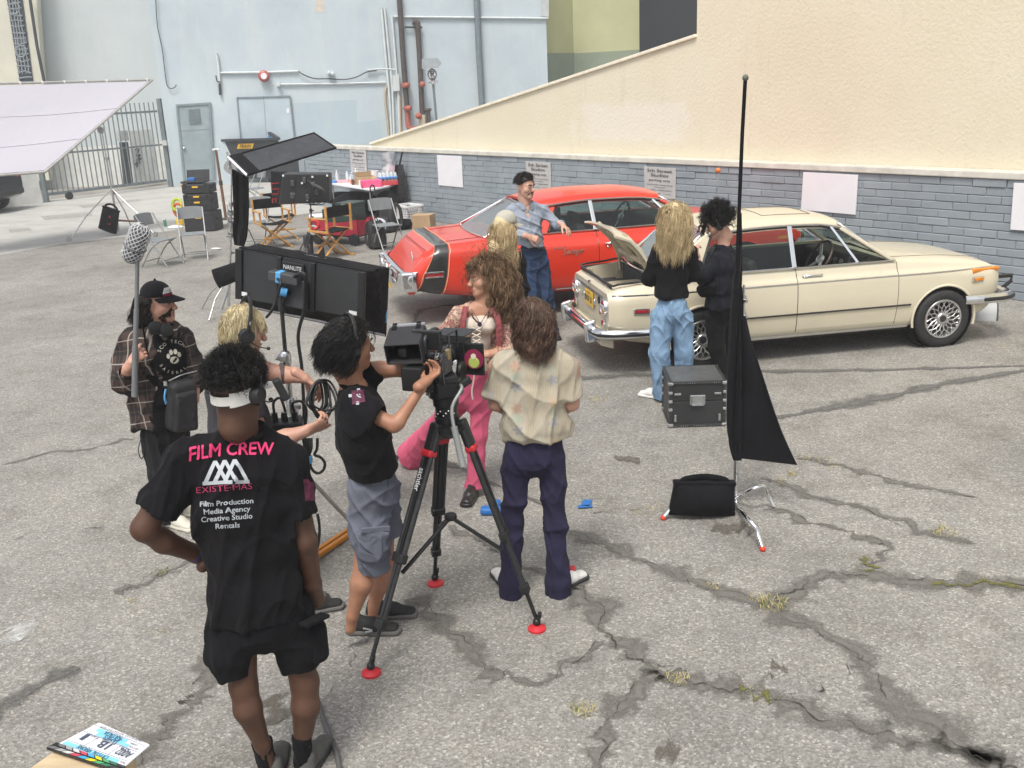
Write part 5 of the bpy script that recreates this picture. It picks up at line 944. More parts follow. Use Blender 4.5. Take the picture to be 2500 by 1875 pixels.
# table and supplies
TZ=.74; tq=[G(802,446,TZ),G(905,462,TZ),G(968,449,TZ),G(868,433,TZ)]; tc=sum(tq)/4; tb=thing('folding_table','white folding table crowded with supplies against the wall','table',(tc[0],tc[1],0))
MB().prism(tq,(0,0,-.045)).o('tabletop',wb,tb,None,.012,world=True)
for p in tq:
    e=p+(tc-p)*.12; MB().tube([e-V3(0,0,.045),V3(e[0],e[1],0)],.015,8).o('leg',tubeg,tb,60,world=True)
U=tq[1]-tq[0]; Vv=tq[3]-tq[0]
def tpt(u,v,z=0): return tq[0]+U*u+Vv*v+V3(0,0,z)
def bottle(lab,c,r,h,m,capm,g='bottles on the supply table',name='bottle',cat='bottle'):
    o=thing(name,lab,cat,c,0,g); MB().lathe([(r*.95,0),(r,.02),(r,h*.62),(r*.4,h*.85),(r*.38,h*.93)],n=14).o('body',m,o,50); MB().lathe([(r*.45,h*.92),(r*.45,h)],n=12).o('cap',capm,o); return o
clr=mat('clear_plastic',(.62,.66,.68),.2,0,.1,9); pinkm=mat('pink_card',(.78,.10,.24),.6); cardb=mat('cardboard',(.42,.29,.17),.85,0,.1,5); redl=mat('label_red',(.6,.07,.08),.5); bluel=mat('label_blue',(.08,.25,.6),.5)
for i,(u,v,h) in enumerate([(.05,.25,.26),(.10,.55,.24),(.22,.7,.28),(.28,.45,.22),(.36,.3,.22),(.32,.62,.25)]): bottle(f'clear water bottle with {["white","blue","white"][i%3]} cap, {["leftmost","second","fourth","fifth","sixth","third"][i]} from the left on the supply table',tpt(u,v),.036,h,clr,[wb,bluel,wb][i%3])
bottle('dark sauce bottle behind the cardboard box on the table',tpt(.80,.85),.05,.28,mat('sauce',(.10,.03,.02),.3),mat('cap_dark',(.05,.02,.02),.5))
def bx(name,lab,cat,c,d,m,rz=0.,bev=.006,g=None):
    o=thing(name,lab,cat,c,rz,g); MB().box((0,0,d[2]/2),d).o('body',m,o,None,bev); return o
o=bx('cardboard_box','open brown cardboard box in the middle of the supply table','box',tpt(.62,.42),(.42,.28,.17),cardb,.3); MB().box((0,.15,.2),(.4,.02,.12)).o('flap',cardb,o); MB().box((0,.0,.172),(.36,.22,.004)).o('contents',mat('brown_dark',(.2,.12,.06),.8),o)
bx('pink_box','bright pink card box near the front edge of the table','box',tpt(.88,.22),(.44,.24,.15),pinkm,.25,.02)
o=bx('bottle_pack','shrink wrapped pack of water bottles at the right end of the table','bottle pack',tpt(.97,.68),(.42,.28,.1),redl,.3); 
for i in range(5):
    for j in range(3): MB().lathe([(.036,.1),(.038,.2),(.02,.26),(.018,.27)],(-.16+i*.08,-.08+j*.08,0),(0,0,1),10).o('bottle',clr,o,50)
MB().box((0,0,.16),(.425,.285,.04)).o('label_band',bluel,o,None,.01)
o=thing('paper_towel','white paper towel roll standing on the supply table','paper towel',tpt(.66,.72)); MB().lathe([(.10,0),(.10,.26)],n=24).o('roll',wb,o,40); MB().lathe([(.025,.255),(.025,.262)],n=12).o('core',cardb,o)
cb_=NT('bag_clear'); cb_.set((.75,.72,.74),.15,0,cb_.bump(cb_.noise(cb_.co(),12,4),.8,.03),.6); cb_.b.inputs['Alpha'].default_value=.38; bagm=cb_.m
cb0=tpt(.93,.85,.0); cbg=thing('clear_bag','tied clear plastic bag of pink cups on the table','bag',cb0); q_=np.random.default_rng(4); mb=MB(); mb.lathe([(.13,0),(.19,.08),(.20,.22),(.16,.34),(.06,.42),(.05,.46),(.13,.58),(.15,.66)],n=26,caps=False); v=np.array(mb.v); a_=np.arctan2(v[:,1],v[:,0]); v[:,:2]*=(1+.12*np.sin(a_*7+v[:,2]*19)+.06*np.sin(a_*13))[:,None]; mkobj('film',v,mb.f,bagm,cbg,60)
for i in range(9): MB().lathe([(.028,0),(.04,.1)],(q_.uniform(-.1,.1),q_.uniform(-.08,.08),.02+.035*i),(q_.normal(0,.5),q_.normal(0,.5),1),12).o('cup',[pinkm,wb][i%2],cbg,40)
blob('black_bag','black bag slumped at the back of the table below the sign','bag',tpt(.28,1.02,.23),(.19,.14,.27),bf,14,amp=.1)
q=np.random.default_rng(3)
ITEMS=[('paper_cup','stack of white paper cups beside the pink box','cup',.70,.14,(.07,.07,.13),wb),('paper_cup','white paper cup nearest the front edge of the table','cup',.76,.16,(.07,.07,.11),wb),('snack_box','red snack box behind the paper towel roll','box',.54,.8,(.16,.1,.14),redl),('snack_box','white snack box leaning at the table middle','box',.46,.6,(.3,.2,.1),wb),('napkins','blue packet at the left edge of the table','packet',.07,.05,(.22,.15,.05),bluel),('napkins','white and pink napkin packet on the table','packet',.2,.25,(.26,.16,.06),mat('pink_pale',(.75,.35,.38),.6)),('snack_box','small orange packet among the bottles','packet',.42,.3,(.14,.1,.08),mat('packet_orange',(.72,.2,.08),.5)),('tray','white plastic tray at the back of the table','tray',.46,.9,(.4,.25,.08),wb),('jar','dark jar by the water bottles','jar',.5,.16,(.07,.07,.12),mat('jar_dark',(.12,.06,.04),.3)),('snack_box','brown snack box on the right of the paper towel','box',.78,.6,(.2,.14,.16),mat('box_tan',(.5,.34,.2),.7))]
for nm,lab,ct,u,v,d,m in ITEMS: bx(nm,lab,ct,tpt(u,v),d,m,q.uniform(-.5,.5),.01,'small supplies on the table')
P=[]
BWP=Pl(WA+WN*.16,-WN)
for i in range(12):
    t=i/11; row=[]
    for j in range(9):
        u=j/8; c=BWP(975+(u-.5)*(8+26*min(1,t*1.6)),402+t*88); row.append(c+WN*(.05*math.sin(u*11+t*2)))
    P.append(row)
tag(MB().sheet(P,.02).o('black_bin_bag',mat('bin_bag',(.02,.02,.022),.3,0,.3,9,bs=30,bst=.5),None,60),'black bin liner hanging from the right end of the table','bin bag')
tag(MB().tube(spline([BWP(982,372),BWP(976,400),BWP(972,430)],10),.02,6).o('cord',bp_,None,60),'black cord holding up the bin liner','cord')
blob('duffel_bag','black duffel bag stowed under the supply table','bag',V3(tc[0],tc[1],.28)+WN*.2,(.55,.3,.3),bf,21,amp=.1,group='black bags under the table'); blob('duffel_bag','black long roll bag lying below the left of the table','bag',tq[0]*.6+tq[3]*.4-V3(0,0,.4),(.42,.2,.15),bf,22,amp=.08,group='black bags under the table'); blob('duffel_bag','dark bag under the right table end by the wall','bag',V3(tq[2][0],tq[2][1],.3)+WN*.25,(.3,.25,.33),bf,23,amp=.12,group='black bags under the table')
# wagon
WGc=G(845,592); wg=thing('wagon','folding red fabric wagon loaded with cases','wagon',WGc,R(-28)); redf=cloth('red_fabric',(.42,.035,.06))
for (a,b) in(((-.5,-.28),(.5,-.28)),((.5,-.28),(.5,.28)),((.5,.28),(-.5,.28)),((-.5,.28),(-.5,-.28))):
    P=[[(a[0]*(1-t)+b[0]*t,a[1]*(1-t)+b[1]*t,.18+.30*k-.07*math.sin(PI*t)*(k)) for k in np.linspace(0,1,4)] for t in np.linspace(0,1,12)]; MB().sheet(P,.012).o('side_panel',redf,wg,60)
MB().box((0,0,.17),(1.0,.55,.03)).o('floor',bf,wg)
for x in(-.42,.42):
    for y in(-.30,.30): w_=thing('wheel',None,None,(x,y,.11)); w_.parent=wg; MB().lathe([(.06,-.03),(.1,-.035),(.11,0),(.1,.035),(.06,.03)],(0,0,0),(0,1,0),22).o('tyre',tyrem,w_,40); MB().lathe([(.055,-.032),(.02,-.036),(.02,.036),(.055,.032)],(0,0,0),(0,1,0),16).o('hub',bp_,w_,40)
for x in(-.5,.5):
    for y in(-.28,.28): MB().tube([(x,y,.12),(x,y,.52)],.013,6).o('post',bp_,wg,60)
MB().tube(spline([(.5,0,.2),(.62,0,.5),(.70,0,.95)],10),.012,6).o('handle_rod',bp_,wg,60); MB().tube([(.70,.07*math.cos(a),1.0+.07*math.sin(a)) for a in np.linspace(0,2*PI,17)[:-1]],.014,6,closed=True).o('handle_loop',bp_,wg,60)
def onw(lab,name,cat,l,d,m,rz=0): 
    a=R(-28); c=WGc+V3(l[0]*math.cos(a)-l[1]*math.sin(a),l[0]*math.sin(a)+l[1]*math.cos(a),l[2]); return bx(name,lab,cat,c,d,m,a+rz,.02)
o=onw('dark green lidded crate with clips in the red wagon','crate','crate',(.12,.08,.2),(.36,.42,.52),mat('crate_green',(.03,.055,.05),.5)); MB().box((0,0,.53),(.38,.44,.05)).o('lid',mat('crate_green',(.03,.055,.05),.5),o,None,.015); MB().box((.0,-.22,.5),(.08,.03,.08)).o('clip',silver,o)
onw('second dark green crate behind the first in the wagon','crate','crate',(-.28,.12,.2),(.36,.36,.42),mat('crate_green',(.03,.055,.05),.5))
r=bx('cooler','blue picnic cooler with white lid behind the director chairs','cooler',G(795,572),(.55,.36,.34),mat('cooler_blue',(.06,.17,.34),.45),.2,.03); MB().box((0,0,.37),(.57,.38,.06)).o('lid',wb,r,None,.02); MB().lathe([(.05,0),(.05,.01)],(0,-.185,.2),(0,-1,0),14).o('badge',wb,r)
P=[]
for i in range(10):
    t=i/9; row=[]
    for j in range(8):
        u=j/7; row.append(Pl(G(870,592))(842+u*64-(1-u)*0,540+t*(52*(1-abs(u-.42)*1.3))-u*8)+V3(0,-.22+.04*math.sin(u*9+t*3),0))
    P.append(row)
tag(MB().sheet(P,.01).o('red_cloth',redf,None,60),'red cloth draped over the front of the wagon','cloth')
# laundry basket
bc=G(1000,547); bk=thing('laundry_basket','white plastic laundry basket with holes by the block wall','basket',bc,R(-50)); wpl=mat('white_plastic',(.70,.70,.70),.4)
for s,(ax,ln,of) in enumerate((((1,0),.50,.19),((1,0),.50,-.19),((0,1),.38,.25),((0,1),.38,-.25))):
    mb=MB(); 
    def bp(u,z): k=.80+.2*z/.40; return (u*k,of*k,z) if ax[0] else (of*k,u*k,z)
    nv=9 if ax[0] else 7
    for u in np.linspace(-ln/2,ln/2,nv): mb.tube([bp(u,.02),bp(u,.38)],.014,5)
    for z in np.linspace(.1,.3,5): mb.tube([bp(-ln/2,z),bp(ln/2,z)],.013,5)
    tag(mb.o('side_lattice',wpl,bk,50),kind='stuff'); MB().bar(bp(-ln/2-.02,.385),bp(ln/2+.02,.385),.05,.05).o('rim',wpl,bk,None,.01); MB().bar(bp(-ln/2,.03),bp(ln/2,.03),.02,.07).o('foot_band',wpl,bk)
MB().box((0,0,.02),(.40,.31,.02)).o('floor',wpl,bk); MB().box((0,0,.2),(.36,.27,.32)).o('folded_laundry',mat('laundry',(.5,.5,.5),.9,0,.2,6),bk,None,.06)
bx('cardboard_box','closed brown cardboard box on the asphalt by the basket','box',G(1035,557),(.40,.34,.28),cardb,R(-15),.006)
def backpack(lab,c,rz,k=1.,tilt=0.):
    r=thing('backpack',lab,'backpack',c,rz,'black backpacks'); t=mat('nylon_black',(.018,.018,.02),.7,0,.25,8,bs=25,bst=.5,bd=.02)
    MB().hexa([(-.16*k,-.12*k,0),(.16*k,-.12*k,0),(.16*k,.11*k,0),(-.16*k,.11*k,0),(-.13*k,-.07*k+tilt,.46*k),(.13*k,-.07*k+tilt,.46*k),(.13*k,.09*k+tilt,.47*k),(-.13*k,.09*k+tilt,.47*k)]).o('bag',t,r,60,.06*k,seg=3)
    MB().hexa([(-.13*k,-.19*k,.03),(.13*k,-.19*k,.03),(.13*k,-.1*k,.03),(-.13*k,-.1*k,.03),(-.10*k,-.15*k+tilt*.5,.26*k),(.10*k,-.15*k+tilt*.5,.26*k),(.10*k,-.09*k+tilt*.5,.27*k),(-.10*k,-.09*k+tilt*.5,.27*k)]).o('front_pocket',t,r,60,.035*k,seg=3)
    for s in(-1,1): MB().tube(spline([(s*.08*k,.08*k+tilt,.45*k),(s*.14*k,.17*k,.38*k),(s*.17*k,.16*k,.15*k),(s*.15*k,.10*k,.05)],12),.018*k,6,flat=1.6).o('strap',t,r,60)
    MB().tube(spline([(-.05*k,.03+tilt,.46*k),(0,.03+tilt,.53*k),(.05*k,.03+tilt,.46*k)],9),.010,6).o('top_handle',t,r,60); return r
backpack('black backpack standing under the grey folding chair by the basket',G(922,606),R(15),1.05); backpack('dark backpack leaning behind the folding chair by the basket',G(948,566),R(-30),1.2,.05)
blob('black_bag','black soft bag by the laundry basket','bag',G(985,560)+V3(0,0,.1),(.24,.12,.12),bf,32,amp=.12)
bottle('white squeeze bottle beside the laundry basket',G(968,560),.05,.27,wpl,wpl,None)
blob('plastic_bag','crumpled white plastic bag behind the folding chair','bag',G(918,570)+V3(0,0,.14),(.25,.16,.17),mat('bag_white',(.55,.57,.6),.4,0,.15,9),34,amp=.15)
# white overhead silk on a stand at the left
CB=G(292,575); silk=NT('silk_white'); 
_v=silk.co(); silk.set((.47,.46,.51),.85,0,silk.bump(silk.noise(silk.co((1,.25,1),(0,0,.5)),5,4,.5,.6),.3,.03),.2); silkm=silk.m
dS=np.linalg.norm(CB[:2])
def atd(x,y,d): r=ray(x,y); t=d/np.hypot(r[0],r[1]); return EYE+r*t
C1=atd(372,195,dS+.9); C2=atd(110,420,dS-1.2); eL=atd(0,204,dS+.2); eb=atd(0,433,dS-1.9); dir1=nrm(eL-C1); L_=3.7; C0=C1+dir1*L_; C3=C2+dir1*L_
sf=thing('overhead_silk','large white silk stretched in a metal frame at left','diffusion frame',CB+V3(-1,0,0))
P=[[ (C1*(1-u)+C0*u)*(1-v)+(C2*(1-u)+C3*u)*v - V3(0,0,.10*math.sin(PI*u)*math.sin(PI*v)) for u in np.linspace(.015,.985,26)] for v in np.linspace(.02,.98,20)]
MB().sheet(P,.006).o('silk',silkm,sf,60,world=True)
for a,b in((C0,C1),(C1,C2),(C2,C3),(C3,C0)): MB().tube([a,b],.024,8).o('frame_tube',mat('frame_pale',(.50,.49,.46),.4,.6),sf,60,world=True)
sm_=MB()
for v in(.33,.66): sm_.tube([(C1*(1-u)+C0*u)*(1-v)+(C2*(1-u)+C3*u)*v+V3(0,0,-.10*math.sin(PI*u)*math.sin(PI*v)+.008) for u in np.linspace(.015,.985,20)],.006,4)
sm_.o('seam',mat('silk_seam',(.55,.54,.62),.9),sf,world=True)
for k in range(9): u=k/8*.9+.03; p=C1*(1-u)+C0*u; MB().box(p,(.05,.05,.06)).o('tie',wb,sf,None,.01,world=True)
gp_=C1*.5+C2*.5
cst=stand('c_stand','chrome stand with wheels holding the overhead silk at left','stand',CB,Pl(CB)(248,300),[R(200),R(320),R(80)],.95,hub=.95) if 0 else stand('c_stand','chrome wheeled stand holding the overhead silk',CB,Pl(CB)(247,312),[R(215),R(-25),R(95)],1.0,hub=.98,r0=.024)
for a in(R(215),R(-25),R(95)):
    p=CB+V3(math.cos(a),math.sin(a),0)*1.0; MB().lathe([(.05,-.018),(.055,0),(.05,.018)],p+V3(0,0,.055),(math.sin(a),-math.cos(a),0),16).o('caster',silver,cst,50,world=True)
grip(Pl(CB)(247,318),(0,-1,0),cst,1.3); MB().tube([Pl(CB)(286,538),Pl(CB)(330,540)],.022,8).o('brown_bar',bro,cst,60,world=True)
def sandbag(lab,c,w,h,d,rz,tilt=0.,group='black sandbags on stands',lines=True):
    """two-lobed weight bag hung by a handle"""
    r=thing('sandbag',lab,'sandbag',c,rz,group); bm=bmesh.new(); bmesh.ops.create_cube(bm,size=1); bmesh.ops.subdivide_edges(bm,edges=bm.edges[:],cuts=7,use_grid_fill=True); v=np.array([x.co[:] for x in bm.verts]); f=[tuple(y.index for y in x.verts) for x in bm.faces]; bm.free()
    x,y,z=v.T*2; pu=(1-np.clip(np.abs(x),0,1)**4)*(1-np.clip(np.abs(z),0,1)**3); yy=np.sign(y)*np.abs(y)*(.18+.82*pu); wr=.04*np.sin(x*9+z*4)*pu+.03*np.sin(z*13+x*3)
    p=np.c_[x*w/2*(1-.05*(z+1)*0+.06*(-z)),(yy+wr*np.sign(y))*d/2,z*h/2-.04*h*np.cos(x*1.5)*(z<-.5)]; ca,sa=math.cos(tilt),math.sin(tilt); p=p@np.array([[ca,0,sa],[0,1,0],[-sa,0,ca]]).T
    mkobj('bag',p,f,bf,r,70); T=np.array([[ca,0,sa],[0,1,0],[-sa,0,ca]])
    hd=spline([T@np.array(q) for q in((-w*.36,0,h*.46),(-w*.30,0,h*.58),(0,0,h*.66),(w*.30,0,h*.58),(w*.36,0,h*.46))],18); MB().tube(hd,.009,6,flat=2.4).o('handle',bf,r,60)
    MB().bar(T@np.array((-w*.49,0,h*.47)),T@np.array((w*.49,0,h*.47)),d*.35,.03).o('top_seam',bf,r,None,.008); return r
sandbag('black sandbag with red print hung on the silk stand',Pl(CB)(267,536),.38,.50,.24,R(-10),R(20)); mb=MB(); put_text(mb,'GRIP',Pl(CB)(274,536)-V3(0,.14,0),(.35,0,.93),(-.93,0,.35),.09,.008); tag(mb.o('red_print',mat('print_red',(.5,.05,.05),.5)),'small red print on the hanging sandbag','print')
# black flag on a c-stand with hanging duvetyne
FB=G(560,762); FPn=Pl(FB)
fs=stand('c_stand','chrome stand carrying the angled black flag',FB,FPn(566,392),[R(150),R(255),R(30)],.5,hub=.5)
MB().tube([FPn(592,600),FPn(540,755)],.02,8).o('tilted_leg',silver,fs,60,world=True); grip(FPn(563,408),(0,-1,0),fs,1.5); 
for y in(520,545,575): grip(FPn(563,y),(-.6,-1,0),fs,.8)
fl=thing('flag','flat black flag tilted on top of a stand','flag',FPn(566,420)); Q=[FPn(558,384,-.35),FPn(767,325,.8),FPn(820,361,.25),FPn(603,428,-.8)]
Pg=[[(Q[0]*(1-u)+Q[1]*u)*(1-v)+(Q[3]*(1-u)+Q[2]*u)*v-V3(0,0,.02*math.sin(PI*u)*math.sin(PI*v)) for v in np.linspace(0,1,10)] for u in np.linspace(0,1,16)]
fgm=cloth('flag_cloth',(.055,.058,.066)); MB().sheet(Pg,.01).o('cloth',fgm,fl,60,world=True)
for a,b in((Q[0],Q[1]),(Q[1],Q[2]),(Q[2],Q[3])): MB().tube([a,b],.014,6).o('frame',bf,fl,60,world=True)
MB().tube([Q[0]+(Q[3]-Q[0])*-.02,Q[3]],.014,6).o('frame_end',wb,fl,60,world=True)
u0=nrm(Q[1]-Q[0]); MB().bar(Q[0]+u0*.02,Q[0]+u0*.10,.002,.002) ; MB().prism([Q[0]+u0*.04+V3(0,0,.012),Q[0]+u0*.22+V3(0,0,.012),Q[3]+u0*.22+V3(0,0,.012),Q[3]+u0*.04+V3(0,0,.012)],(0,0,.003)).o('hem',bf,fl,world=True)
def drape(name,lab,cat,left,right,off,m,plane,nv=10,fold=.05,th=.012,freq=9,par=None):
    """hanging cloth between two pixel edges measured on an upright plane"""
    L=spline([(*p,0) for p in left],22); Rr=spline([(*p,0) for p in right],22); P=[]
    for a,b in zip(L,Rr):
        row=[]
        for u in np.linspace(0,1,nv): x,y=a[0]*(1-u)+b[0]*u,a[1]*(1-u)+b[1]*u; row.append(plane(x,y,off+fold*math.sin(u*freq+y*.01)))
        P.append(row)
    o=MB().sheet(P,th).o(name,m,par,70,world=par is not None); return tag(o,lab,cat) if lab else o
drape('black_drape','black cloth hanging in folds below the angled flag','cloth',[(566,412),(568,470),(570,530),(567,560),(572,598)],[(605,432),(606,480),(606,540),(604,575),(596,602)],-.12,bf,FPn,12,.06)
sandbag('black sandbag slung on the flag stand beside the light panel',FPn(562,668,-.1),.24,.40,.2,R(20),R(75))
# dark car at the far left edge
pc=paint('black_car_paint',(.012,.013,.016),.9,.25); k=dict(W=[(-.9,.70),(-.75,.83),(-.3,.9),(2,.92)],zs=[(-.9,.42),(-.6,.32),(0,.24),(2,.24)],zw=[(-.9,.72),(0,.7),(2,.7)],wb=[(-.9,.62),(-.6,.78),(0,.83),(2,.85)],zb=[(-.9,.98),(-.4,1.03),(2,1.0)],zq=[(-.9,1.02),(-.5,1.1),(2,1.05)],zc=[(-.9,1.03),(-.5,1.15),(2,1.08)])
bc=G(20,524); cr=thing('car','rear corner of a black car cut by the left edge','car',bc+V3(-1.1,.75,0),R(172)); B3=Body(k); bd=B3.solid(np.r_[-.9,-.88,-.84,np.linspace(-.78,2.6,40)]).o('body',pc,cr,40)
arch(bd,.0,.37,.33,.92); bd.data.polygons.foreach_set('use_smooth',[True]*len(bd.data.polygons)); bd.data.set_sharp_from_angle(angle=R(38))
for s in(-1,1):
    wheel(cr,0,s*.78,.34,.22,s,.24,'disc',rimm,tyrem); MB().hexa([(-.90,s*.45,.88),(-.5,s*.80,.90),(-.5,s*.86,.90),(-.93,s*.62,.88),(-.88,s*.45,1.0),(-.5,s*.78,1.02),(-.5,s*.84,1.02),(-.90,s*.6,1.0)]).o('tail_lamp',lampr,cr,None,.02)
MB().hexa([(-.6,-.72,1.05),(2.2,-.74,1.02),(2.2,.74,1.02),(-.6,.72,1.05),(-.1,-.56,1.48),(1.6,-.56,1.48),(1.6,.56,1.48),(-.1,.56,1.48)]).o('cabin',mat('car_glass_dark',(.02,.025,.03),.1),cr,None,.08,seg=3); MB().box((-.92,0,.52),(.08,1.3,.16)).o('bumper',bp_,cr,None,.03)
# ================= GEAR IN FRONT
dkp=mat('dark_grey_plastic',(.06,.06,.065),.5); bluet=mat('blue_tape',(.10,.38,.72),.5); whp=mat('print_white',(.68,.68,.68),.6)
# ---- big light panel on its combo stand
LB2=G(728,1378); LP2=Pl(LB2)
lst=thing('light_stand','tall steel combo stand under the big light panel with an orange leg','stand',LB2)
MB().tube([LP2(727,1330),LP2(715,1010)],.021,12).o('lower_column',steel,lst,60,world=True); MB().tube([LP2(716,1030),LP2(697,872)],.016,12).o('middle_column',steel,lst,60,world=True); MB().tube([LP2(698,880),LP2(687,745)],.012,12).o('upper_column',mat('black_chrome',(.09,.09,.095),.25,.8),lst,60,world=True)
MB().lathe([(.026,-.04),(.032,-.03),(.032,.03),(.022,.045)],LP2(697,876),(0,0,1),16).o('collar',steel,lst,50,world=True); MB().lathe([(.024,-.03),(.026,0),(.024,.03)],LP2(699,898),(0,0,1),16).o('pink_tape',mat('pink_tape',(.50,.16,.24),.6),lst,50,world=True); MB().lathe([(.03,-.05),(.034,-.03),(.034,.03),(.026,.05)],LP2(714,990),(0,0,1),16).o('collar',steel,lst,50,world=True)
MB().bar(LP2(697,878,-.03),LP2(673,872,-.05),.02,.03).o('knob',steel,lst,None,.006,world=True); MB().bar(LP2(716,990,-.03),LP2(735,994,-.06),.02,.03).o('knob',steel,lst,None,.006,world=True); MB().bar(LP2(722,1022,-.03),LP2(738,1016,-.05),.016,.04).o('knob',steel,lst,None,.006,world=True)
legE=G(868,1288,.02); MB().bar(LP2(748,1160),legE,.02,.02).o('strut',mat('stand_grey',(.36,.355,.33),.45,.5),lst,None,.004,world=True)
cpt=G(725,1384,.04); om=mat('orange_leg',(.60,.22,.015),.35,.35,.1,5)
for off in(-.022,.022): 
    dd=nrm(legE-cpt); sd_=V3(-dd[1],dd[0],0)*off; MB().bar(cpt+sd_,legE+sd_,.030,.03).o('leg',om,lst,None,.006,world=True)
for a in(R(160),R(265)): d=V3(math.cos(a),math.sin(a),0)*.55; MB().bar(LB2+V3(0,0,.3),LB2+d+V3(0,0,.02),.02,.02).o('leg',om,lst,None,.005,world=True)
lp_=thing('studio_light','long black ribbed light panel with softbox seen from behind','studio light',LP2(730,720))
bTL,bTR,bBR,bBL=LP2(583,606,.15),LP2(893,664,-.15),LP2(889,778,-.15),LP2(583,728,.15)
fTL,fTR,fBR,fBL=LP2(630,599,.50),LP2(948,657,.20),LP2(941,818,.20),LP2(628,752,.50)
away=nrm(np.cross(bTR-bTL,bBL-bTL)); away=away if away[1]>0 else -away
MB().prism([bTL,bTR,bBR,bBL],away*.06).o('housing',mat('panel_black',(.02,.021,.023),.45,.3,.12,9),lp_,None,.004,world=True)
fins=MB(); X=bTR-bTL; Y=bBL-bTL; nf=20
for i in range(nf):
    v=.06+.90*i/(nf-1)
    for u0,u1 in((.03,.33),(.335,.60),(.605,.965)):
        a=bTL+X*u0+Y*v+(bBR-bTR-Y)*u0*v; b=bTL+X*u1+Y*v+(bBR-bTR-Y)*u1*v; fins.bar(a-away*.008,b-away*.008,.016,.006,away)
tag(fins.o('cooling_fins',mat('panel_fin',(.055,.058,.062),.35,.5,.1,9),lp_,world=True),kind='stuff')
for u,w_ in((.012,.03),(.335,.02),(.60,.022),(.98,.028)):
    a=bTL+X*u; b=bBL+(bBR-bBL)*u; MB().bar(a-away*.012,b-away*.012,.04 if w_>.025 else .025,.03,away).o('rail',mat('panel_black',(.02,.021,.023),.45),lp_,None,.004,world=True)
def soft(name,a,b,c,d,n=10,sag=.02): # quad surface a-b (back edge) to d-c (front edge), puckered
    P=[[(a*(1-u)+b*u)*(1-v)+(d*(1-u)+c*u)*v+away*0+V3(0,0,1)*0+nrm(np.cross(b-a,d-a))*(sag*math.sin(PI*v)*math.sin(PI*u)+.006*math.sin(u*40+v*9)*math.sin(PI*v)) for v in np.linspace(0,1,7)] for u in np.linspace(0,1,n*3)]
    MB().sheet(P,.006).o(name,bf,lp_,70,world=True)
soft('softbox_top',bTL,bTR,fTR,fTL); soft('softbox_side',bTR,bBR,fBR,fTR); soft('softbox_bottom',bBL,bBR,fBR,fBL); soft('softbox_side',bTL,bBL,fBL,fTL)
MB().tube(spline([fTL,fTR,fBR,fBL],4,True),.01,6,closed=True); MB().tube([fTL,fTR,fBR,fBL],.011,6,closed=True).o('softbox_frame',bf,lp_,60,world=True)
MB().prism([fTL-away*.02,fTR-away*.02,fBR-away*.02,fBL-away*.02],away*.01).o('diffuser',wb,lp_,world=True)
def pp(u,v,o=.03): return bTL+X*u+Y*v+(bBR-bTR-Y)*u*v-away*o
ux=nrm(X); uy=nrm(Y)
Mx=np.array([ux,-away,uy]).T
MB().box(pp(.45,.22),(.13,.02,.085),M=Mx).o('name_plate',mat('panel_black',(.02,.021,.023),.45),lp_,None,.003,world=True)
mb=MB(); put_text(mb,'NANLITE',pp(.45,.17,.043),ux,-uy,.034,.005,wmax=.105); put_text(mb,'PavoSlim 240CL',pp(.46,.29,.043),ux,-uy,.016,.002,wmax=.085); put_text(mb,'PAVOSLIM',(fTL*.5+fTR*.5)*.3+(bTL*.45+bTR*.55)*.7+V3(0,0,.022),ux,nrm(fTL-bTL),.03,.004,wmax=.16); mb.o('lettering',whp,lp_,world=True)
MB().box(pp(.41,.36,.07),(.17,.09,.055),M=Mx).o('power_supply',dkp,lp_,None,.006,world=True); MB().box(pp(.375,.36,.07),(.03,.095,.062),M=Mx).o('blue_strap',bluet,lp_,None,.004,world=True)
MB().box(pp(.46,.68,.035),(.16,.03,.16),M=Mx).o('mount_plate',dkp,lp_,None,.006,world=True); MB().cyl(pp(.45,.66,.05),LP2(688,705),.018).o('mount_arm',bp_,lp_,50,world=True); MB().cyl(pp(.38,.64,.09),pp(.43,.66,.08),.026).o('blue_clamp',bluet,lp_,50,world=True); MB().ball(LP2(688,712),.03).o('swivel',bp_,lp_,60,world=True); MB().cyl(LP2(688,712),LP2(688,760),.018,.022).o('receiver',bp_,lp_,50,world=True); MB().bar(LP2(690,740,-.02),LP2(696,722,-.06),.012,.02).o('handle',bp_,lp_,None,.004,world=True)
for u,v in((.05,.88),(.92,.90)): MB().box(pp(u,v,.022),(.045,.006,.022),M=Mx).o('spec_label',whp,lp_,world=True)
MB().box(fTR*.3+fBR*.7-ux*-.004-away*.02,(.01,.03,.08),M=Mx).o('blue_tag',bluet,lp_,None,.003,world=True)
def cable(lab,pts,r,m=None,name='cable',g='black cables around the light stand',nn=None): return tag(MB().tube(spline(pts,nn or len(pts)*7),r,7).o(name,m or bp_,None,60),lab,'cable',g)
cable('black power cable hanging from the light panel supply',[pp(.46,.36,.09),LP2(742,668,-.16),LP2(745,720,-.12),LP2(742,760,-.1),LP2(728,820,-.08),LP2(737,900,-.08),LP2(742,1000,-.08),LP2(745,1100,-.05)],.010)
cable('second black cable looping from the panel to the column',[pp(.34,.40,.08),LP2(685,690,-.14),LP2(675,730,-.12),LP2(662,760,-.12),LP2(650,775,-.1)],.008)
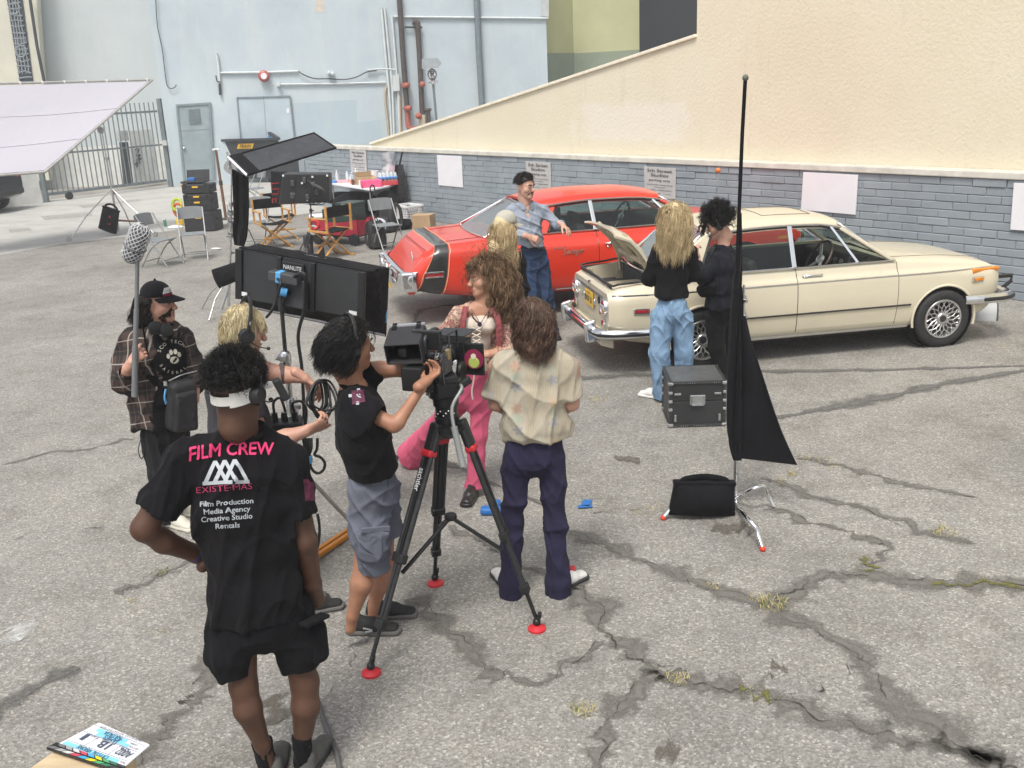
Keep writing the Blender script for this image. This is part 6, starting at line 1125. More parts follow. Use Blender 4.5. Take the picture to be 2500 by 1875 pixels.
# power box on the stand
PX=LP2(697,1042,-.14); pbx=thing('power_box','black multi socket power box strapped to the light stand','power box',PX)
MB().box(PX,(.20,.13,.075),.15).o('box',bp_,pbx,None,.008,world=True)
for dx in(-.055,.0,.06): MB().cyl(PX+V3(dx,0,.03),PX+V3(dx,0,.085),.02,.017).o('plug',bp_,pbx,50,world=True)
MB().lathe([(.016,0),(.016,.01)],PX+V3(.085,-.07,.0),(0,-1,0),12).o('knob',steel,pbx,world=True)
cable('black cable arching out of the power box',[PX+V3(-.055,0,.085),PX+V3(-.05,0,.15),PX+V3(-.01,0,.17),PX+V3(.01,0,.09)],.008); cable('black cable running from the power box to the coil',[PX+V3(.06,0,.085),LP2(715,985,-.2),LP2(735,980,-.2),LP2(748,1000,-.2),LP2(746,1040,-.2),LP2(744,1060,-.2)],.008)
bnd=thing('cable_bundle','black cables taped together with blue tape below the power box','cable',LP2(751,1121,-.15))
for k in range(5): MB().tube(spline([LP2(740+k*5,1070,-.16+.01*k),LP2(744+k*4,1095,-.16),LP2(749+k*1.2,1118,-.15),LP2(751+k,1165,-.14)],28),.008,7).o('cable',bp_,bnd,60,world=True)
MB().lathe([(.027,-.02),(.029,0),(.027,.02)],LP2(751,1121,-.15),(0,0,1),16).o('blue_tie',bluet,bnd,50,world=True)
cable('black cable looping beside the taped bundle',[LP2(775,1070,-.16),LP2(774,1095,-.16),LP2(768,1110,-.16),LP2(782,1116,-.16),LP2(793,1130,-.16),LP2(789,1148,-.16),LP2(775,1155,-.16),LP2(762,1146,-.16),LP2(757,1132,-.15)],.0085)
cable('black cable hanging behind the film crew shirt',[LP2(775,1255,-.1),LP2(780,1285,-.1),LP2(778,1320,-.1),LP2(772,1345,-.1),LP2(762,1380,-.1)],.009)
cable('grey cable trailing on the asphalt by the nearest man',[G(778,1715,.02),G(792,1760,.02),G(808,1800,.02),G(822,1840,.02),G(830,1890,.02)],.012,mat('cable_grey',(.10,.10,.10),.6),g=None)
# ---- camera on its tripod
TC=V3(-.40,4.62,0); TPn=Pl(TC); trp=thing('tripod','black camera tripod with red feet and mid spreader','tripod',TC)
trm=mat('tripod_black',(.02,.021,.022),.38,.3,.15,10); redt=mat('tripod_red',(.50,.02,.03),.42); carb=mat('carbon',(.03,.031,.033),.35,.2,.3,30)
apex=TPn(1092,1036); feet=[G(907,1645),G(1311,1537),G(1063,1426)]
for i,f in enumerate(feet):
    d=f-apex; hz=nrm(V3(d[0],d[1],0)); A=apex+hz*.085+V3(0,0,-.02); F=f+V3(0,0,.06); ax=nrm(F-A); sd_=nrm(np.cross(ax,V3(0,0,1)))
    L=np.linalg.norm(F-A); lg=MB()
    for s in(-1,1): lg.tube([A+sd_*s*.022,A+ax*L*.56+sd_*s*.022],.0145,10)
    lo=lg.o('leg',carb,trp,60,world=True)
    MB().bar(A+ax*.10-np.cross(ax,sd_)*0,A+ax*L*.56,.026,.020,sd_).o('inner_tube',trm,lo,world=True)
    l2=MB()
    for s in(-1,1): l2.tube([A+ax*L*.52+sd_*s*.012,A+ax*L*.84+sd_*s*.012],.0115,8)
    l2.o('lower_leg',carb,trp,60,world=True); MB().tube([A+ax*L*.8,F],.011,8).o('end_leg',trm,trp,60,world=True)
    for t in(.545,.83): MB().bar(A+ax*(L*t-.025),A+ax*(L*t+.025),.075-.02*(t>.6),.045,np.cross(ax,sd_)).o('clamp',trm,trp,None,.008,world=True)
    MB().bar(A-ax*.05,A+ax*.10,.062,.05,np.cross(ax,sd_)).o('shoulder',trm,trp,None,.014,world=True); MB().bar(A+ax*.085,A+ax*.125,.074,.056,np.cross(ax,sd_)).o('red_lever',redt,trp,None,.014,world=True)
    MB().lathe([(.048,0),(.048,.012),(.03,.022),(.012,.03)],f,(0,0,1),22).o('foot_pad',redt,trp,40,world=True); MB().ball(f+V3(0,0,.045),.022).o('ankle',trm,trp,60,world=True); MB().bar(f+V3(0,0,.03),f+V3(.02,0,.10),.03,.02).o('foot_clip',trm,trp,None,.006,world=True)
    if i==0: mb=MB(); put_text(mb,'sachtler',A+ax*.24-sd_*0+nrm(np.cross(sd_,ax))*(.019 if np.cross(sd_,ax)[1]<0 else -.019),ax,nrm(np.cross(np.array((0,-1,.2)),ax)),.036,.003); mb.o('lettering',whp,trp,world=True)
sp=TPn(1100,1262); 
for f in feet:
    A=apex; e=A+(f-A)*.60; 
    MB().bar(sp,e+V3(0,0,.0),.018,.016).o('spreader_arm',trm,trp,None,.003,world=True)
MB().lathe([(.03,-.012),(.034,0),(.03,.014)],sp,(0,0,1),18).o('spreader_hub',trm,trp,40,world=True)
MB().lathe([(.05,-.06),(.085,-.03),(.088,.0),(.06,.012)],apex,(0,0,1),28).o('bowl',trm,trp,40,world=True)
hd=thing('fluid_head','black fluid head with grey pan handle on the tripod','tripod head',apex+V3(0,0,.015))
hb=apex; MB().lathe([(.055,.0),(.06,.02),(.062,.05),(.055,.055),(.056,.10),(.064,.105),(.066,.15)],hb,(0,0,1),28).o('base',trm,hd,40,world=True); MB().box(hb+V3(0,0,.19),(.12,.13,.09),.3).o('tilt_block',trm,hd,None,.02,seg=3,world=True)
for s in(-1,1): c=hb+V3(math.cos(.3)*.07*s,math.sin(.3)*.07*s,.19); MB().lathe([(.045,-.012),(.05,.0),(.04,.014)],c,(math.cos(.3)*s,math.sin(.3)*s,0),22).o('drag_knob',trm,hd,40,world=True)
MB().box(hb+V3(0,0,.25),(.10,.17,.035),.3).o('plate',trm,hd,None,.006,world=True)
for k in range(8): MB().ball(hb+V3(-.05+.013*k,-.075,.07+.012*(k%3)),.005).o('screw',steel,hd,world=True)
ph=spline([hb+V3(.07,-.02,.21),hb+V3(.085,-.06,.20),TPn(1103,1000,-.12),TPn(1117,1080,-.16),TPn(1131,1140,-.2)],20); MB().tube(ph[:14],.009,8).o('pan_handle',mat('handle_grey',(.28,.29,.29),.45,.3),hd,60,world=True); MB().tube(ph[12:],.016,10).o('pan_grip',mat('handle_grey2',(.22,.23,.23),.6),hd,60,world=True)
MB().bar(hb+V3(.07,-.02,.2),hb+V3(.13,-.01,.235),.03,.04).o('counter_lever',trm,hd,None,.01,world=True)
# camera body pointing away up-right toward the actress
CC=hb+V3(-.06,.02,.205); cm_=thing('cinema_camera','black cinema camera rig with battery, lens and top handle','camera',CC); ca=R(70) # lens direction
cx=V3(math.cos(ca),math.sin(ca),0); cy=V3(-math.sin(ca),math.cos(ca),0); cz=V3(0,0,1); CM=np.array([cx,cy,cz]).T
def cb(x,y,z): return CC+cx*x+cy*y+cz*z
def cbox(name,c,d,m=None,bev=.005,par=None): return MB().box(cb(*c),d,M=CM).o(name,m or bp_,par or cm_,None,bev,world=True)
cbox('base_plate',(.0,0,.015),(.30,.09,.02)); body=cbox('body',(.02,0,.10),(.17,.12,.14),trm,.01)
cbox('battery',(-.15,.02,.08),(.09,.11,.12),trm,.008); cbox('battery_plate',(-.095,.02,.08),(.02,.13,.15)); 
MB().lathe([(.042,0),(.045,.03),(.041,.035),(.041,.07),(.05,.075),(.052,.13),(.047,.14)],cb(.11,0,.10),cx,26).o('lens',trm,cm_,40,world=True)
mt=cbox('matte_box',(.275,0,.10),(.10,.17,.13),trm,.006); cbox('matte_flag',(.30,0,.19),(.16,.18,.006),None,.001)
fp=MB().box(cb(.24,-.13,.07),(.012,.11,.17),M=CM).o('side_plate',trm,cm_,None,.008,world=True)
st_c=cb(.228,-.135,.075); ex=-cy; 
MB().lathe([(.052,0),(.052,.003)],st_c+ -cx*.004,-cx,28).o('sticker',mat('sticker_maroon',(.22,.02,.06),.45),cm_,world=True); MB().lathe([(.030,0),(.026,.003)],st_c-cx*.008-cz*.018,-cx,20).o('sticker_print',mat('sticker_green',(.38,.45,.10),.5),cm_,world=True); MB().lathe([(.014,0),(.014,.003)],st_c-cx*.009+cz*.016,-cx,16).o('sticker_print',mat('sticker_pale',(.7,.6,.5),.5),cm_,world=True)
MB().tube(spline([cb(-.06,0,.18),cb(-.05,0,.25),cb(.08,0,.26),cb(.11,0,.19)],18),.013,8).o('top_handle',bp_,cm_,60,world=True)
MB().tube([cb(.07,-.07,.15),cb(.07,-.07,.24),cb(.17,-.07,.24),cb(.17,-.07,.15)],.006,6).o('cage_bar',bp_,cm_,60,world=True)
for s in(-1,1): MB().tube([cb(-.14,s*.03,-.005),cb(.30,s*.03,-.005)],.0075,8).o('rod',steel,cm_,60,world=True)
cbox('side_monitor',(-.03,.0,.235),(.03,.15,.095),trm,.006); cbox('evf',(-.10,.075,.20),(.14,.05,.05),trm,.012); cbox('wireless_box',(-.02,-.085,.12),(.09,.035,.10),dkp,.006); cbox('follow_focus',(.16,.085,.04),(.05,.06,.07),trm,.01); MB().lathe([(.045,-.012),(.05,0),(.045,.012)],cb(.16,-.09,.03),cy,22).o('focus_wheel',trm,cm_,40,world=True)
cbox('gold_connector',(-.02,-.10,.165),(.03,.02,.05),mat('connector_gold',(.45,.35,.18),.35,.8),.003); cbox('white_tag',(.06,-.10,.10),(.03,.01,.02),wb,.002)
qc=np.random.default_rng(12)
for k in range(9):
    a=cb(*(qc.uniform(-.12,.1),-.06,qc.uniform(.03,.2))); b=cb(qc.uniform(-.1,.2),-.08,qc.uniform(.0,.18)); m_=(a+b)/2-cy*-.0+V3(0,-.06,-.05*qc.uniform(0,1)); MB().tube(spline([a,m_+qc.normal(0,.02,3),b],14),.0045,6).o('camera_cable',redl if k==4 else bp_,cm_,60,world=True)
for k in range(10): cbox('connector',(qc.uniform(-.1,.1),-.066,qc.uniform(.04,.18)),(.018,.02,.018),[steel,dkp,bp_][k%3],.003)
# monitor with hood
MBc=TPn(990,850,.0); mh=thing('monitor_hood','square black sunshade hood over the camera monitor','monitor',MBc)
hf=[TPn(938,846,-.13),TPn(1022,841,-.13),TPn(1031,886,-.13),TPn(947,889,-.13)]; hk=[TPn(952,802,.10),TPn(1037,795,.10),TPn(1048,836,.10),TPn(958,845,.10)]
for a,b in((0,1),(1,2),(2,3),(3,0)): MB().prism([hf[a],hf[b],hk[b],hk[a]],nrm(np.cross(hf[b]-hf[a],hk[a]-hf[a]))*.004).o('hood_panel',mat('hood_black',(.022,.021,.024),.75,0,.2,9),mh,world=True)
MB().prism([p*.96+sum(hk)/4*.04 for p in hk],V3(0,.02,0)).o('screen',mat('screen_dark',(.01,.01,.012),.2),mh,world=True); MB().prism([hk[0]+V3(0,0,.012),hk[1]+V3(0,0,.012),hk[1]+V3(0,.035,.010),hk[0]+V3(0,.035,.010)],(0,0,-.03)).o('monitor_case',mat('case_silver',(.45,.46,.48),.4,.5),mh,world=True)
for u in(.14,.83): a=hk[0]*(1-u)+hk[1]*u; b=hf[0]*(1-u)+hf[1]*u; MB().bar(a+V3(0,.03,.016),a*.82+b*.18+V3(0,0,.006),.022,.004).o('strap',bf,mh,world=True)
MB().tube([sum(hk)/4+V3(.05,.02,-.02),cb(-.06,.06,.14)],.01,8).o('arm',bp_,mh,60,world=True); MB().tube(spline([TPn(1046,860,.05),TPn(1052,872,.0),TPn(1066,868,.02)],10),.005,6).o('cable',bp_,mh,60,world=True)
# ---- black road case
ra,rb_=G(1635,1044),G(1769,1040); rx=nrm(rb_-ra); rn=V3(-rx[1],rx[0],0); rw=np.linalg.norm(rb_-ra); rh=.385; rd_=.46
rc=thing('road_case','black road case with steel corners behind the hanging flag','road case',(ra+rb_)/2+rn*rd_/2,math.atan2(rx[1],rx[0])); rcm=mat('road_case_black',(.024,.026,.027),.5,0,.25,4,bs=120,bst=.12); rct=mat('road_case_top',(.085,.088,.088),.42,0,.35,5,bs=70,bst=.2)
MB().box((0,0,rh*.29),(rw,rd_,rh*.56)).o('body',rcm,rc,None,.006); MB().box((0,0,rh*.57+.004+rh*.21),(rw,rd_,rh*.42)).o('lid',rcm,rc,None,.006); MB().box((0,0,rh+.002),(rw*.93,rd_*.93,.004)).o('lid_panel',rct,rc)
ed=mat('edge_binding',(.05,.052,.052),.4,.4)
for s in(-1,1):
    for y in(-1,1): MB().box((s*rw/2*.985,y*rd_/2*.985,rh/2),(.022,.022,rh)).o('edge',ed,rc,None,.003)
    for z in(.012,rh-.008): MB().box((s*rw/2*.985,0,z),(.024,rd_,.024)).o('edge',ed,rc,None,.003); MB().box((0,s*rd_/2*.985,z),(rw,.024,.024)).o('edge',ed,rc,None,.003)
for sx_ in(-1,1):
    for sy in(-1,1):
        for z in(.02,rh*.40,rh*.58,rh*.77,rh-.012): MB().box((sx_*rw/2*.972,sy*rd_/2*.972,z),(.045 if z in(.02,rh-.012) else .03,.045,.026)).o('corner',steel,rc,None,.007)
for s in(-1,1):
    MB().box((s*rw*.36,-rd_/2-.006,rh*.74),(.055,.016,.018)).o('latch',steel,rc,None,.004); MB().box((s*rw*.40,-rd_/2-.006,rh*.21),(.018,.016,.06)).o('latch',steel,rc,None,.004)
MB().box((0,-rd_/2-.004,rh*.60),(.125,.012,.085)).o('handle_dish',mat('dish_grey',(.35,.36,.36),.4,.6),rc,None,.012); MB().tube([(-.05,-rd_/2-.012,rh*.70),(-.045,-rd_/2-.022,rh*.5),(.045,-rd_/2-.022,rh*.5),(.05,-rd_/2-.012,rh*.70)],.007,6).o('handle',steel,rc,60)
for k in range(18): 
    pass
rv=MB()
for k in range(22):
    x=-rw/2+.04+(rw-.08)*k/21
    for z in(.014,rh-.008): rv.ball((x,-rd_/2-.012,z),.004,6)
tag(rv.o('rivets',steel,rc),kind='stuff')
# ---- tall black flag on a low stand
RB=G(1797,1232); RP=Pl(RB); rs=thing('c_stand','low chrome stand with red leg tips holding the black flag','stand',RB)
MB().tube([RP(1796,1236),RP(1797,1060),RP(1798,900)],.017,12).o('column',steel,rs,60,world=True)
def cleg(ptz,tip):
    P=spline(ptz,26); o=MB().tube(P,.0145,10).o('leg',CHROME(),rs,60,world=True); MB().ball(P[-1],.019).o('foot_tip',mat('tip_red',(.65,.05,.02),.5),rs,60,world=True) if tip else None
h1=RP(1796,1232)
c_=RB
def lz(px,z): return G(px[0],px[1],z)
cleg([RP(1799,1230),lz((1822,1262),.13),lz((1846,1290),.10),lz((1852,1310),.07),lz((1862,1340),.015)],True)
cleg([RP(1797,1215),lz((1835,1195),.16),lz((1864,1188),.17),lz((1873,1205),.10),lz((1888,1236),.015)],False)
cleg([RP(1795,1225),lz((1730,1200),.17),lz((1660,1215),.13),lz((1640,1240),.07),lz((1619,1264),.015)],True)
for y in(731,769): grip(RP(1806,y,-.04),(.5,-1,0),rs,.75)
MB().tube([RP(1795,905),RP(1797,700),RP(1812,330),RP(1820,186)],.0115,10).o('black_arm',bf,rs,60,world=True)
MB().ball(RP(1820,190),.02).o('arm_tip',mat('tip_grey',(.12,.12,.10),.6),rs,60,world=True)
fgo=thing('black_flag','tall furled black flag hanging down from a slanted arm','flag',RP(1805,1000)); bfl=cloth('flag_black',(.009,.009,.011),wst=.3)
drape('sleeve',0,0,[(1803,520),(1800,600),(1795,680),(1784,780)],[(1811,520),(1812,600),(1812,680),(1806,780)],-.02,bfl,RP,8,.008,.008,4,fgo)
drape('cloth',0,0,[(1798,600),(1786,720),(1781,840),(1777,1000),(1779,1080),(1790,1124)],[(1808,600),(1806,720),(1809,800),(1811,900),(1809,1040),(1807,1124)],-.10,bfl,RP,12,.035,.01,8,fgo)
drape('cloth',0,0,[(1801,700),(1800,780),(1802,860),(1806,1000),(1809,1118)],[(1808,700),(1822,790),(1862,915),(1906,1045),(1946,1134)],-.05,bfl,RP,16,.022,.01,6,fgo)
tag(sandbag('large black sandbag lying over the leg of the low stand',RP(1716,1216,-.22)+V3(0,0,0),.41,.225,.18,R(2),R(4)),None)
# ---- boom pole and blimp
BPn=Pl(G(445,1272)); bo_=thing('boom_pole','grey boom pole with a meshed microphone blimp held upright','boom pole',BPn(330,965,-.25)); bpm=mat('boom_grey',(.20,.21,.22),.4,.3)
for a,b,r_ in(((336,600),(333,760),.0125),((333,755),(330,850),.0155),((330,845),(329,940),.0185),((329,940),(329,968),.02)): MB().tube([BPn(a[0],a[1],-.25),BPn(b[0],b[1],-.25)],r_,12).o('pole_section',bpm,bo_,60,world=True)
mt_,mb2=BPn(350,547,-.28),BPn(315,640,-.20); axm=nrm(mt_-mb2); Lm=np.linalg.norm(mt_-mb2); rm_=.062; bx_,by_,_=frame(axm)
def bl(s,a,r=rm_):
    e=min(s,Lm-s); rr=r*math.sqrt(max(0,1-(1-min(1,(e+.0)/r))**2)) if e<r else r
    return mb2+axm*s+(bx_*math.cos(a)+by_*math.sin(a))*rr
MB().lathe([(.001,0),(rm_*.6,.015),(rm_*.82,.05),(rm_*.82,Lm-.05),(rm_*.6,Lm-.015),(.001,Lm)],mb2,axm,20).o('windshield_core',mat('blimp_grey',(.16,.165,.17),.8),bo_,60,world=True)
msh=MB()
for k in range(13):
    for s in(-1,1): msh.tube([bl(Lm*t,2*PI*k/13+s*t*Lm/rm_*.95) for t in np.linspace(.012,.988,44)],.0030,4,caps=False)
tag(msh.o('mesh_cage',mat('blimp_mesh',(.50,.51,.52),.6),bo_,60,world=True),kind='stuff'); MB().tube([bl(Lm*.42,a,rm_*1.04) for a in np.linspace(0,2*PI,28)[:-1]],.006,6,closed=True).o('band',mat('blimp_grey',(.16,.165,.17),.8),bo_,60,world=True)
MB().tube([BPn(336,604,-.25),BPn(337,592,-.28),mb2*.5+mt_*.5],.014,8).o('shock_mount',bp_,bo_,60,world=True)
# ---- clapper slate on a wooden box
SZ=.42; sl4=[G(243,1767,SZ),G(367,1821,SZ),G(301,1878,SZ),G(137,1822,SZ)]; 
ab=thing('apple_box','pale plywood box under the film slate at the bottom left','box',(sum(sl4)/4)*V3(1,1,0)); bxp=[G(207,1790,SZ-.012),G(342,1840,SZ-.012),G(300,1990,SZ-.012),G(94,1850,SZ-.012)]
e1=nrm(bxp[1]-bxp[0]); e2=V3(e1[1],-e1[0],0); c0=bxp[0]-e1*.02; bq4=[c0,c0+e1*.29,c0+e1*.29+e2*.40,c0+e2*.40]
MB().prism([V3(p[0],p[1],SZ-.012) for p in bq4],(0,0,-(SZ-.012))).o('box',mat('plywood',(.55,.43,.27),.6,0,.15,4,bs=40,stretch=(1,6,6)),ab,None,.005,world=True)
sl_=thing('film_slate','white film slate with coloured clap sticks and blue tape','film slate',sum(sl4)/4); MB().prism(sl4,(0,0,.008)).o('board',wb,sl_,None,.006,world=True)
sx1=nrm(sl4[3]-sl4[0]+ (sl4[2]-sl4[1])); sxx=nrm(sl4[0]-sl4[1]); # text runs toward the photo's upper left, its head toward us
def spt(u,v,z=.011): return (sl4[1]*(1-u)+sl4[0]*u)*(1-v)+(sl4[2]*(1-u)+sl4[3]*u)*v+V3(0,0,z)
def strip(u0,u1,v0,v1,m,z=.0095): MB().prism([spt(u0,v0,z),spt(u1,v0,z),spt(u1,v1,z),spt(u0,v1,z)],(0,0,.001)).o('tape',m,sl_,world=True)
btp=mat('slate_blue_tape',(.22,.58,.80),.6)
strip(.32,.86,.16,.27,btp); strip(.22,.78,.28,.38,btp); strip(.12,.95,.82,.93,btp)
mb=MB(); up_=nrm(spt(.5,1)-spt(.5,0)); tx_=nrm(spt(1,.5)-spt(0,.5)); W_s=np.linalg.norm(spt(1,.5)-spt(0,.5))
for s,u,v,sz,wm in(('NATALIA',.56,.215,.026,.28),('JAMES',.52,.33,.028,.24),('CRYSTAL VISIONS',.5,.875,.026,.5),('A002',.16,.58,.05,.22),('1B',.48,.56,.055,.16),('1',.84,.54,.055,.05),('DATE 9/11/23  INT DAY EXT NITE',.5,.08,.013,.7),('DIRECTOR',.12,.33,.012,.15),('CAMERA',.18,.22,.012,.13),('ROLL  SCENE  TAKE',.5,.44,.013,.7),('PROD',.05,.875,.013,.08)): put_text(mb,s,spt(u,v),tx_,up_,sz,.001,wmax=W_s*wm)
mb.o('handwriting',mat('slate_ink',(.06,.09,.14),.6),sl_,world=True)
ln=MB()
for v in(.13,.40,.78): ln.bar(spt(.02,v,.0095),spt(.98,v,.0095),.0015,.0005)
ln.bar(spt(.32,.42,.0095),spt(.32,.78,.0095),.0015,.0005); ln.bar(spt(.70,.42,.0095),spt(.70,.78,.0095),.0015,.0005); ln.o('ruling',mat('slate_ink',(.06,.09,.14),.6),sl_,world=True)
cols=[(.05,.05,.05),(.04,.16,.09),(.07,.34,.13),(.75,.6,.02),(.05,.35,.6),(.6,.06,.1),(.6,.6,.6),(.35,.35,.35),(.15,.15,.15)]
for row,(v0,v1,zz) in enumerate(((.955,1.05,.012),(1.07,1.17,.012))):
    MB().prism([spt(-.02,v0,0),spt(1.02,v0,0),spt(1.02,v1,0),spt(-.02,v1,0)],(0,0,zz)).o('clap_stick',bp_,sl_,world=True)
    for k in range(9):
        u0=.0+k*.11; MB().prism([spt(u0,v0+.01,zz+.0005),spt(u0+.09,v0+.01,zz+.0005),spt(u0+.09+(.05 if row else -.05),v1-.01,zz+.0005),spt(u0+(.05 if row else -.05),v1-.01,zz+.0005)],(0,0,.001)).o('colour_bar',mat(f'slate_{k}',cols[k],.5),sl_,world=True)
# ---- blue marks taped on the ground
def mark(lab,segs,name='floor_mark',th=.004):
    b=G(*segs[0][0]); mb=MB()
    for a,c,w_ in segs: p,q2=G(*a,.009),G(*c,.009); d=nrm(q2-p); n=V3(-d[1],d[0],0)*w_/2; mb.prism([p-n,q2-n,q2+n,p+n],(0,0,th))
    return tag(mb.o(name,mat('mark_blue',(.02,.14,.42),.6),None),lab,'floor mark','blue T marks on the asphalt')
mark('blue T mark lying alone on the asphalt right of the tan shirt man',[((1411,1238),(1446,1236),.035),((1427,1236),(1436,1221),.06)])
bm1=thing('mark_bag','blue padded T shaped mark near the tripod leg','floor mark',G(1200,1240),0,'blue T marks on the asphalt'); MB().bar(G(1173,1246,.025),G(1223,1246,.025),.08,.05).o('bar',mat('mark_blue',(.02,.14,.42),.6),bm1,None,.02,world=True,seg=3); MB().bar(G(1205,1238,.02),G(1212,1224,.02),.07,.04).o('stem',mat('mark_blue',(.02,.14,.42),.6),bm1,None,.015,world=True,seg=3)
# ================= PEOPLE: smooth bodies, clothes and hair
class SDF:
    def __init__(s,vox=.008): s.vox=vox; s.ops=[]
    def rc(s,a,b,ra,rb,k=.02,L=None,qa=1.,qb=1.,sub=False):
        a=np.array(a,float);b=np.array(b,float); m=max(ra*max(qa,1),rb*max(qb,1)); s.ops.append(('rc',a,b,ra,rb,k,None if L is None else nrm(L),qa,qb,sub,np.minimum(a,b)-m,np.maximum(a,b)+m)); return s
    def ell(s,c,r,M=None,k=.02,sub=False):
        c=np.array(c,float); m=max(r); s.ops.append(('ell',c,np.array(r,float),np.eye(3) if M is None else np.array(M,float),k,sub,c-m,c+m)); return s
    def ball(s,c,r,k=.02,sub=False): return s.ell(c,(r,r,r),None,k,sub)
    def cut(s,p,n,k=.006): s.ops.append(('cut',np.array(p,float),nrm(n),k)); return s
    def union(s,o,k=.02): s.ops.append(('uni',o,k)); return s
    def bounds(s):
        lo=[];hi=[]
        for o in s.ops:
            if o[0]=='uni': l,h=o[1].bounds()
            elif o[0]=='cut': continue
            elif o[0]=='rc' and o[9] or o[0]=='ell' and o[5]: continue
            else: l,h=o[-2],o[-1]
            lo.append(l);hi.append(h)
        return np.min(lo,0),np.max(hi,0)
    def eval(s,ax,vox):
        D=np.full([len(a) for a in ax],.5,np.float32)
        for o in s.ops:
            if o[0]=='cut':
                d=((ax[0][:,None,None]-o[1][0])*o[2][0]+(ax[1][None,:,None]-o[1][1])*o[2][1]+(ax[2][None,None,:]-o[1][2])*o[2][2]).astype(np.float32); k=o[3]; h=np.clip(.5-.5*(d-D)/k,0,1); D=d*(1-h)+D*h+k*h*(1-h); continue
            if o[0]=='uni':
                d=o[1].eval(ax,vox); k=o[2]; h=np.clip(.5+.5*(d-D)/k,0,1); D=d*(1-h)+D*h-k*h*(1-h); continue
            k=o[5] if o[0]=='rc' else o[4]; mg=k+3*vox; sl=[]
            for i in range(3):
                i0=max(0,np.searchsorted(ax[i],o[-2][i]-mg)); i1=min(len(ax[i]),np.searchsorted(ax[i],o[-1][i]+mg)); sl.append(slice(i0,max(i0,i1)))
            if any(q.stop<=q.start for q in sl): continue
            sl=tuple(sl); x=ax[0][sl[0]][:,None,None]; y=ax[1][sl[1]][None,:,None]; z=ax[2][sl[2]][None,None,:]
            if o[0]=='rc':
                _,a,b,ra,rb,k,L,qa,qb,sub,_,_=o; ab=b-a; l2=max(1e-9,ab@ab); t=np.clip(((x-a[0])*ab[0]+(y-a[1])*ab[1]+(z-a[2])*ab[2])/l2,0,1); vx=x-a[0]-t*ab[0]; vy=y-a[1]-t*ab[1]; vz=z-a[2]-t*ab[2]; n2=vx*vx+vy*vy+vz*vz
                if L is not None: la=vx*L[0]+vy*L[1]+vz*L[2]; q=qa+(qb-qa)*t; n2=n2-la*la+(la/q)**2
                d=np.sqrt(np.maximum(n2,0))-(ra+(rb-ra)*t)
            else:
                _,c,r,M,k,sub,_,_=o; q=[((x-c[0])*M[0][i]+(y-c[1])*M[1][i]+(z-c[2])*M[2][i])/r[i] for i in range(3)]; k0=np.sqrt(q[0]**2+q[1]**2+q[2]**2); k1=np.sqrt((q[0]/r[0])**2+(q[1]/r[1])**2+(q[2]/r[2])**2)+1e-9; d=k0*(k0-1)/k1
            d=d.astype(np.float32); E=D[sl]
            if sub: h=np.clip(.5-.5*(-d-E)/k,0,1); D[sl]=(-d)*(1-h)+E*h+k*h*(1-h)
            else: h=np.clip(.5+.5*(d-E)/k,0,1); D[sl]=d*(1-h)+E*h-k*h*(1-h)
        return D
    def mesh(s,smooth=1,iso=0.):
        lo,hi=s.bounds(); lo=lo-4*s.vox; hi=hi+4*s.vox; ax=[np.arange(lo[i],hi[i],s.vox) for i in range(3)]; D=s.eval(ax,s.vox)
        g=openvdb.FloatGrid(); g.copyFromArray(np.ascontiguousarray(np.clip(D,-3*s.vox,3*s.vox))); v,q=g.convertToQuads(iso); v=v.astype(float)*s.vox+lo; q=q[:,::-1]; nn=np.cross(v[q[:,2]]-v[q[:,0]],v[q[:,3]]-v[q[:,1]]); q=q if ((v[q[:,0]]-v.mean(0))*nn).sum()>0 else q[:,::-1]
        for _ in range(smooth):
            acc=np.zeros_like(v); cnt=np.zeros(len(v))
            for i in range(4):
                np.add.at(acc,q[:,i],v[q[:,(i+1)%4]]); np.add.at(cnt,q[:,i],1); np.add.at(acc,q[:,i],v[q[:,(i-1)%4]]); np.add.at(cnt,q[:,i],1)
            v=v*.4+.6*acc/np.maximum(cnt,1)[:,None]
        return v,q
def vnorm(v,q):
    n=np.cross(v[q[:,2]]-v[q[:,0]],v[q[:,3]]-v[q[:,1]]); N=np.zeros_like(v)
    for i in range(4): np.add.at(N,q[:,i],n)
    return N/np.maximum(1e-9,np.linalg.norm(N,axis=1))[:,None]
def folds(v,q,amp=.006,fr=18.,axis=(0,0,1),seed=0,str_=.45):
    """soft cloth folds running roughly along axis"""
    r=np.random.default_rng(seed); a=np.array(axis,float); d=np.zeros(len(v))
    fr*=1.5; amp*=1.6
    for i in range(6):
        k=r.normal(0,1,3); k-=a*(k@a)*(1-str_); k=nrm(k)*fr*r.uniform(.6,1.9); w=r.normal(0,1,3)*fr*.35; ph=v@k+1.4*np.sin(v@w+r.uniform(0,6))+r.uniform(0,6); d+=(1-np.abs(np.sin(ph)))**2.4*(.5+.5*np.sin(v@(r.normal(0,1,3)*fr*.25)+r.uniform(0,6)))
    return v+vnorm(v,q)*((d-d.mean())*amp)[:,None]
def smesh(name,S,m,parent,amp=0,fr=18.,axis=(0,0,1),seed=0,smooth=1,extra=None,post=None):
    v,q=S.mesh(smooth,-.004)
    if amp: v=folds(v,q,amp,fr,axis,seed)
    if post is not None: v=post(v)
    F=q.tolist(); V=v
    for e in (extra or []):
        v2,q2=e.mesh(1); F+= (q2+len(V)).tolist(); V=np.concatenate([V,v2])
    return mkobj(name,V,F,m,parent,180,world=True)
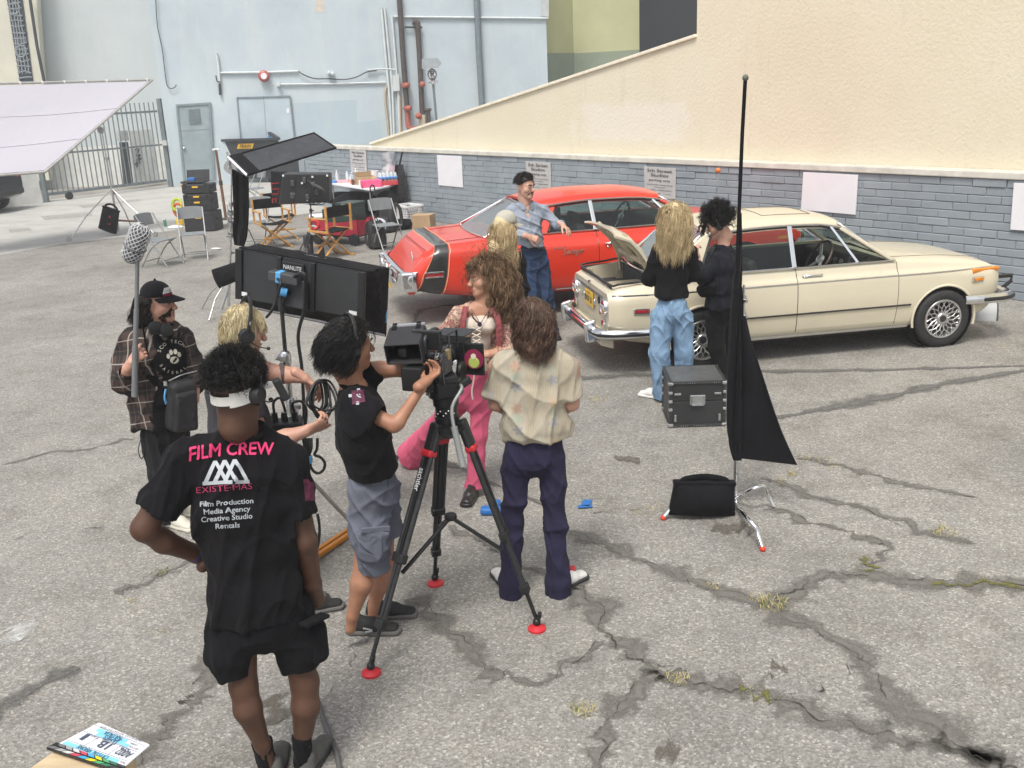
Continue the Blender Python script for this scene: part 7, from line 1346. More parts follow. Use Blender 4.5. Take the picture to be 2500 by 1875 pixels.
def skin(name,c):
    if name in MATS: return MATS[name]
    t=NT(name); v=t.co(); c=lin(c); f=t.noise(v,14,5,.6); cc=t.ramp(f,(.3,(c[0]*.86,c[1]*.80,c[2]*.78)),(.7,(min(1,c[0]*1.1),c[1]*1.08,c[2]*1.06))); b=t.bump(t.noise(v,260,2),.12,.001)
    MATS[name]=t.set(cc,.5,0,b,.4,Subsurface_Weight=.12,Subsurface_Scale=.01); return MATS[name]
def hairm(name,c0,c1):
    if name in MATS: return MATS[name]
    t=NT(name); g=t.n('NewGeometry'); f=t.math('ADD',t.math('MULTIPLY',g.outputs['Random Per Island'],.40),t.math('MULTIPLY',t.noise(t.co(),26,4),.60)); MATS[name]=t.set(t.ramp(f,(.25,c0),(.75,c1)),.5,0,None,.3); return MATS[name]
class Per:
    def __init__(s,name_label,base,vox=.008):
        s.pl=Pl(base); s.g=np.array(base,float); s.root=thing('person',name_label,'person',base); s.n=s.pl.n; s.vox=vox
    def p(s,x,y,o=0.): return s.pl(x,y,o)
    def r(s,px,pt): return .90*px*((np.array(pt)-EYE)@FW)/FPX
    def chain(s,S,pts,k=.025,L=None):
        """pts: (x,y,off,half width in photo pixels[,width/depth ratio]) joined by tapering limbs"""
        Q=[]
        for t in pts:
            P=s.p(*t[:3]); q=t[4] if len(t)>4 else 1.; Q.append((P,s.r(t[3],P)/q,q))
        for (a,ra,qa),(b,rb,qb) in zip(Q[:-1],Q[1:]): S.rc(a,b,ra,rb,k,L,qa,qb)
        return [q[0] for q in Q]
def headframe(f,roll=0.):
    f=nrm(f); r=nrm(np.cross(f,(0,0,1))); u=np.cross(r,f); 
    if roll: r,u=r*math.cos(roll)+u*math.sin(roll),u*math.cos(roll)-r*math.sin(roll)
    return f,r,u
def head_sdf(c,f,r,u,s=1.,vox=.0045,nose=1.,jaw=1.,fem=False):
    S=SDF(vox); M=np.array([r,f,u]).T; P=lambda a,b,d: c+(r*a+f*b+u*d)*s
    S.ell(P(0,-.012,.032),(.074*s,.094*s,.088*s),M); S.ell(P(0,.026,-.03),(.060*s,.066*s,.082*s),M,.03)
    S.rc(P(0,.03,-.06),P(0,.070,-.097),.046*s,(.024 if fem else .028)*s*jaw,.025)
    for e in(-1,1):
        S.rc(P(e*.052,.0,-.045),P(e*.018,.066,-.094),.022*s,.018*s*jaw,.025); S.ball(P(e*.042,.055,-.028),.024*s,.025); S.rc(P(e*.008,.083,.024),P(e*.044,.066,.022),.010*s,.010*s,.014); S.ball(P(e*.031,.105,.004),.0175*s,.012,True)
        S.rc(P(e*.017,.087,.0095),P(e*.045,.076,.0075),.0080*s,.0068*s,.006); S.ell(P(e*.076,-.010,-.012),(.010*s,.022*s,.032*s),M,.010); S.ball(P(e*.012,.106,-.033),.0085*s,.006)
    S.rc(P(0,.086,.014),P(0,.116*nose,-.028),.0105*s,.0125*s,.012); S.rc(P(-.017,.088,-.060),P(.017,.088,-.060),.0075*s,.0075*s,.010); S.rc(P(-.014,.087,-.0715),P(.014,.087,-.0715),.0085*s,.0085*s,.010); S.rc(P(-.020,.101,-.0662),P(.020,.101,-.0662),.0022*s,.0022*s,.004,sub=True)
    S.rc(P(0,-.015,-.05),P(0,-.035,-.13),.052*s,.052*s,.03)
    return S
def face_parts(per,c,f,r,u,s,eyec=(.09,.055,.03),brow=None,lips=None,browt=.0045):
    P=lambda a,b,d: c+(r*a+f*b+u*d)*s
    wm=mat('eye_white',(.42,.40,.38),.25,0,.03); im=mat('iris_%02d'%int(eyec[0]*100),eyec,.15)
    for e in(-1,1):
        E=MB().ball(P(e*.031,.0785,.003),.0118*s,12).o('eye',wm,per.root,180,world=True); d=nrm(P(e*.031,.0925,.002)-P(e*.031,.0795,.003)); MB().lathe([(.0062*s,.0),(.0055*s,.0012),(.0005,.0016)],P(e*.031,.0795,.003)+d*.0118*s,d,14,False).o('iris',im,E,180,world=True)
        if brow is not None: MB().tube(spline([P(e*.012,.1005,.024),P(e*.030,.098,.031),P(e*.048,.082,.026)],9),[browt*s*q for q in(.7,1,1.1,1.1,1,.9,.8,.6,.3)],6,flat=1.2).o('eyebrow',brow,per.root,180,world=True)
    if lips is not None:
        mb=MB(); mb.tube(spline([P(-.021,.086,-.066),P(-.008,.0985,-.0585),P(0,.0985,-.0605),P(.008,.0985,-.0585),P(.021,.086,-.066)],13),[.0018,.003,.0042,.005,.0052,.005,.0048,.005,.0052,.005,.0042,.003,.0018],6); mb.tube(spline([P(-.020,.086,-.0668),P(0,.0985,-.0735),P(.020,.086,-.0668)],11),[.0018,.0035,.005,.006,.0065,.0068,.0065,.006,.005,.0035,.0018],6); mb.o('lips',lips,per.root,180,world=True)
def hand(w,d,n,side,curl=.6,s=1.,vox=.0038,spread=.10,thumb=(.5,.6),fing=None):
    """open-to-curled hand: w wrist, d toward knuckles, n out of the BACK of the hand, side +1 puts the thumb on d x n"""
    d=nrm(d); n=nrm(np.array(n)-d*(np.array(n)@d)); t=np.cross(d,n)*side; S=SDF(vox); P=lambda a,b,e: w+(d*a+t*b+n*e)*s
    L=np.cross(d,n)
    S.rc(P(-.05,0,0),P(.005,0,0),.026*s,.025*s,.015,L,1.15,1.2); S.rc(P(.01,0,0),P(.08,.002,0),.0155*s,.0145*s,.015,L,1.75,2.55)
    for i,(b,l,ra) in enumerate(((.030,.074,.0088),(.010,.083,.0092),(-.010,.076,.0088),(-.029,.060,.0078))):
        cu=curl if fing is None else fing[i]; sp=spread*(1.5-i); p=P(.078-.004*abs(i-1.2),b,0); dr=nrm(d+t*sp*.5); ang=0.; 
        for j,fr in enumerate((.45,.30,.25)):
            ang+=cu*(1.0,1.15,.75)[j]; v=dr*math.cos(ang)-n*math.sin(ang); q=p+v*l*fr*s; S.rc(p,q,(ra-.0007*j)*s,(ra-.0007*(j+1))*s,.004); p=q
    p=P(.018,.022,-.006); a0,a1=thumb; v=nrm(d*.75+t*1.0*a1-n*a0); q=p+v*.042*s; S.rc(p,q,.0145*s,.0115*s,.010); v2=nrm(v+d*.35-t*.25*a1-n*.25*a0); q2=q+v2*.032*s; S.rc(q,q2,.0115*s,.0100*s,.005); v3=nrm(v2+d*.3-n*.3*a0); S.rc(q2,q2+v3*.026*s,.0098*s,.0080*s,.004)
    return S
def shoe(per,heel,toe,m,sole,L=.28,w=.048,h=.085,name='shoe'):
    """shaped shoe from heel ground point toward toe"""
    d=nrm(V3(*(np.array(toe)-np.array(heel))[:2],0)); s=V3(-d[1],d[0],0); z=V3(0,0,1); H=V3(heel[0],heel[1],0); S=SDF(.006); P=lambda a,b,c:H+d*a*L+s*b+z*c
    S.rc(P(.13,0,.045),P(.16,0,h),.036,.036,.02); S.rc(P(.12,0,.036),P(.50,0,.042),.036,.036,.02,s,1.,1.2); S.rc(P(.45,0,.042),P(.84,0,.030),.036,.026,.02,s,1.2,1.75); S.rc(P(.2,0,h*.9),P(.55,0,.055),.032,.03,.03); S.cut(P(0,0,.018),(0,0,-1)); o=smesh(name,S,m,per.root)
    T=SDF(.006); T.rc(P(.11,0,.012),P(.5,0,.012),.038,.038,.01,s,1.05,1.12); T.rc(P(.5,0,.012),P(.86,0,.014),.038,.030,.01,s,1.12,1.55); T.cut(P(0,0,.030),(0,0,1),.004); T.cut(P(0,0,.002),(0,0,-1),.004); smesh('sole',T,sole,o) if 0 else mkobj('sole',*[(x if i==0 else x.tolist()) for i,x in enumerate(T.mesh(1))],sole,o,180,world=True)
    return o
def strands(name,per,m,N,c,M,rad,keep,length,steps=14,out=.5,grav=.35,flow=(0,0,0),curl=0.,cfreq=5.,rad0=.004,caps=(),seed=0,jit=.3,shell=1.02,cap=None,len_var=.25,taper=.35,base=None,sides=3,clump=9):
    """hair: locks grown from the scalp ellipsoid, falling under gravity, kept outside head and shoulders"""
    r=np.random.default_rng(seed); M=np.array(M,float); rad=np.array(rad,float); n=r.normal(0,1,(N*12,3)); n/=np.linalg.norm(n,axis=1)[:,None]; n=n[[bool(keep(x)) for x in n]][:max(1,N//clump)]; K=len(n); N=K*clump; rep=lambda a:np.repeat(a,clump,axis=0); n=rep(n)+r.normal(0,.085,(N,3)); n/=np.linalg.norm(n,axis=1)[:,None]
    P=np.array(c)+(n*rad)@M.T; nw=nrm_rows((n/rad)@M.T); V=nrm_rows(nw*out+rep(r.normal(0,jit,(K,3)))+r.normal(0,jit*.18,(N,3))+np.array(flow)*.6); Ls=np.array([length(x) if callable(length) else length for x in n])*rep(1+r.uniform(-len_var,len_var,K))*(1+r.uniform(-.1,.06,N)); grav=(1-(1-grav)**(15./steps)) if grav>0 else grav; path=[P.copy()]; g=np.array([0,0,-1.])
    for i in range(steps):
        V=nrm_rows(V*(1-grav)+grav*(g+np.array(flow))[None,:]+rep(r.normal(0,jit*.2,(K,3)))+r.normal(0,jit*.03,(N,3))); P=P+V*(Ls/steps)[:,None]
        q=((P-np.array(c))@M)/rad; mm=np.linalg.norm(q,axis=1); ins=mm<shell
        if ins.any(): q[ins]=q[ins]/mm[ins][:,None]*shell; P[ins]=np.array(c)+(q[ins]*rad)@M.T
        for a,b,rr in caps:
            ab=np.array(b)-np.array(a); t=np.clip(((P-np.array(a))@ab)/(ab@ab),0,1); w=P-(np.array(a)+t[:,None]*ab); dd=np.linalg.norm(w,axis=1); k=dd<rr; P[k]+=w[k]/np.maximum(dd[k],1e-6)[:,None]*(rr-dd[k])[:,None]
        path.append(P.copy())
    A=np.array(path).transpose(1,0,2); S=steps+1; T=np.gradient(A,axis=1); T/=np.maximum(1e-9,np.linalg.norm(T,axis=2))[:,:,None]
    x=np.cross(T,np.array([.3,.5,.8])); x/=np.maximum(1e-9,np.linalg.norm(x,axis=2))[:,:,None]; y=np.cross(T,x); t=np.linspace(0,1,S)
    if curl:
        ph=(rep(r.uniform(0,2*PI,K))+r.normal(0,.35,N))[:,None]+2*PI*cfreq*rep(1+r.uniform(-.25,.25,K))[:,None]*t[None,:]*(Ls/np.mean(Ls))[:,None]; am=curl*np.minimum(1,t*2.2)[None,:]*rep(r.uniform(.6,1.3,K))[:,None]; A=A+x*(np.cos(ph)*am)[:,:,None]+y*(np.sin(ph)*am)[:,:,None]
    R0=rad0*r.uniform(.6,1.3,N)[:,None]*(1-(1-taper)*t[None,:]**1.5); R0[:,-1]*=.3
    an=np.arange(sides)*2*PI/sides; Vv=A[:,:,None,:]+R0[:,:,None,None]*(np.cos(an)[None,None,:,None]*x[:,:,None,:]+np.sin(an)[None,None,:,None]*y[:,:,None,:]); V2=Vv.reshape(-1,3)
    i,j,k=np.meshgrid(np.arange(N),np.arange(S-1),np.arange(sides),indexing='ij'); b=(i*S+j)*sides; F=np.stack([b+k,b+(k+1)%sides,b+sides+(k+1)%sides,b+sides+k],-1).reshape(-1,4).tolist()
    if base is not None:
        v3,q3=base.mesh(1); F+=(q3+len(V2)).tolist(); V2=np.concatenate([V2,v3])
    return mkobj(name,V2,F,m,per.root,180,world=True)
def nrm_rows(v): return v/np.maximum(1e-9,np.linalg.norm(v,axis=1))[:,None]
def headset(per,c,f,r,u,s=1.,sides=(1,),mic=True,band=1.,cup=.038,metal=True):
    P=lambda a,b,d: c+(r*a+f*b+u*d)*s
    hs=thing('headset',None,None,c); hs.parent=per.root; hs.location=Vector(c)-per.root.location
    pts=[P(.092*math.sin(a)*band,-.01,.01+.125*math.cos(a)*band) for a in np.linspace(-1.55,1.55,22)]
    MB().tube(pts,.007,6,flat=1.8).o('band',BLACKP(),hs,60,world=True)
    for e in(-1,1):
        if metal: MB().tube([P(e*.096*band,-.01,.06),P(e*.095,-.01,-.0)],.0042,6).o('arm',STEEL(),hs,60,world=True)
        if e in sides: MB().lathe([(cup*.75,-.012),(cup,-.006),(cup*1.02,.012),(cup*.8,.026),(.001,.028)],P(e*.084,-.01,-.012),r*e,22,False).o('ear_cup',BLACKP(),hs,50,world=True)
        else: MB().box(P(e*.09,-.01,.0),(.012,.03,.03)).o('temple_pad',BLACKP(),hs,None,.005,world=True)
    if mic:
        e=sides[0]; q=spline([P(e*.10,.0,-.03),P(e*.098,.05,-.05),P(e*.075,.105,-.055)],12); MB().tube(q,.003,5).o('mic_boom',BLACKP(),hs,60,world=True); MB().ball(q[-1],.010).o('mic',BLACKP(),hs,180,world=True)
    return hs
def print_on(name,target,strs,m,parent,Pfun,toward,off=.003):
    """flat print on cloth: strs=[(mesh v,f in uv)], Pfun(u,v) start point, cast along toward onto target"""
    me=target.data; rm=rootmat(target); vv=[rm@v.co for v in me.vertices]; bv=BVHTree.FromPolygons(vv,[tuple(p.vertices) for p in me.polygons]); V=[];F=[]
    for v,f in strs:
        k=len(V)
        for a in v:
            p=Vector(Pfun(a[0],a[1])); d=(p-Vector(EYE)).normalized() if toward is None else Vector(toward); h=bv.ray_cast(p,d); q=h[0]+h[1]*(off+a[2]*.6)*(1 if h[1].dot(d)<0 else -1) if h[0] is not None else None; V.append(tuple(q) if q is not None else (0,0,-9))
        F+=[tuple(i+k for i in t) for t in f if all(V[i+k][2]>-5 for i in t)]
    return mkobj(name,V,F,m,parent,world=True)
def subdiv(v,f,mx):
    """split long triangles so flat print follows folds"""
    bm=bmesh.new(); vs=[bm.verts.new(p) for p in v]
    for t in f:
        try: bm.faces.new([vs[i] for i in t])
        except ValueError: pass
    for _ in range(3):
        e=[e for e in bm.edges if e.calc_length()>mx]
        if not e: break
        bmesh.ops.subdivide_edges(bm,edges=e,cuts=1); bmesh.ops.triangulate(bm,faces=bm.faces)
    bm.verts.index_update(); V=np.array([x.co[:] for x in bm.verts]); F=[tuple(y.index for y in x.verts) for x in bm.faces]; bm.free(); return V,F
def tmesh(s,size,u,v,bold=0,shear=0,wmax=None,space=1.,mx=.03,rot=0.,arc=0.):
    a,f=textmesh(s,size,bold,shear,'CENTER',space); a=a.copy()
    if wmax: a[:,0]*=wmax/(a[:,0].max()-a[:,0].min())
    a,f=subdiv(a,f,mx)
    if arc: a[:,1]-=arc*a[:,0]**2
    if rot: c_,s_=math.cos(rot),math.sin(rot); a=np.c_[a[:,0]*c_-a[:,1]*s_,a[:,0]*s_+a[:,1]*c_,a[:,2]]
    a[:,0]+=u; a[:,1]+=v; return a,f
# ---------------- the ten people
def lat_of(P): return V3(P.n[1],-P.n[0],0)
def chain(P,S,pts,k=.025,L=None,div=True):
    Q=[]
    for t in pts:
        X=P.p(*t[:3]); q=t[4] if len(t)>4 else 1.; Q.append((X,P.r(t[3],X)/(q if div else 1),q))
    for (a,ra,qa),(b,rb,qb) in zip(Q[:-1],Q[1:]): S.rc(a,b,ra,rb,k,L,qa,qb)
    return [q[0] for q in Q]
def sleeve(P,pts,k=.025,vox=.008,end=True,hole=None):
    S=SDF(vox); Q=chain(P,S,pts,k)
    if end: S.cut(Q[-1],Q[-1]-Q[-2],.004)
    if hole: 
        a=Q[-1]+(Q[-2]-Q[-1])*.18; S.rc(a,Q[-1]+(Q[-1]-Q[-2])*.1,P.r(hole,a),P.r(hole,a),.006,sub=True)
    return S
def finger_side(d,n): return 1
skd=skin('skin_dark',(.085,.042,.026)); skm=skin('skin_tan',(.36,.185,.115)); skl=skin('skin_light',(.52,.30,.225)); skf=skin('skin_fair',(.55,.33,.25))
blk_hair=hairm('hair_black',(.006,.006,.007),(.022,.020,.019)); blacktee=cloth('black_cotton',(.0085,.008,.0095),wst=.7); pinkp=mat('print_pink',(.72,.035,.16),.6); greyp_=mat('print_grey',(.42,.45,.48),.6)
UPV=V3(0,0,1)
# ===== 1 the nearest man, seen from behind, FILM CREW shirt
P=Per('nearest person seen from behind in black FILM CREW shirt and cargo shorts, hand on hip',G(705,1908)); L=lat_of(P); n=P.n
c=P.p(578,952,.0); f,r,u=headframe(nrm(n*.80+L*.55+V3(0,0,-.10)))
H=head_sdf(c,f,r,u,1.02); H.rc(c-u*.06-f*.02,P.p(600,1085,.03),.060,.066,.03); 
B=SDF(.0065)
chain(P,B,[(600,1080,.03,50),(605,1300,.02,60),(620,1480,.02,60)])
chain(P,B,[(446,1130,.02,38),(352,1290,-.01,38)],.02); chain(P,B,[(352,1290,-.01,36),(400,1322,.03,34),(478,1352,.10,26),(520,1368,.16,24)],.02)
chain(P,B,[(706,1130,.03,36),(744,1320,.0,36),(762,1425,.05,27),(772,1465,.09,26)],.02)
chain(P,B,[(585,1500,.02,48),(594,1672,.0,40),(605,1730,-.02,40),(640,1815,.0,24),(655,1862,.02,22)],.02); chain(P,B,[(694,1500,.03,48),(744,1665,.02,40),(746,1725,.0,40),(738,1815,.02,25),(738,1856,.04,23)],.02)
hl=hand(P.p(512,1366,.13),nrm(L*.5+n*.9),nrm(L*-.6+n*.2+V3(0,0,.5)),-1,.5)
smesh('body',B,skd,P.root,extra=[H,hl])
S=SDF(.0075); chain(P,S,[(597,1066,.03,52,1.3),(592,1092,.015,92,1.9),(588,1150,.01,128,1.65),(598,1240,0,126,1.5),(612,1340,0,112,1.4),(622,1430,0,116,1.4),(628,1540,0,132,1.4)],.05,L)
S.cut(P.p(624,1503),V3(0,0,-1)-L*.06); chain(P,S,[(560,1066,.025,30),(445,1118,.02,48)],.05); chain(P,S,[(634,1066,.025,30),(710,1112,.02,48)],.05)
S.union(sleeve(P,[(450,1128,.02,56),(381,1254,-.01,62)],hole=50),.03); S.union(sleeve(P,[(704,1130,.02,56),(736,1297,0,54)],hole=48),.03)
sh=smesh('tshirt',S,blacktee,P.root,.010,9.,nrm(V3(0,0,1)+L*.3),3)
MB().tube([P.p(598,1052,.03)+L*.078*math.cos(a)+n*.075*math.sin(a)+V3(0,0,.012*math.sin(a)) for a in np.linspace(0,2*PI,25)[:-1]],.012,6,closed=True).o('collar',blacktee,P.root,60,world=True)
S=SDF(.0075); chain(P,S,[(622,1440,.02,112,1.35),(630,1505,.02,128,1.3)],.04,L)
for ch,pc in(([(575,1500,.02,78),(560,1590,0,62),(582,1672,0,52)],(582,1645)),([(690,1500,.03,82),(732,1580,.02,62),(740,1655,.02,52)],(738,1634))): 
    q=SDF(.0075); chain(P,q,ch,.03); q.cut(P.p(*pc),V3(0,0,-1)); S.union(q,.03)
shorts=cloth('black_twill',(.0075,.008,.0095),wst=.5); so_=smesh('shorts',S,shorts,P.root,.008,10.,(0,0,1),5)
pk=SDF(.006); pk.rc(P.p(772,1540,-.02),P.p(776,1590,-.02),.052,.052,.02,n,1.,1.); pk.cut(P.p(800,1540,0),L); smesh('cargo_pocket',pk,shorts,so_); MB().bar(P.p(740,1528,-.11),P.p(795,1500,-.02),.05,.016,(0,0,1)).o('pocket_flap',shorts,so_,None,.006,world=True)
ln_=spline([P.p(508,1560,.0),P.p(501,1600,-.02),P.p(505,1622,-.02),P.p(516,1622,-.02),P.p(520,1590,0)],14); MB().tube(ln_,.012,5,flat=.3).o('lanyard',BLACKF(),so_,60,world=True)
for pts,q in((((742,1862),(770,1862)),1),): pass
for a,b in(((640,1812),(652,1866)),((738,1796),(738,1860))): S=SDF(.006); chain(P,S,[(a[0],a[1],.01,29),(b[0],b[1],.03,27)]); S.cut(P.p(a[0],a[1],0),V3(0,0,1)); smesh('sock',S,BLACKF(),P.root,.003,30.)
shm=mat('shoe_grey_suede',(.085,.085,.08),.85,0,.2,20); sol=mat('sole_dark',(.03,.03,.03),.7)
gL=P.g-L*.09; shoe(P,gL+n*-.02+L*.03,gL+n*.25+L*.08,shm,sol); gR=P.g+L*.06; shoe(P,gR-n*.02,gR+n*.2+L*.12,shm,sol)
# hair, visor, headset
M=np.array([r,f,u]).T; cc=c+u*.045*1.0-f*.01
cap=SDF(.005); cap.ell(c+u*.055-f*.008,(.083,.100,.085),M); cap.cut(c+u*.012-f*.0,-u+f*.1)
strands('hair',P,blk_hair,3000,cc,M,(.080,.097,.090),lambda x:x[2]>-.15 and not(x[1]>.75 and x[2]<.25),lambda x:.048 if x[2]>.2 else .034,8,1.,.02,(0,0,0),.011,2.4,.0021,seed=1,clump=5,jit=.35,base=cap)
fade=SDF(.005); fade.ell(c+u*.03-f*.014,(.0772,.0975,.092),M); fade.cut(c-u*.045,-u); fade.cut(c+f*.035,f); smesh('hair_fade',fade,mat('faded_hair',(.022,.014,.011),.75,0,.4,60),P.root)
vm=cloth('visor_white',(.58,.57,.54),wst=.15); ring=lambda a,z0,w_,k=1.: c+(r*math.sin(a)*.0835*k+f*(math.cos(a)*.105*k-.006))+u*(z0+w_)-f*0
def tiltu(a): return .004-.018*math.cos(a)*-1
Pv=[[ring(a,.018*math.cos(a)-.004,w_,1.+.02*(w_>0)) for w_ in(-.016,.0,.016)] for a in np.linspace(PI*.42,PI*1.58,30)]; vs_=MB().sheet(Pv,.004).o('visor_band',vm,P.root,60,world=True)
Pv=[[ring(a,.018*math.cos(a)-.004,w_,1.035) for w_ in(-.024,.0,.028)] for a in np.linspace(PI*.42,PI*.86,12)]; MB().sheet(Pv,.005).o('visor_panel',vm,vs_,60,world=True)
Pv=[[ring(a,.012,0,1.0)+(f*math.cos(a)+r*math.sin(a))*b*math.cos(a)-u*.02*b*10 for b in(0,.03,.06)] for a in np.linspace(-1.2,1.2,16)]; MB().sheet(Pv,.004).o('visor_brim',vm,vs_,60,world=True)
headset(P,c,f,r,u,1.0,(1,),True,1.15); rd=P.p(672,925,-.03); MB().bar(rd,rd+V3(.03,.01,-.085),.035,.03).o('radio_pack',BLACKP(),P.root,None,.008,world=True)
wr=P.p(478,1352,.10); ax=nrm(P.p(500,1360,.13)-wr); MB().lathe([(.036,-.018),(.038,0),(.036,.018)],wr,ax,20).o('wristband',mat('band_blue',(.01,.06,.28),.5),P.root,50,world=True)
wr=P.p(760,1415,.045); MB().tube([wr+L*.034*math.cos(a)+n*.034*math.sin(a)+V3(0,0,-.006*math.cos(a)) for a in np.linspace(0,2*PI,21)[:-1]],.004,6,closed=True).o('bracelet',mat('band_gold',(.55,.33,.10),.35,.6),P.root,60,world=True)
# back print
o0=P.p(590,1085,-.5); U_=L; V_=V3(0,0,1)
k_=P.r(1,P.p(600,1200)); 
def bpf(cx,cy): 
    b=P.p(cx,cy,-.26); return lambda a,v:b+L*a+V3(0,0,1)*v*1.06
def line(s,cx,cy,wpx,size,bold,shear=0,rot=0.,m=greyp_,arc=0.,name='print'): print_on(name,sh,[tmesh(s,size,0,0,bold,shear,wpx*k_,1.,.02,rot,arc)],m,sh,bpf(cx,cy),None,.003)
line('FILM CREW',563,1098,205,.062,.022,.12,R(-4),pinkp,.5,'shirt_print')
TG=MB()
def tri(cx): # interlocked triangle outlines of the emblem
    out=[(-.030,-.034),(.052,-.044),(.012,.040),(-.002,.040)]; inn_=[(-.012,-.022),(.028,-.026),(.006,.020)]
    return out,inn_
em=[]
for i,dx in enumerate((-.032,0.,.034)):
    A=np.array([(-.040,-.036),(-.024,-.036),(.008,.028),(.000,.040)])+[dx,0]; Bq=np.array([(.000,.040),(.012,.040),(.050,-.040),(.034,-.036)])+[dx,0]
    for q in(A,Bq): v,fq_=subdiv(np.c_[q,np.zeros(4)],[(0,1,2),(0,2,3)],.02); em.append((v,fq_))
v,fq_=subdiv(np.array([(-.072,-.028,0),(.084,-.034,0),(.084,-.046,0),(-.072,-.040,0)]),[(0,1,2),(0,2,3)],.02); em.append((v,fq_))
em=[(v@np.array([[math.cos(R(-4)),math.sin(R(-4)),0],[-math.sin(R(-4)),math.cos(R(-4)),0],[0,0,1]]),q) for v,q in em]
print_on('shirt_emblem',sh,em,greyp_,sh,bpf(546,1152),None,.003)
line('EXISTE·MAS',548,1192,132,.030,-.006,0,R(-4),mat('print_pink_dim',(.42,.04,.12),.6),.0,'shirt_print')
for s_,cy,w_ in(('Film Production',1227,128),('Media Agency',1246,112),('Creative Studio',1264,124),('Rentals',1282,58)): line(s_,554 if s_!='Rentals' else 556,cy+ (1 if s_=='Rentals' else 0),w_,.026,.016,0,R(-5),greyp_,0.,'shirt_print')
sp_=SDF(.004); print_on('sleeve_print',sh,[subdiv(np.array([(-.012,-.04,0),(.022,-.045,0),(.025,.035,0),(-.012,.04,0)]),[(0,1,2),(0,2,3)],.02)],mat('print_magenta',(.085,.008,.034),.7,0,.8,60),sh,bpf(750,1195),None,.003)

# ===== 2 camera operator in profile
P=Per('person with black bobbed hair operating the cinema camera in black tee and grey cargo shorts',G(880,1572)); L=lat_of(P); n=P.n
c=P.p(856,842,.03); f,r,u=headframe(nrm(L*.93+n*.34+V3(0,0,-.10)))
H=head_sdf(c,f,r,u,.98); H.rc(c-u*.06-f*.02,P.p(862,955,.03),.055,.062,.03); B=SDF(.0065)
chain(P,B,[(864,950,.03,42),(885,1080,.03,50),(905,1170,.03,50)]); 
e1=chain(P,B,[(868,992,-.11,28),(962,1038,-.20,22),(972,1030,-.20,21),(1028,948,-.16,15),(1036,934,-.15,13)],.018)
e2=chain(P,B,[(905,905,.16,28),(930,903,.16,25),(985,903,.12,21),(1030,878,.08,14)],.018)
chain(P,B,[(900,1200,.0,44),(893,1375,-.02,33),(882,1425,-.05,32),(860,1505,-.06,17),(856,1535,-.05,17)],.02); chain(P,B,[(925,1200,.16,44),(935,1370,.16,32),(925,1425,.14,30),(912,1480,.14,16),(910,1505,.14,16)],.02)
h1=hand(P.p(1038,932,-.15),nrm(P.p(1060,915,-.1)-P.p(1036,934,-.15)),nrm(V3(0,0,-1)-n*.4),1,.75); h2=hand(P.p(1032,877,.08),nrm(L*.9+V3(0,0,.25)),nrm(-n+V3(0,0,.4)),1,.7)
smesh('body',B,skm,P.root,extra=[H,h1,h2]); face_parts(P,c,f,r,u,.98,brow=blk_hair,lips=mat('lips_tan',(.28,.10,.08),.45))
S=SDF(.007); chain(P,S,[(868,968,.03,48,1.9),(880,1010,.03,66,2.0),(888,1065,.03,72,1.75),(905,1120,.03,66,1.6),(912,1175,.03,66,1.6)],.045,n,False); S.cut(P.p(912,1154),nrm(V3(0,0,-1)+L*.10))
S.union(sleeve(P,[(862,985,-.10,42),(886,1004,-.13,44),(930,1024,-.18,40)],hole=32),.04); S.union(sleeve(P,[(880,930,.16,40),(918,900,.17,42)],hole=30),.04)
sh=smesh('tshirt',S,blacktee,P.root,.009,10.,nrm(V3(0,0,1)-L*.4),8)
MB().tube([P.p(865,944,.03)+L*.066*math.cos(a)+n*.078*math.sin(a)+V3(0,0,-.028*math.cos(a)) for a in np.linspace(0,2*PI,25)[:-1]],.011,6,closed=True).o('collar',blacktee,P.root,60,world=True)
gs=cloth('grey_cotton_twill',(.125,.135,.17)); S=SDF(.007); chain(P,S,[(913,1140,.04,60,1.65),(915,1190,.05,66,1.6)],.04,n,False)
for ch,pc in(([(898,1200,-.03,56),(905,1300,-.05,52),(912,1400,-.03,50)],(912,1386)),([(935,1200,.14,50),(942,1300,.16,45),(945,1370,.16,42)],(945,1340))): q=SDF(.007); chain(P,q,ch,.03); q.cut(P.p(*pc),V3(0,0,-1)); S.union(q,.03)
so_=smesh('shorts',S,gs,P.root,.009,11.,(0,0,1),9)
pk=SDF(.006); pk.rc(P.p(903,1310,-.13),P.p(906,1352,-.13),.052,.052,.02,L,1.3,1.3); pk.cut(P.p(903,1330,-.155),-n); smesh('cargo_pocket',pk,gs,so_,.004,20.); MB().bar(P.p(880,1296,-.158),P.p(952,1290,-.13),.030,.012,n).o('pocket_flap',gs,so_,None,.005,world=True)
MB().tube(spline([P.p(948,1155,-.08),P.p(945,1200,-.115),P.p(925,1245,-.13)],10),.004,5).o('pocket_seam',mat('grey_seam',(.05,.055,.07),.9),so_,60,world=True)
shb=mat('shoe_black_mesh',(.018,.018,.019),.75,0,.3,30,bs=150); sg=mat('sole_grey',(.12,.115,.11),.8)
ga=G(846,1545); s1=shoe(P,ga,ga+V3(.30,-.02,0)@np.eye(3),shb,sg,.31,.05); gb=G(893,1508); shoe(P,gb,gb+V3(.3,-.0,0),shb,sg,.30,.05)
MB().tube(spline([ga+V3(.10,-.055,.055),ga+V3(.15,-.06,.042),ga+V3(.11,-.06,.034)],8),.005,5).o('shoe_logo',mat('logo_grey',(.4,.4,.4),.5),s1,60,world=True)
M=np.array([r,f,u]).T; cap=SDF(.005); cap.ell(c+u*.036-f*.02,(.082,.096,.090),M); cap.ell(c-f*.05-u*.03,(.062,.045,.07),M,.04); cap.cut(c+f*.055,f+u*-.3)
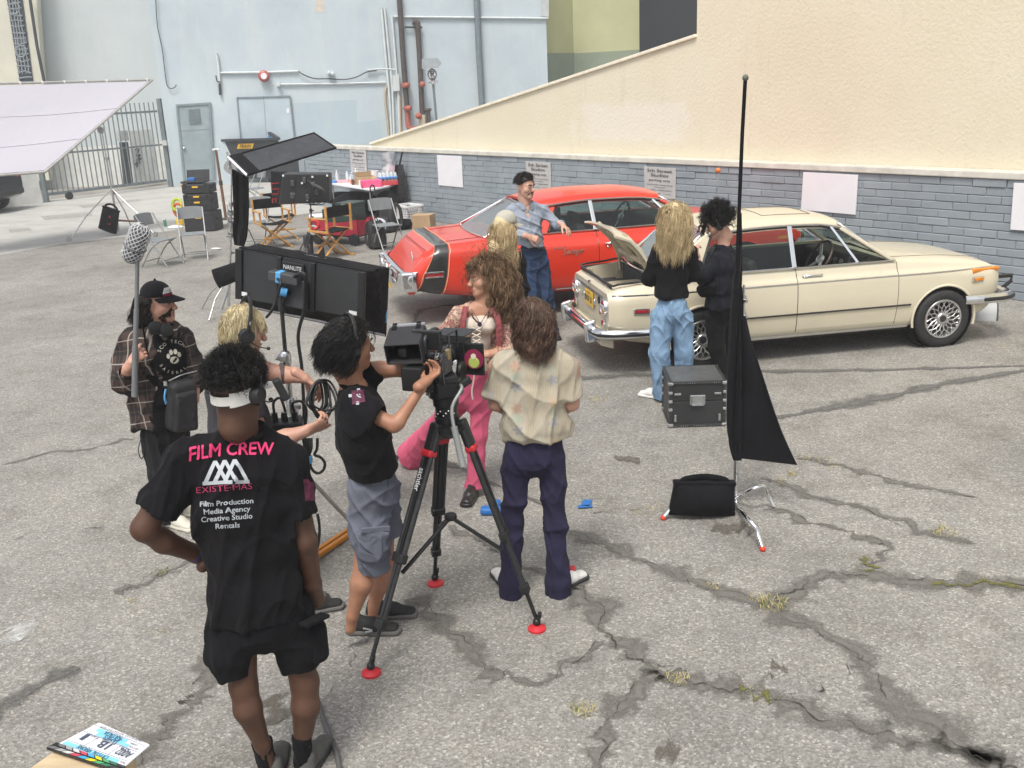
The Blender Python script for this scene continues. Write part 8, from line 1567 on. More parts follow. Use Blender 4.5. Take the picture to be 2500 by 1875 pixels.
strands('hair',P,blk_hair,4200,c+u*.03-f*.012,M,(.080,.098,.092),lambda x:(x[2]>-.8 and x[1]<.30) or (x[2]>.45 and x[1]<.80),lambda x:.115 if x[2]<.4 else .15,10,.6,.24,tuple(-f*.55),.008,1.1,.0017,seed=4,jit=.10,shell=1.05,base=cap,len_var=.22)
headset(P,c,f,r,u,1.0,(1,),False,1.12,.020)
for k,sgn in((0,-1),(1,1)):
    q=spline([P.p(862,948,.0),P.p(890,985,-.10*1 if k else .16),P.p(930,1030,-.03 if k else .05),P.p(950,1062,-.01),P.p(958,1068,.0)],18); MB().tube(q,.008,5,flat=.3).o('lanyard',mat('lanyard_red',(.22,.015,.05),.7,0,.6,90),P.root,60,world=True)
def on(name,px,py,quad,m): return print_on(name,sh,[subdiv(np.array([(a,b,0) for a,b in quad]),[(0,1,2),(0,2,3)],.02)],m,sh,(lambda b:(lambda a,v:b+L*a+V3(0,0,1)*v))(P.p(px,py,-.32)),None,.003)
on('sleeve_print',874,969,[(-.028,-.034),(.030,-.026),(.026,.030),(-.026,.030)],mat('print_magenta',(.085,.008,.034),.7,0,.8,60)); on('sleeve_print',875,968,[(-.010,-.010),(.012,-.008),(.008,.010),(-.008,.010)],greyp_)
for x,y in((855,967),(875,953),(873,985)): on('sleeve_print',x,y,[(-.007,-.007),(.007,-.007),(.007,.007),(-.007,.007)],greyp_)
on('back_print',822,955,[(-.014,-.04),(.010,-.03),(.010,.04),(-.010,.035)],pinkp)

# ===== 3 actor in the embroidered tan shirt, from behind
P=Per('person from behind with brown wavy hair, embroidered cream shirt and navy flared trousers',G(1304,1452)); L=lat_of(P); n=P.n
c=P.p(1304,785,.02); f,r,u=headframe(nrm(n*.9+L*.1+V3(0,0,-.42)))
H=head_sdf(c,f,r,u,.98); H.rc(c-u*.07-f*.02,P.p(1302,880,.02),.055,.066,.03); B=SDF(.0065); chain(P,B,[(1302,880,.02,40),(1303,1060,.02,50)])
chain(P,B,[(1222,900,.02,38),(1210,985,.0,22),(1240,1000,.14,20),(1270,985,.22,18)],.02); chain(P,B,[(1385,900,.02,38),(1396,985,.0,22),(1370,1000,.14,20),(1340,985,.22,18)],.02)
h1=hand(P.p(1272,985,.22),nrm(L+n*.4),nrm(-n+V3(0,0,.5)),1,.6); h2=hand(P.p(1338,985,.22),nrm(-L+n*.4),nrm(-n+V3(0,0,.5)),-1,.6); smesh('body',B,skl,P.root,extra=[H,h1,h2])
# shirt cloth: cream with woven stripes and embroidered flowers
t=NT('embroidered_shirt'); gen=t.co(kind='UV') if 0 else t.co(); sx_=t.n('SeparateXYZ'); t.l(gen,sx_.inputs[0]); X=sx_.outputs[0]; Z=sx_.outputs[2]
base=t.ramp(t.noise(gen,7,4),(.3,(.36,.325,.255)),(.7,(.46,.42,.335)))
wob=t.math('ADD',X,t.math('MULTIPLY',t.math('SINE',t.math('MULTIPLY',Z,150)),.0016)); st=t.math('SINE',t.math('MULTIPLY',wob,720)); ms=t.n('TexNoise'); ms.inputs['Scale'].default_value=13; mp=t.n('Mapping'); mp.inputs['Scale'].default_value=(1,1,.02); t.l(t.tc.outputs['Object'],mp.inputs[0]); t.l(mp.outputs[0],ms.inputs['Vector'])
msk=t.math('MULTIPLY',t.ramp(st,(.62,0),(.8,1)),t.ramp(ms.outputs['Fac'],(.44,0),(.52,.8))); cc=t.mix(msk,base,(.33,.26,.16))
def flower_col(x0,z0,period,hue,k):
    dx=t.math('SUBTRACT',X,x0); zz=t.math('SUBTRACT',t.math('FRACT',t.math('DIVIDE',t.math('SUBTRACT',Z,z0),period)),.5); dz=t.math('MULTIPLY',zz,period); ang=t.math('ARCTAN2',dz,dx); rad=t.math('SQRT',t.math('ADD',t.math('MULTIPLY',dx,dx),t.math('MULTIPLY',dz,dz))); pet=t.math('MULTIPLY',t.math('ADD',t.math('ABSOLUTE',t.math('SINE',t.math('MULTIPLY',ang,k))),.35),.024); inside=t.ramp(t.math('SUBTRACT',pet,rad),(.0,0),(.004,.75)); nb=t.ramp(t.noise(gen,300,2,.7),(.4,.25),(.55,1)); return t.math('MULTIPLY',inside,nb),hue
for x0,z0,pd,hue,k in((-.052,.03,.22,(.20,.24,.33),2.5),(-.052,.14,.22,(.45,.22,.16),2.5),(-.052,.085,.22,(.26,.36,.29),3.5),(.135,.06,.22,(.22,.26,.35),2.5),(.135,.17,.22,(.45,.30,.18),2.5),(.135,.11,.22,(.33,.37,.30),3.5),(-.185,.10,.2,(.30,.28,.30),2.5)):
    fm,hu=flower_col(x0,z0,pd,hue,k); cc=t.mix(fm,cc,hu)
seam=t.ramp(t.math('ABSOLUTE',t.math('SUBTRACT',X,.012)),(.0,.7),(.003,0)); cc=t.mix(seam,cc,(.42,.36,.24))
b1=t.bump(t.noise(t.co((1,1,.5)),9,3,.5,1.),.5,.03); shirtm=t.set(cc,.9,0,t.bump(st,.12,.001,b1),.2)
S=SDF(.0065); chain(P,S,[(1302,862,.02,62,1.9),(1303,905,.02,92,1.75),(1306,970,.01,88,1.55),(1308,1040,0,92,1.42),(1306,1062,.0,84,1.4)],.04,L); S.cut(P.p(1300,1070),V3(0,0,-1),.02)
chain(P,S,[(1262,870,.02,30),(1228,895,.02,34)],.04); chain(P,S,[(1345,870,.02,30),(1382,895,.02,34)],.04)
S.union(sleeve(P,[(1232,895,.02,40),(1207,972,0,36)],hole=24),.03); S.union(sleeve(P,[(1378,895,.02,40),(1397,976,0,36)],hole=24),.03)
sh=smesh('shirt',S,shirtm,P.root,.010,10.,nrm(V3(0,0,1)),12); MB().sheet([[P.p(1302,852,.02)+L*.075*math.cos(a)+n*.068*math.sin(a)+V3(0,0,z) for z in(-.03,.012,.03)] for a in np.linspace(-PI*.95,-PI*.05,18)],.006).o('collar',mat('shirt_cream',(.48,.43,.33),.9,0,.1,8),P.root,60,world=True)
nv=cloth('navy_corduroy',(.026,.024,.052)); S=SDF(.007); chain(P,S,[(1304,1045,.0,74,1.4),(1303,1110,0,84,1.35)],.04,L)
for ch,pc in(([(1262,1120,0,44),(1252,1270,0,30),(1247,1330,0,29),(1245,1420,.0,32),(1246,1470,0,36)],(1246,1458)),([(1345,1120,0,44),(1355,1270,0,30),(1357,1330,0,29),(1361,1420,0,33),(1364,1470,0,36)],(1364,1458))): q=SDF(.007); chain(P,q,ch,.03); q.cut(P.p(*pc),V3(0,0,-1)); S.union(q,.02)
tr=smesh('trousers',S,nv,P.root,.007,14.,(0,0,1),13)
for x0,x1 in((1245,1285),(1325,1365)): MB().tube([P.p(x0,1106,-.175),P.p(x1,1108,-.175)],.003,4)
wsh=mat('shoe_white',(.70,.69,.67),.4); rs_=mat('sole_black',(.03,.03,.03),.6); g1=P.g+L*.105; so2=shoe(P,g1+n*.01,g1+n*.2+L*.21,wsh,rs_,.28,.047); g2=P.g-L*.12; shoe(P,g2+n*.02,g2+n*.26-L*.10,wsh,rs_,.28,.047)
MB().box(g1+n*.13+L*.10+V3(0,0,.085),(.07,.05,.02)).o('red_tongue',mat('tongue_red',(.5,.03,.04),.6),so2,None,.006,world=True)
bh=hairm('hair_brown',(.035,.021,.015),(.16,.095,.066)); M=np.array([r,f,u]).T; cap=SDF(.005); cap.ell(c+u*.03-f*.02,(.076,.097,.090),M); cap.ell(P.p(1303,830,-.055),(.062,.05,.065),None,.05); cap.cut(c+f*.06,f)
strands('hair',P,bh,4200,c+u*.02-f*.012,M,(.078,.098,.090),lambda x:x[1]<.45 or x[2]>.5,lambda x:.165 if x[2]<.5 else .18,12,.2,.38,tuple(-f*.1),.008,2.4,.0018,seed=6,jit=.10,shell=1.02,caps=[(P.p(1235,905,.02),P.p(1378,905,.02),.085)],base=cap,len_var=.25)
# ===== 4 boom operator in plaid flannel
P=Per('person in black cap and plaid flannel holding the boom pole, black bag at the hip',G(440,1272)); L=lat_of(P); n=P.n
F_=nrm(L*.62-n*.78); RL=nrm(np.cross(F_,UPV))  # body facing; RL = own right side... image left
c=P.p(385,738,.0); f,r,u=headframe(nrm(L*.86-n*.50+V3(0,0,-.06)))
H=head_sdf(c,f,r,u,1.03); H.rc(c-u*.06-f*.02,P.p(388,800,.02),.058,.066,.03); B=SDF(.007)
chain(P,B,[(388,800,.02,34),(392,930,.02,44),(395,1030,.02,44)]); chain(P,B,[(322,838,.0,23),(303,928,-.04,20)],.02); chain(P,B,[(303,928,-.05,19),(312,905,-.16,16),(322,885,-.22,15)],.02)
chain(P,B,[(450,836,.05,24),(476,910,.05,20),(470,975,-.04,18),(450,1000,-.1,16)],.02)
h1=hand(P.p(322,886,-.22),nrm(P.p(330,868,-.24)-P.p(322,886,-.22)+L*.02),nrm(-L*.6-n*.8),-1,.95,1.05,thumb=(.7,.5)); h2=hand(P.p(452,1000,-.1),nrm(-L-V3(0,0,.4)),nrm(-n+V3(0,0,.3)),1,.8)
smesh('body',B,skl,P.root,extra=[H,h1,h2]); bd_=hairm('hair_dark_brown',(.010,.008,.007),(.035,.026,.021)); face_parts(P,c,f,r,u,1.03,brow=bd_,lips=mat('lips_fair',(.34,.13,.11),.45))
# tee under open flannel
S=SDF(.007); chain(P,S,[(396,810,.0,52,1.7),(402,870,-.02,66,1.45),(408,960,-.02,64,1.35),(408,1030,-.02,62,1.3)],.04,RL); S.cut(P.p(402,1035),-UPV); tee=smesh('tshirt',S,blacktee,P.root,.005,12.)
t=NT('plaid_flannel'); v=t.co((1,1,1),(0,.12,.5)); sx_=t.n('SeparateXYZ'); t.l(v,sx_.inputs[0]); 
ban=lambda a,fq,lo,hi:t.ramp(t.math('FRACT',t.math('MULTIPLY',a,fq)),(lo,0),(lo+.01,1),(hi,1),(hi+.01,0))
bx_=ban(sx_.outputs[0],8.5,.1,.5); bz_=ban(sx_.outputs[2],7.5,.1,.5); lx=ban(sx_.outputs[0],8.5,.72,.77); lz_=ban(sx_.outputs[2],7.5,.72,.765); l2x=ban(sx_.outputs[0],8.5,.28,.31); l2z=ban(sx_.outputs[2],7.5,.28,.31)
cc=t.mix(t.math('MULTIPLY',bx_,.6),(.075,.052,.045),(.016,.020,.022)); cc=t.mix(t.math('MULTIPLY',bz_,.6),cc,(.016,.022,.024)); cc=t.mix(t.math('MULTIPLY',l2x,.5),cc,(.16,.10,.07)); cc=t.mix(t.math('MULTIPLY',l2z,.5),cc,(.16,.10,.07)); cc=t.mix(t.math('MULTIPLY',lx,.7),cc,(.42,.38,.34)); cc=t.mix(t.math('MULTIPLY',lz_,.7),cc,(.42,.38,.34))
plaid=t.set(cc,.95,0,t.bump(t.noise(t.co(),9,3),.5,.02),.15)
S=SDF(.007); chain(P,S,[(388,818,.03,72,1.6),(386,870,.03,88,1.45),(388,950,.03,82,1.4),(390,1020,.03,78,1.35),(385,1060,.03,76,1.3)],.04,RL); S.cut(P.p(385,1040),nrm(-UPV-L*.12)); chain(P,S,[(350,822,.02,30),(318,836,.0,32)],.03); chain(P,S,[(425,815,.03,28),(452,832,.05,30)],.03)
# open front: cut a wedge in front
g=nrm(-n*.9+L*.35); fr_=P.p(428,900,-.12); S.rc(P.p(428,790,-.12),P.p(438,960,-.13),.075,.115,.006,L,1.,1.0,sub=True); S.rc(P.p(438,960,-.13),P.p(444,1080,-.14),.115,.14,.006,L,1.,1.0,sub=True)
S.union(sleeve(P,[(322,838,.0,36),(303,925,-.05,34),(304,938,-.07,33)],end=False),.03); S.union(sleeve(P,[(303,934,-.07,31),(310,905,-.15,25)],hole=19),.02); S.union(sleeve(P,[(450,834,.05,33),(478,910,.05,29),(476,935,.02,27)],end=False),.03)
fl_=smesh('flannel_shirt',S,plaid,P.root,.010,9.,nrm(UPV+L*.2),21); MB().tube(spline([P.p(352,800,.10),P.p(362,792,-.02),P.p(385,805,-.11),P.p(405,830,-.135)],12),.018,6,flat=.6).o('collar',plaid,fl_,60,world=True); MB().tube(spline([P.p(418,795,.09),P.p(428,800,-.03),P.p(425,825,-.1)],10),.018,6,flat=.6).o('collar',plaid,fl_,60,world=True)
wt=mat('print_cream',(.55,.53,.45),.7)
def on4(name,px,py,v,f,m,off=-.3): return print_on(name,tee,[(v,f)],m,tee,(lambda b:(lambda a,w:b+nrm(L+n*.0)*a+UPV*w))(P.p(px,py,off)),None,.004)
k_=P.r(1,P.p(415,880))
for k,ch_ in enumerate('SCO TECH'):
    if ch_==' ': continue
    a=R(150-k*15); v,f_=tmesh(ch_,.030,0,0,.004,0,None,1.,.02,a-PI/2); v[:,0]+=math.cos(a)*.088; v[:,1]+=math.sin(a)*.098; on4('shirt_print',424,872,v,f_,wt)
for k,ch_ in enumerate('BASEBALL'):
    a=R(205+k*17); v,f_=tmesh(ch_,.026,0,0,.003,0,None,1.,.02,a+PI/2); v[:,0]+=math.cos(a)*.088; v[:,1]+=math.sin(a)*.098; on4('shirt_print',424,872,v,f_,wt)
for a,b,rx_,ry_ in((0,-.018,.026,.022),(-.032,.010,.010,.016),(-.013,.032,.011,.017),(.012,.033,.011,.017),(.032,.012,.010,.016)):
    q=np.array([(a+rx_*math.cos(z),b+ry_*math.sin(z),0) for z in np.linspace(0,2*PI,15)[:-1]]); on4('shirt_print',424,872,q,[tuple(range(14))],wt)
pt=cloth('charcoal_canvas',(.020,.020,.022)); S=SDF(.007); chain(P,S,[(398,1015,.02,58,1.25),(400,1050,.02,60,1.2)],.04,RL)
for ch,pc in(([(378,1060,0,40),(390,1160,-.02,31),(405,1250,-.04,28),(408,1280,-.05,28)],(408,1268)),([(425,1060,.05,40),(445,1160,.08,31),(452,1230,.10,27),(453,1256,.1,27)],(453,1246))): q=SDF(.007); chain(P,q,ch,.03); q.cut(P.p(*pc),-UPV); S.union(q,.03)
smesh('trousers',S,pt,P.root,.010,12.,UPV,23); ws=mat('shoe_cream',(.55,.53,.45),.6); g1=G(408,1280); shoe(P,g1,g1+F_*.3,ws,ws,.28,.048); g2=G(452,1258); shoe(P,g2,g2+F_*.2+L*.15,ws,ws,.28,.048)
# cap, hair, beard, headphones on the neck
M=np.array([r,f,u]).T; capm_=cloth('cap_black',(.012,.012,.014),wst=.15); S=SDF(.0055); S.ell(c+u*.052-f*.006,(.088,.106,.092),M); S.cut(c+u*.040,-u+f*.05); cp_=smesh('cap',S,capm_,P.root)
Pv=[[c+u*(.046-.012*abs(math.sin(a))**2-.02*b/.08)+r*math.sin(a)*(.082)+f*(math.cos(a)*.098+b*max(0,math.cos(a))**.6) for b in np.linspace(-.01,.085,6)] for a in np.linspace(-1.35,1.35,19)]; MB().sheet(Pv,.005).o('brim',capm_,cp_,60,world=True); MB().ball(c+u*.146-f*.006,.008).o('button',capm_,cp_,180,world=True)
em4=nrm(f*.9+r*.35); o_=c+u*.085+em4*.094; ux_=nrm(np.cross(UPV,em4)); mb=MB()
for dx in(-.016,0,.016): mb.prism([o_+ux_*(dx-.018)+u*-.014,o_+ux_*(dx-.008)+u*-.014,o_+ux_*(dx+.004)+u*.018,o_+ux_*(dx-.002)+u*.022],em4*.004); mb.prism([o_+ux_*(dx-.002)+u*.022,o_+ux_*(dx+.005)+u*.022,o_+ux_*(dx+.020)+u*-.014,o_+ux_*(dx+.012)+u*-.014],em4*.004)
mb.o('cap_emblem',whp,cp_,world=True); mb=MB(); put_text(mb,'EXISTE·MAS',o_-u*.024+em4*.006,ux_,u,.016,.002,wmax=.075); mb.o('cap_text',pinkp,cp_,world=True)
strands('hair',P,bd_,2000,c+u*.01-f*.02,M,(.080,.092,.085),lambda x:x[1]<.25 and x[2]<.45,.14,9,.6,.25,tuple(-f*.35),.010,1.3,.0020,seed=9,jit=.15,shell=1.12,len_var=.3)
S=SDF(.005); S.ell(c-u*.057+f*.028,(.0635,.074,.066),M); S.cut(c-u*.052,u-f*.30); S.ball(c+f*.112-u*.064,.024,.008,True); S.cut(c+f*.0,-f)
strands('beard',P,bd_,900,c-u*.055+f*.03,M,(.058,.068,.058),lambda x:x[1]>-.1 and x[2]<.05 and not(abs(x[0])<.35 and x[2]>-.35),.022,4,.8,.3,(0,0,0),0,1,.0022,seed=10,jit=.3,shell=1.,base=S); MB().tube(spline([c+f*.086+r*a-u*(.050+.010*abs(a)/.026) for a in(-.028,-.012,0,.012,.028)],9),.0055,6,flat=.8).o('moustache',bd_,P.root,180,world=True)
hp=thing('headphones',None,None,P.p(395,805)); hp.parent=P.root; hp.location=Vector(P.p(395,805))-P.root.location; MB().tube(spline([P.p(352,785,-.03),P.p(350,770,.08),P.p(385,778,.14),P.p(425,785,.08)],18),.010,6,flat=1.5).o('band',bp_,hp,60,world=True)
for x,y,o in((378,800,-.13),(405,805,-.12)): MB().lathe([(.03,-.015),(.042,-.005),(.042,.015),(.02,.024)],P.p(x,y,o),nrm(-n+L*.4),20).o('ear_cup',bp_,hp,50,world=True)
MB().tube(spline([P.p(348,790,-.1),P.p(360,860,-.14),P.p(385,925,-.16),P.p(405,960,-.17)],14),.014,5,flat=.3).o('bag_strap',BLACKF(),P.root,60,world=True)
sbg=thing('shoulder_bag','black soft shoulder bag hanging at the hip of the man in plaid','bag',P.p(446,1055,-.16)); bgm=mat('nylon_black',(.018,.018,.02),.7,0,.25,8,bs=25,bst=.5,bd=.02); q_=[P.p(*z) for z in((412,1058,-.20),(486,1048,-.12),(482,925,-.12),(414,938,-.20))]; dn_=nrm(n*.8-L*.3)*.15
MB().prism([p-dn_*.15 for p in q_],dn_).o('bag',bgm,sbg,60,.045,True,4); MB().prism([(p*.8+sum(q_)/4*.2)-dn_*.3+V3(0,0,-.03) for p in q_],dn_*.4).o('front_pocket',bgm,sbg,60,.025,True,3)
MB().tube(spline([P.p(412,930,-.24),P.p(445,915,-.25),P.p(485,905,-.18)],10),.004,5).o('zip',steel,sbg,60,world=True); MB().box(P.p(404,936,-.22),(.02,.015,.03)).o('clip',steel,sbg,world=True); MB().tube(spline([P.p(405,950,-.25),P.p(402,970,-.26),P.p(406,985,-.25)],8),.012,6,flat=.5).o('blue_cord',bluet,sbg,60,world=True)
MB().tube(spline([P.p(352,1050,-.05),P.p(338,1095,-.05),P.p(346,1120,-.05),P.p(358,1090,-.05),P.p(360,1055,-.05)],16),.010,5,flat=.3).o('hanging_strap',BLACKF(),P.root,60,world=True)

# ===== 5 blond grip coiling a cable
P=Per('person with bleached blond hair and headset coiling a black cable, dark grey tee',G(672,1480)); L=lat_of(P); n=P.n
c=P.p(596,806,.02); f,r,u=headframe(nrm(L*.92+n*.20+V3(0,0,-.30)))
H=head_sdf(c,f,r,u,1.0); H.rc(c-u*.06-f*.02,P.p(574,890,.03),.056,.062,.03); B=SDF(.007); chain(P,B,[(574,885,.03,40),(575,1000,.03,48),(600,1150,.03,48)])
chain(P,B,[(585,905,.17,40),(640,905,.10,30)],.02); chain(P,B,[(640,905,.10,28),(700,915,.05,24),(740,922,.0,18)],.02); chain(P,B,[(570,930,-.12,42),(640,1082,-.16,29)],.02); chain(P,B,[(640,1082,-.16,27),(700,1068,-.18,25),(748,1052,-.2,18)],.02)
h1=hand(P.p(742,922,.0),nrm(L*.75-UPV*.62-n*.2),nrm(UPV*.7+L*.5),-1,.55,1.08,fing=(.45,.5,.6,.7),thumb=(.9,.35)); h2=hand(P.p(750,1051,-.2),nrm(L*.85+UPV*.30),nrm(-n*.75-UPV*.45),1,.7,1.08,thumb=(.2,.55))
smesh('body',B,skl,P.root,extra=[H,h1,h2]); face_parts(P,c,f,r,u,1.0,brow=hairm('brow_blond',(.20,.14,.07),(.32,.24,.13)),lips=mat('lips_fair',(.34,.13,.11),.45))
S=SDF(.007); gt_=cloth('washed_black_cotton',(.038,.037,.043)); chain(P,S,[(568,900,.03,50,1.8),(572,950,.03,74,1.8),(585,1040,.03,82,1.6),(598,1130,.03,80,1.5),(604,1190,.03,80,1.5)],.05,n,False); S.cut(P.p(604,1180),-UPV); S.union(sleeve(P,[(568,930,-.12,56),(610,1030,-.16,52)],hole=34),.04); S.union(sleeve(P,[(580,910,.16,46),(628,908,.13,46)],hole=32),.04)
smesh('tshirt',S,gt_,P.root,.011,9.,nrm(UPV+L*.3),31)
for k in range(2): MB().tube([P.p((640,690)[k],(905,912)[k],(.10,.06)[k])+V3(0,0,1)*.0+(n*math.cos(a)+UPV*math.sin(a))*P.r((31,25.5)[k],P.p(640,905)) for a in np.linspace(0,2*PI,25)[:-1]],.008 if k else .012,5,closed=True,flat=1.8).o('tattoo_band',mat('tattoo_ink',(.10,.075,.07),.6,0,.6,80),P.root,60,world=True)
S=SDF(.007); chain(P,S,[(606,1150,.03,66,1.4),(615,1220,.03,70,1.35)],.04,n,False)
for ch,pc in(([(610,1230,-.05,56),(640,1350,-.06,44),(668,1480,-.06,40)],(668,1466)),([(630,1230,.1,56),(668,1350,.1,44),(690,1470,.1,40)],(690,1452))): q=SDF(.007); chain(P,q,ch,.03); q.cut(P.p(*pc),-UPV); S.union(q,.03)
smesh('trousers',S,pt,P.root,.008,11.); g1=G(680,1485); shoe(P,g1,g1+L*.3,shm,sol,.3); g2=G(742,1498); shoe(P,g2-L*.06,g2+L*.3,mat('shoe_black_mesh',(.018,.018,.019),.75),mat('sole_grey',(.12,.115,.11),.8),.30,.05)
bl_=hairm('hair_blond',(.36,.28,.14),(.66,.58,.38)); M=np.array([r,f,u]).T; S=SDF(.005); S.ell(c+u*.036-f*.018,(.084,.100,.092),M); S.cut(c+f*.06-u*.02,f-u*.2)
strands('hair',P,bl_,4800,c+u*.03-f*.010,M,(.079,.097,.090),lambda x:(x[2]>-.85 and x[1]<.18) or (x[2]>.30 and x[1]<.97),lambda x:.10 if x[1]<.1 else .055,9,.4,.26,(0,0,0),.004,1.1,.0017,seed=14,jit=.16,shell=1.05,base=S,len_var=.25)
headset(P,c,f,r,u,1.12,(1,),True,1.16,.042)
# the coil in the hands
cl_=thing('cable_coil','black cable coiled between the hands of the blond person','cable',P.p(785,1000,-.1)); q=np.random.default_rng(2)
for k in range(8):
    w_=q.uniform(14,27) if k<6 else 34; x0=775+q.uniform(-4,6)+k*1.5; y0=925+q.uniform(-4,4); y1=q.uniform(1005,1030) if k<6 else 1000+q.uniform(0,25)
    MB().tube(spline([P.p(x0-w_*.5,y0+12,-.04-.012*k),P.p(x0-w_,(y0+y1)/2+15,-.1-.01*k),P.p(x0-w_*.2+(k>4)*12,y1,-.13),P.p(x0+w_*.8+(k>4)*10,(y0+y1)/2+18,-.1),P.p(x0+w_*.5,y0+10,-.05)],40,True),.0062,6,closed=True).o('loop',bp_,cl_,60,world=True)

# ===== 6 actress with curly hair, patterned kimono and pink flares
P=Per('person with long curly hair in a patterned kimono, cream laced top and pink flared trousers',G(1160,1208)); L=lat_of(P); n=P.n
c=P.p(1182,678,.02); f,r,u=headframe(nrm(-L*.90-n*.38+V3(0,0,-.06)),R(-4)); FB=nrm(-n*.93-L*.30); LB=nrm(np.cross(UPV,FB)); LB=LB if LB@L>0 else -LB
H=head_sdf(c,f,r,u,.97,fem=True); H.rc(c-u*.06-f*.015,P.p(1174,752,.02),.046,.054,.03); B=SDF(.0065)
chain(P,B,[(1176,745,.02,22),(1170,800,.02,44,1.6),(1168,870,.02,38,1.4)],.04,LB); chain(P,B,[(1176,752,.02,20),(1130,762,.02,22)],.03); chain(P,B,[(1176,752,.02,20),(1222,762,.02,22)],.03)
chain(P,B,[(1122,768,.02,20),(1068,838,-.08,16)],.02); chain(P,B,[(1068,838,-.08,15),(1090,818,-.26,12),(1098,812,-.33,10)],.02); chain(P,B,[(1230,768,.02,20),(1245,850,-.06,16)],.02); chain(P,B,[(1245,850,-.06,15),(1195,864,-.24,12)],.02)
h1=hand(P.p(1098,811,-.33),nrm(L*.9-n*.3+UPV*.05),nrm(UPV*.9-n*.3),-1,.6,.95,thumb=(.6,.5)); h2=hand(P.p(1193,864,-.24),nrm(-L*.9-n*.3),nrm(UPV*.8-n*.4),1,.6,.95)
smesh('body',B,skm if 0 else skin('skin_olive',(.47,.265,.18)),P.root,extra=[H,h1,h2]); bc_=hairm('hair_curly_brown',(.028,.017,.010),(.34,.215,.12)); face_parts(P,c,f,r,u,.97,brow=bc_,lips=mat('lips_rose',(.42,.13,.11),.4))
vest=mat('cream_vest',(.62,.54,.46),.75,0,.1,6,bs=14,bst=.4,bd=.02); S=SDF(.006); chain(P,S,[(1168,790,.0,42,1.45),(1166,830,.0,39,1.4),(1167,885,.0,36,1.4),(1165,912,.0,40,1.4)],.03,LB)
for e in(-1,1): S.ball(P.p(1168+e*20,795,-.075),.062,.04)
S.cut(P.p(1165,908),-UPV); S.rc(P.p(1168,735,-.20),P.p(1163,805,-.22),.055,.012,.008,sub=True); vs6=smesh('laced_vest',S,vest,P.root,.002,20.)
mb=MB()
lcm=mat('lace_cream',(.66,.60,.52),.8)
for k in range(4): y=800+k*14; a,b=P.p(1152+k,y,-.155),P.p(1174-k,y+10,-.155); a2,b2=P.p(1174-k,y,-.155),P.p(1152+k,y+10,-.155); MB().tube([a,P.p(1163,y+5,-.165),b],.004,5).o('lace',lcm,vs6,60,world=True); MB().tube([a2,P.p(1163,y+5,-.165),b2],.004,5).o('lace',lcm,vs6,60,world=True)
mb.tube(spline([P.p(1163,855,-.17),P.p(1178,848,-.18),P.p(1180,862,-.18),P.p(1160,858,-.18),P.p(1148,848,-.18),P.p(1150,862,-.18),P.p(1163,858,-.18)],26),.004,5); mb.o('lace_bow',lcm,vs6,60,world=True); mb=MB(); mb.tube(spline([P.p(1158,905,-.17),P.p(1156,930,-.19),P.p(1152,955,-.19),P.p(1154,975,-.19)],12),.005,5); mb.o('drawstring',lcm,vs6,60,world=True)
mb=MB()
for i in range(16): a=PI*(.08+.84*i/15); p=P.p(1172,752,.0)-L*math.cos(a)*.058-UPV*math.sin(a)*.075-n*(.06+.05*math.sin(a)); mb.ball(p,.0075,8)
mb.o('bead_necklace',mat('beads_brown',(.10,.055,.035),.35,0,.5,60),P.root,180,world=True); MB().tube(spline([P.p(1150,755,-.07),P.p(1164,775,-.13),P.p(1172,790,-.14),P.p(1184,772,-.13),P.p(1196,756,-.07)],16),.0025,5).o('necklace_cord',mat('beads_brown',(.10,.055,.035),.35),P.root,60,world=True); MB().lathe([(.015,0),(.015,.005)],P.p(1171,764+28,-.15),-n,14).o('pendant',mat('pendant_dark',(.03,.03,.05),.25),P.root,world=True)
# kimono: patterned cloth worn open
t=NT('patterned_kimono'); v=t.co(); vor=t.n('TexVoronoi'); vor.inputs['Scale'].default_value=52; vor.inputs['Randomness'].default_value=.15; t.l(v,vor.inputs['Vector']); dots=t.ramp(vor.outputs['Distance'],(.24,1),(.34,0)); big=t.noise(v,9,3,.6,1.5)
cc=t.mix(t.ramp(big,(.42,0),(.52,1)),(.47,.34,.25),(.27,.125,.105)); cc=t.mix(dots,cc,(.10,.035,.03)); v2=t.n('TexVoronoi'); v2.inputs['Scale'].default_value=19; t.l(v,v2.inputs['Vector']); ring=t.ramp(v2.outputs['Distance'],(.30,0),(.36,.8),(.44,.8),(.5,0)); cc=t.mix(ring,cc,(.30,.18,.16)); cc=t.mix(t.ramp(t.noise(v,26,2,.5,2.),(.60,0),(.66,.9)),cc,(.58,.46,.36))
kim=t.set(cc,.85,0,t.bump(t.noise(t.co((1,1,.4)),10,3),.5,.02),.2)
S=SDF(.0065); chain(P,S,[(1174,762,.05,62,1.9),(1172,800,.06,66,1.5),(1172,860,.07,62,1.4),(1175,920,.08,64,1.4),(1180,975,.1,70,1.4)],.04,LB); S.cut(P.p(1180,965),nrm(-UPV-L*.15)); S.rc(P.p(1170,740,-.22),P.p(1166,860,-.26),.085,.125,.008,sub=True); S.rc(P.p(1166,860,-.26),P.p(1160,1000,-.26),.125,.17,.008,sub=True)
chain(P,S,[(1150,755,.03,22),(1122,768,.02,26)],.03); chain(P,S,[(1200,755,.03,22),(1230,768,.02,26)],.03)
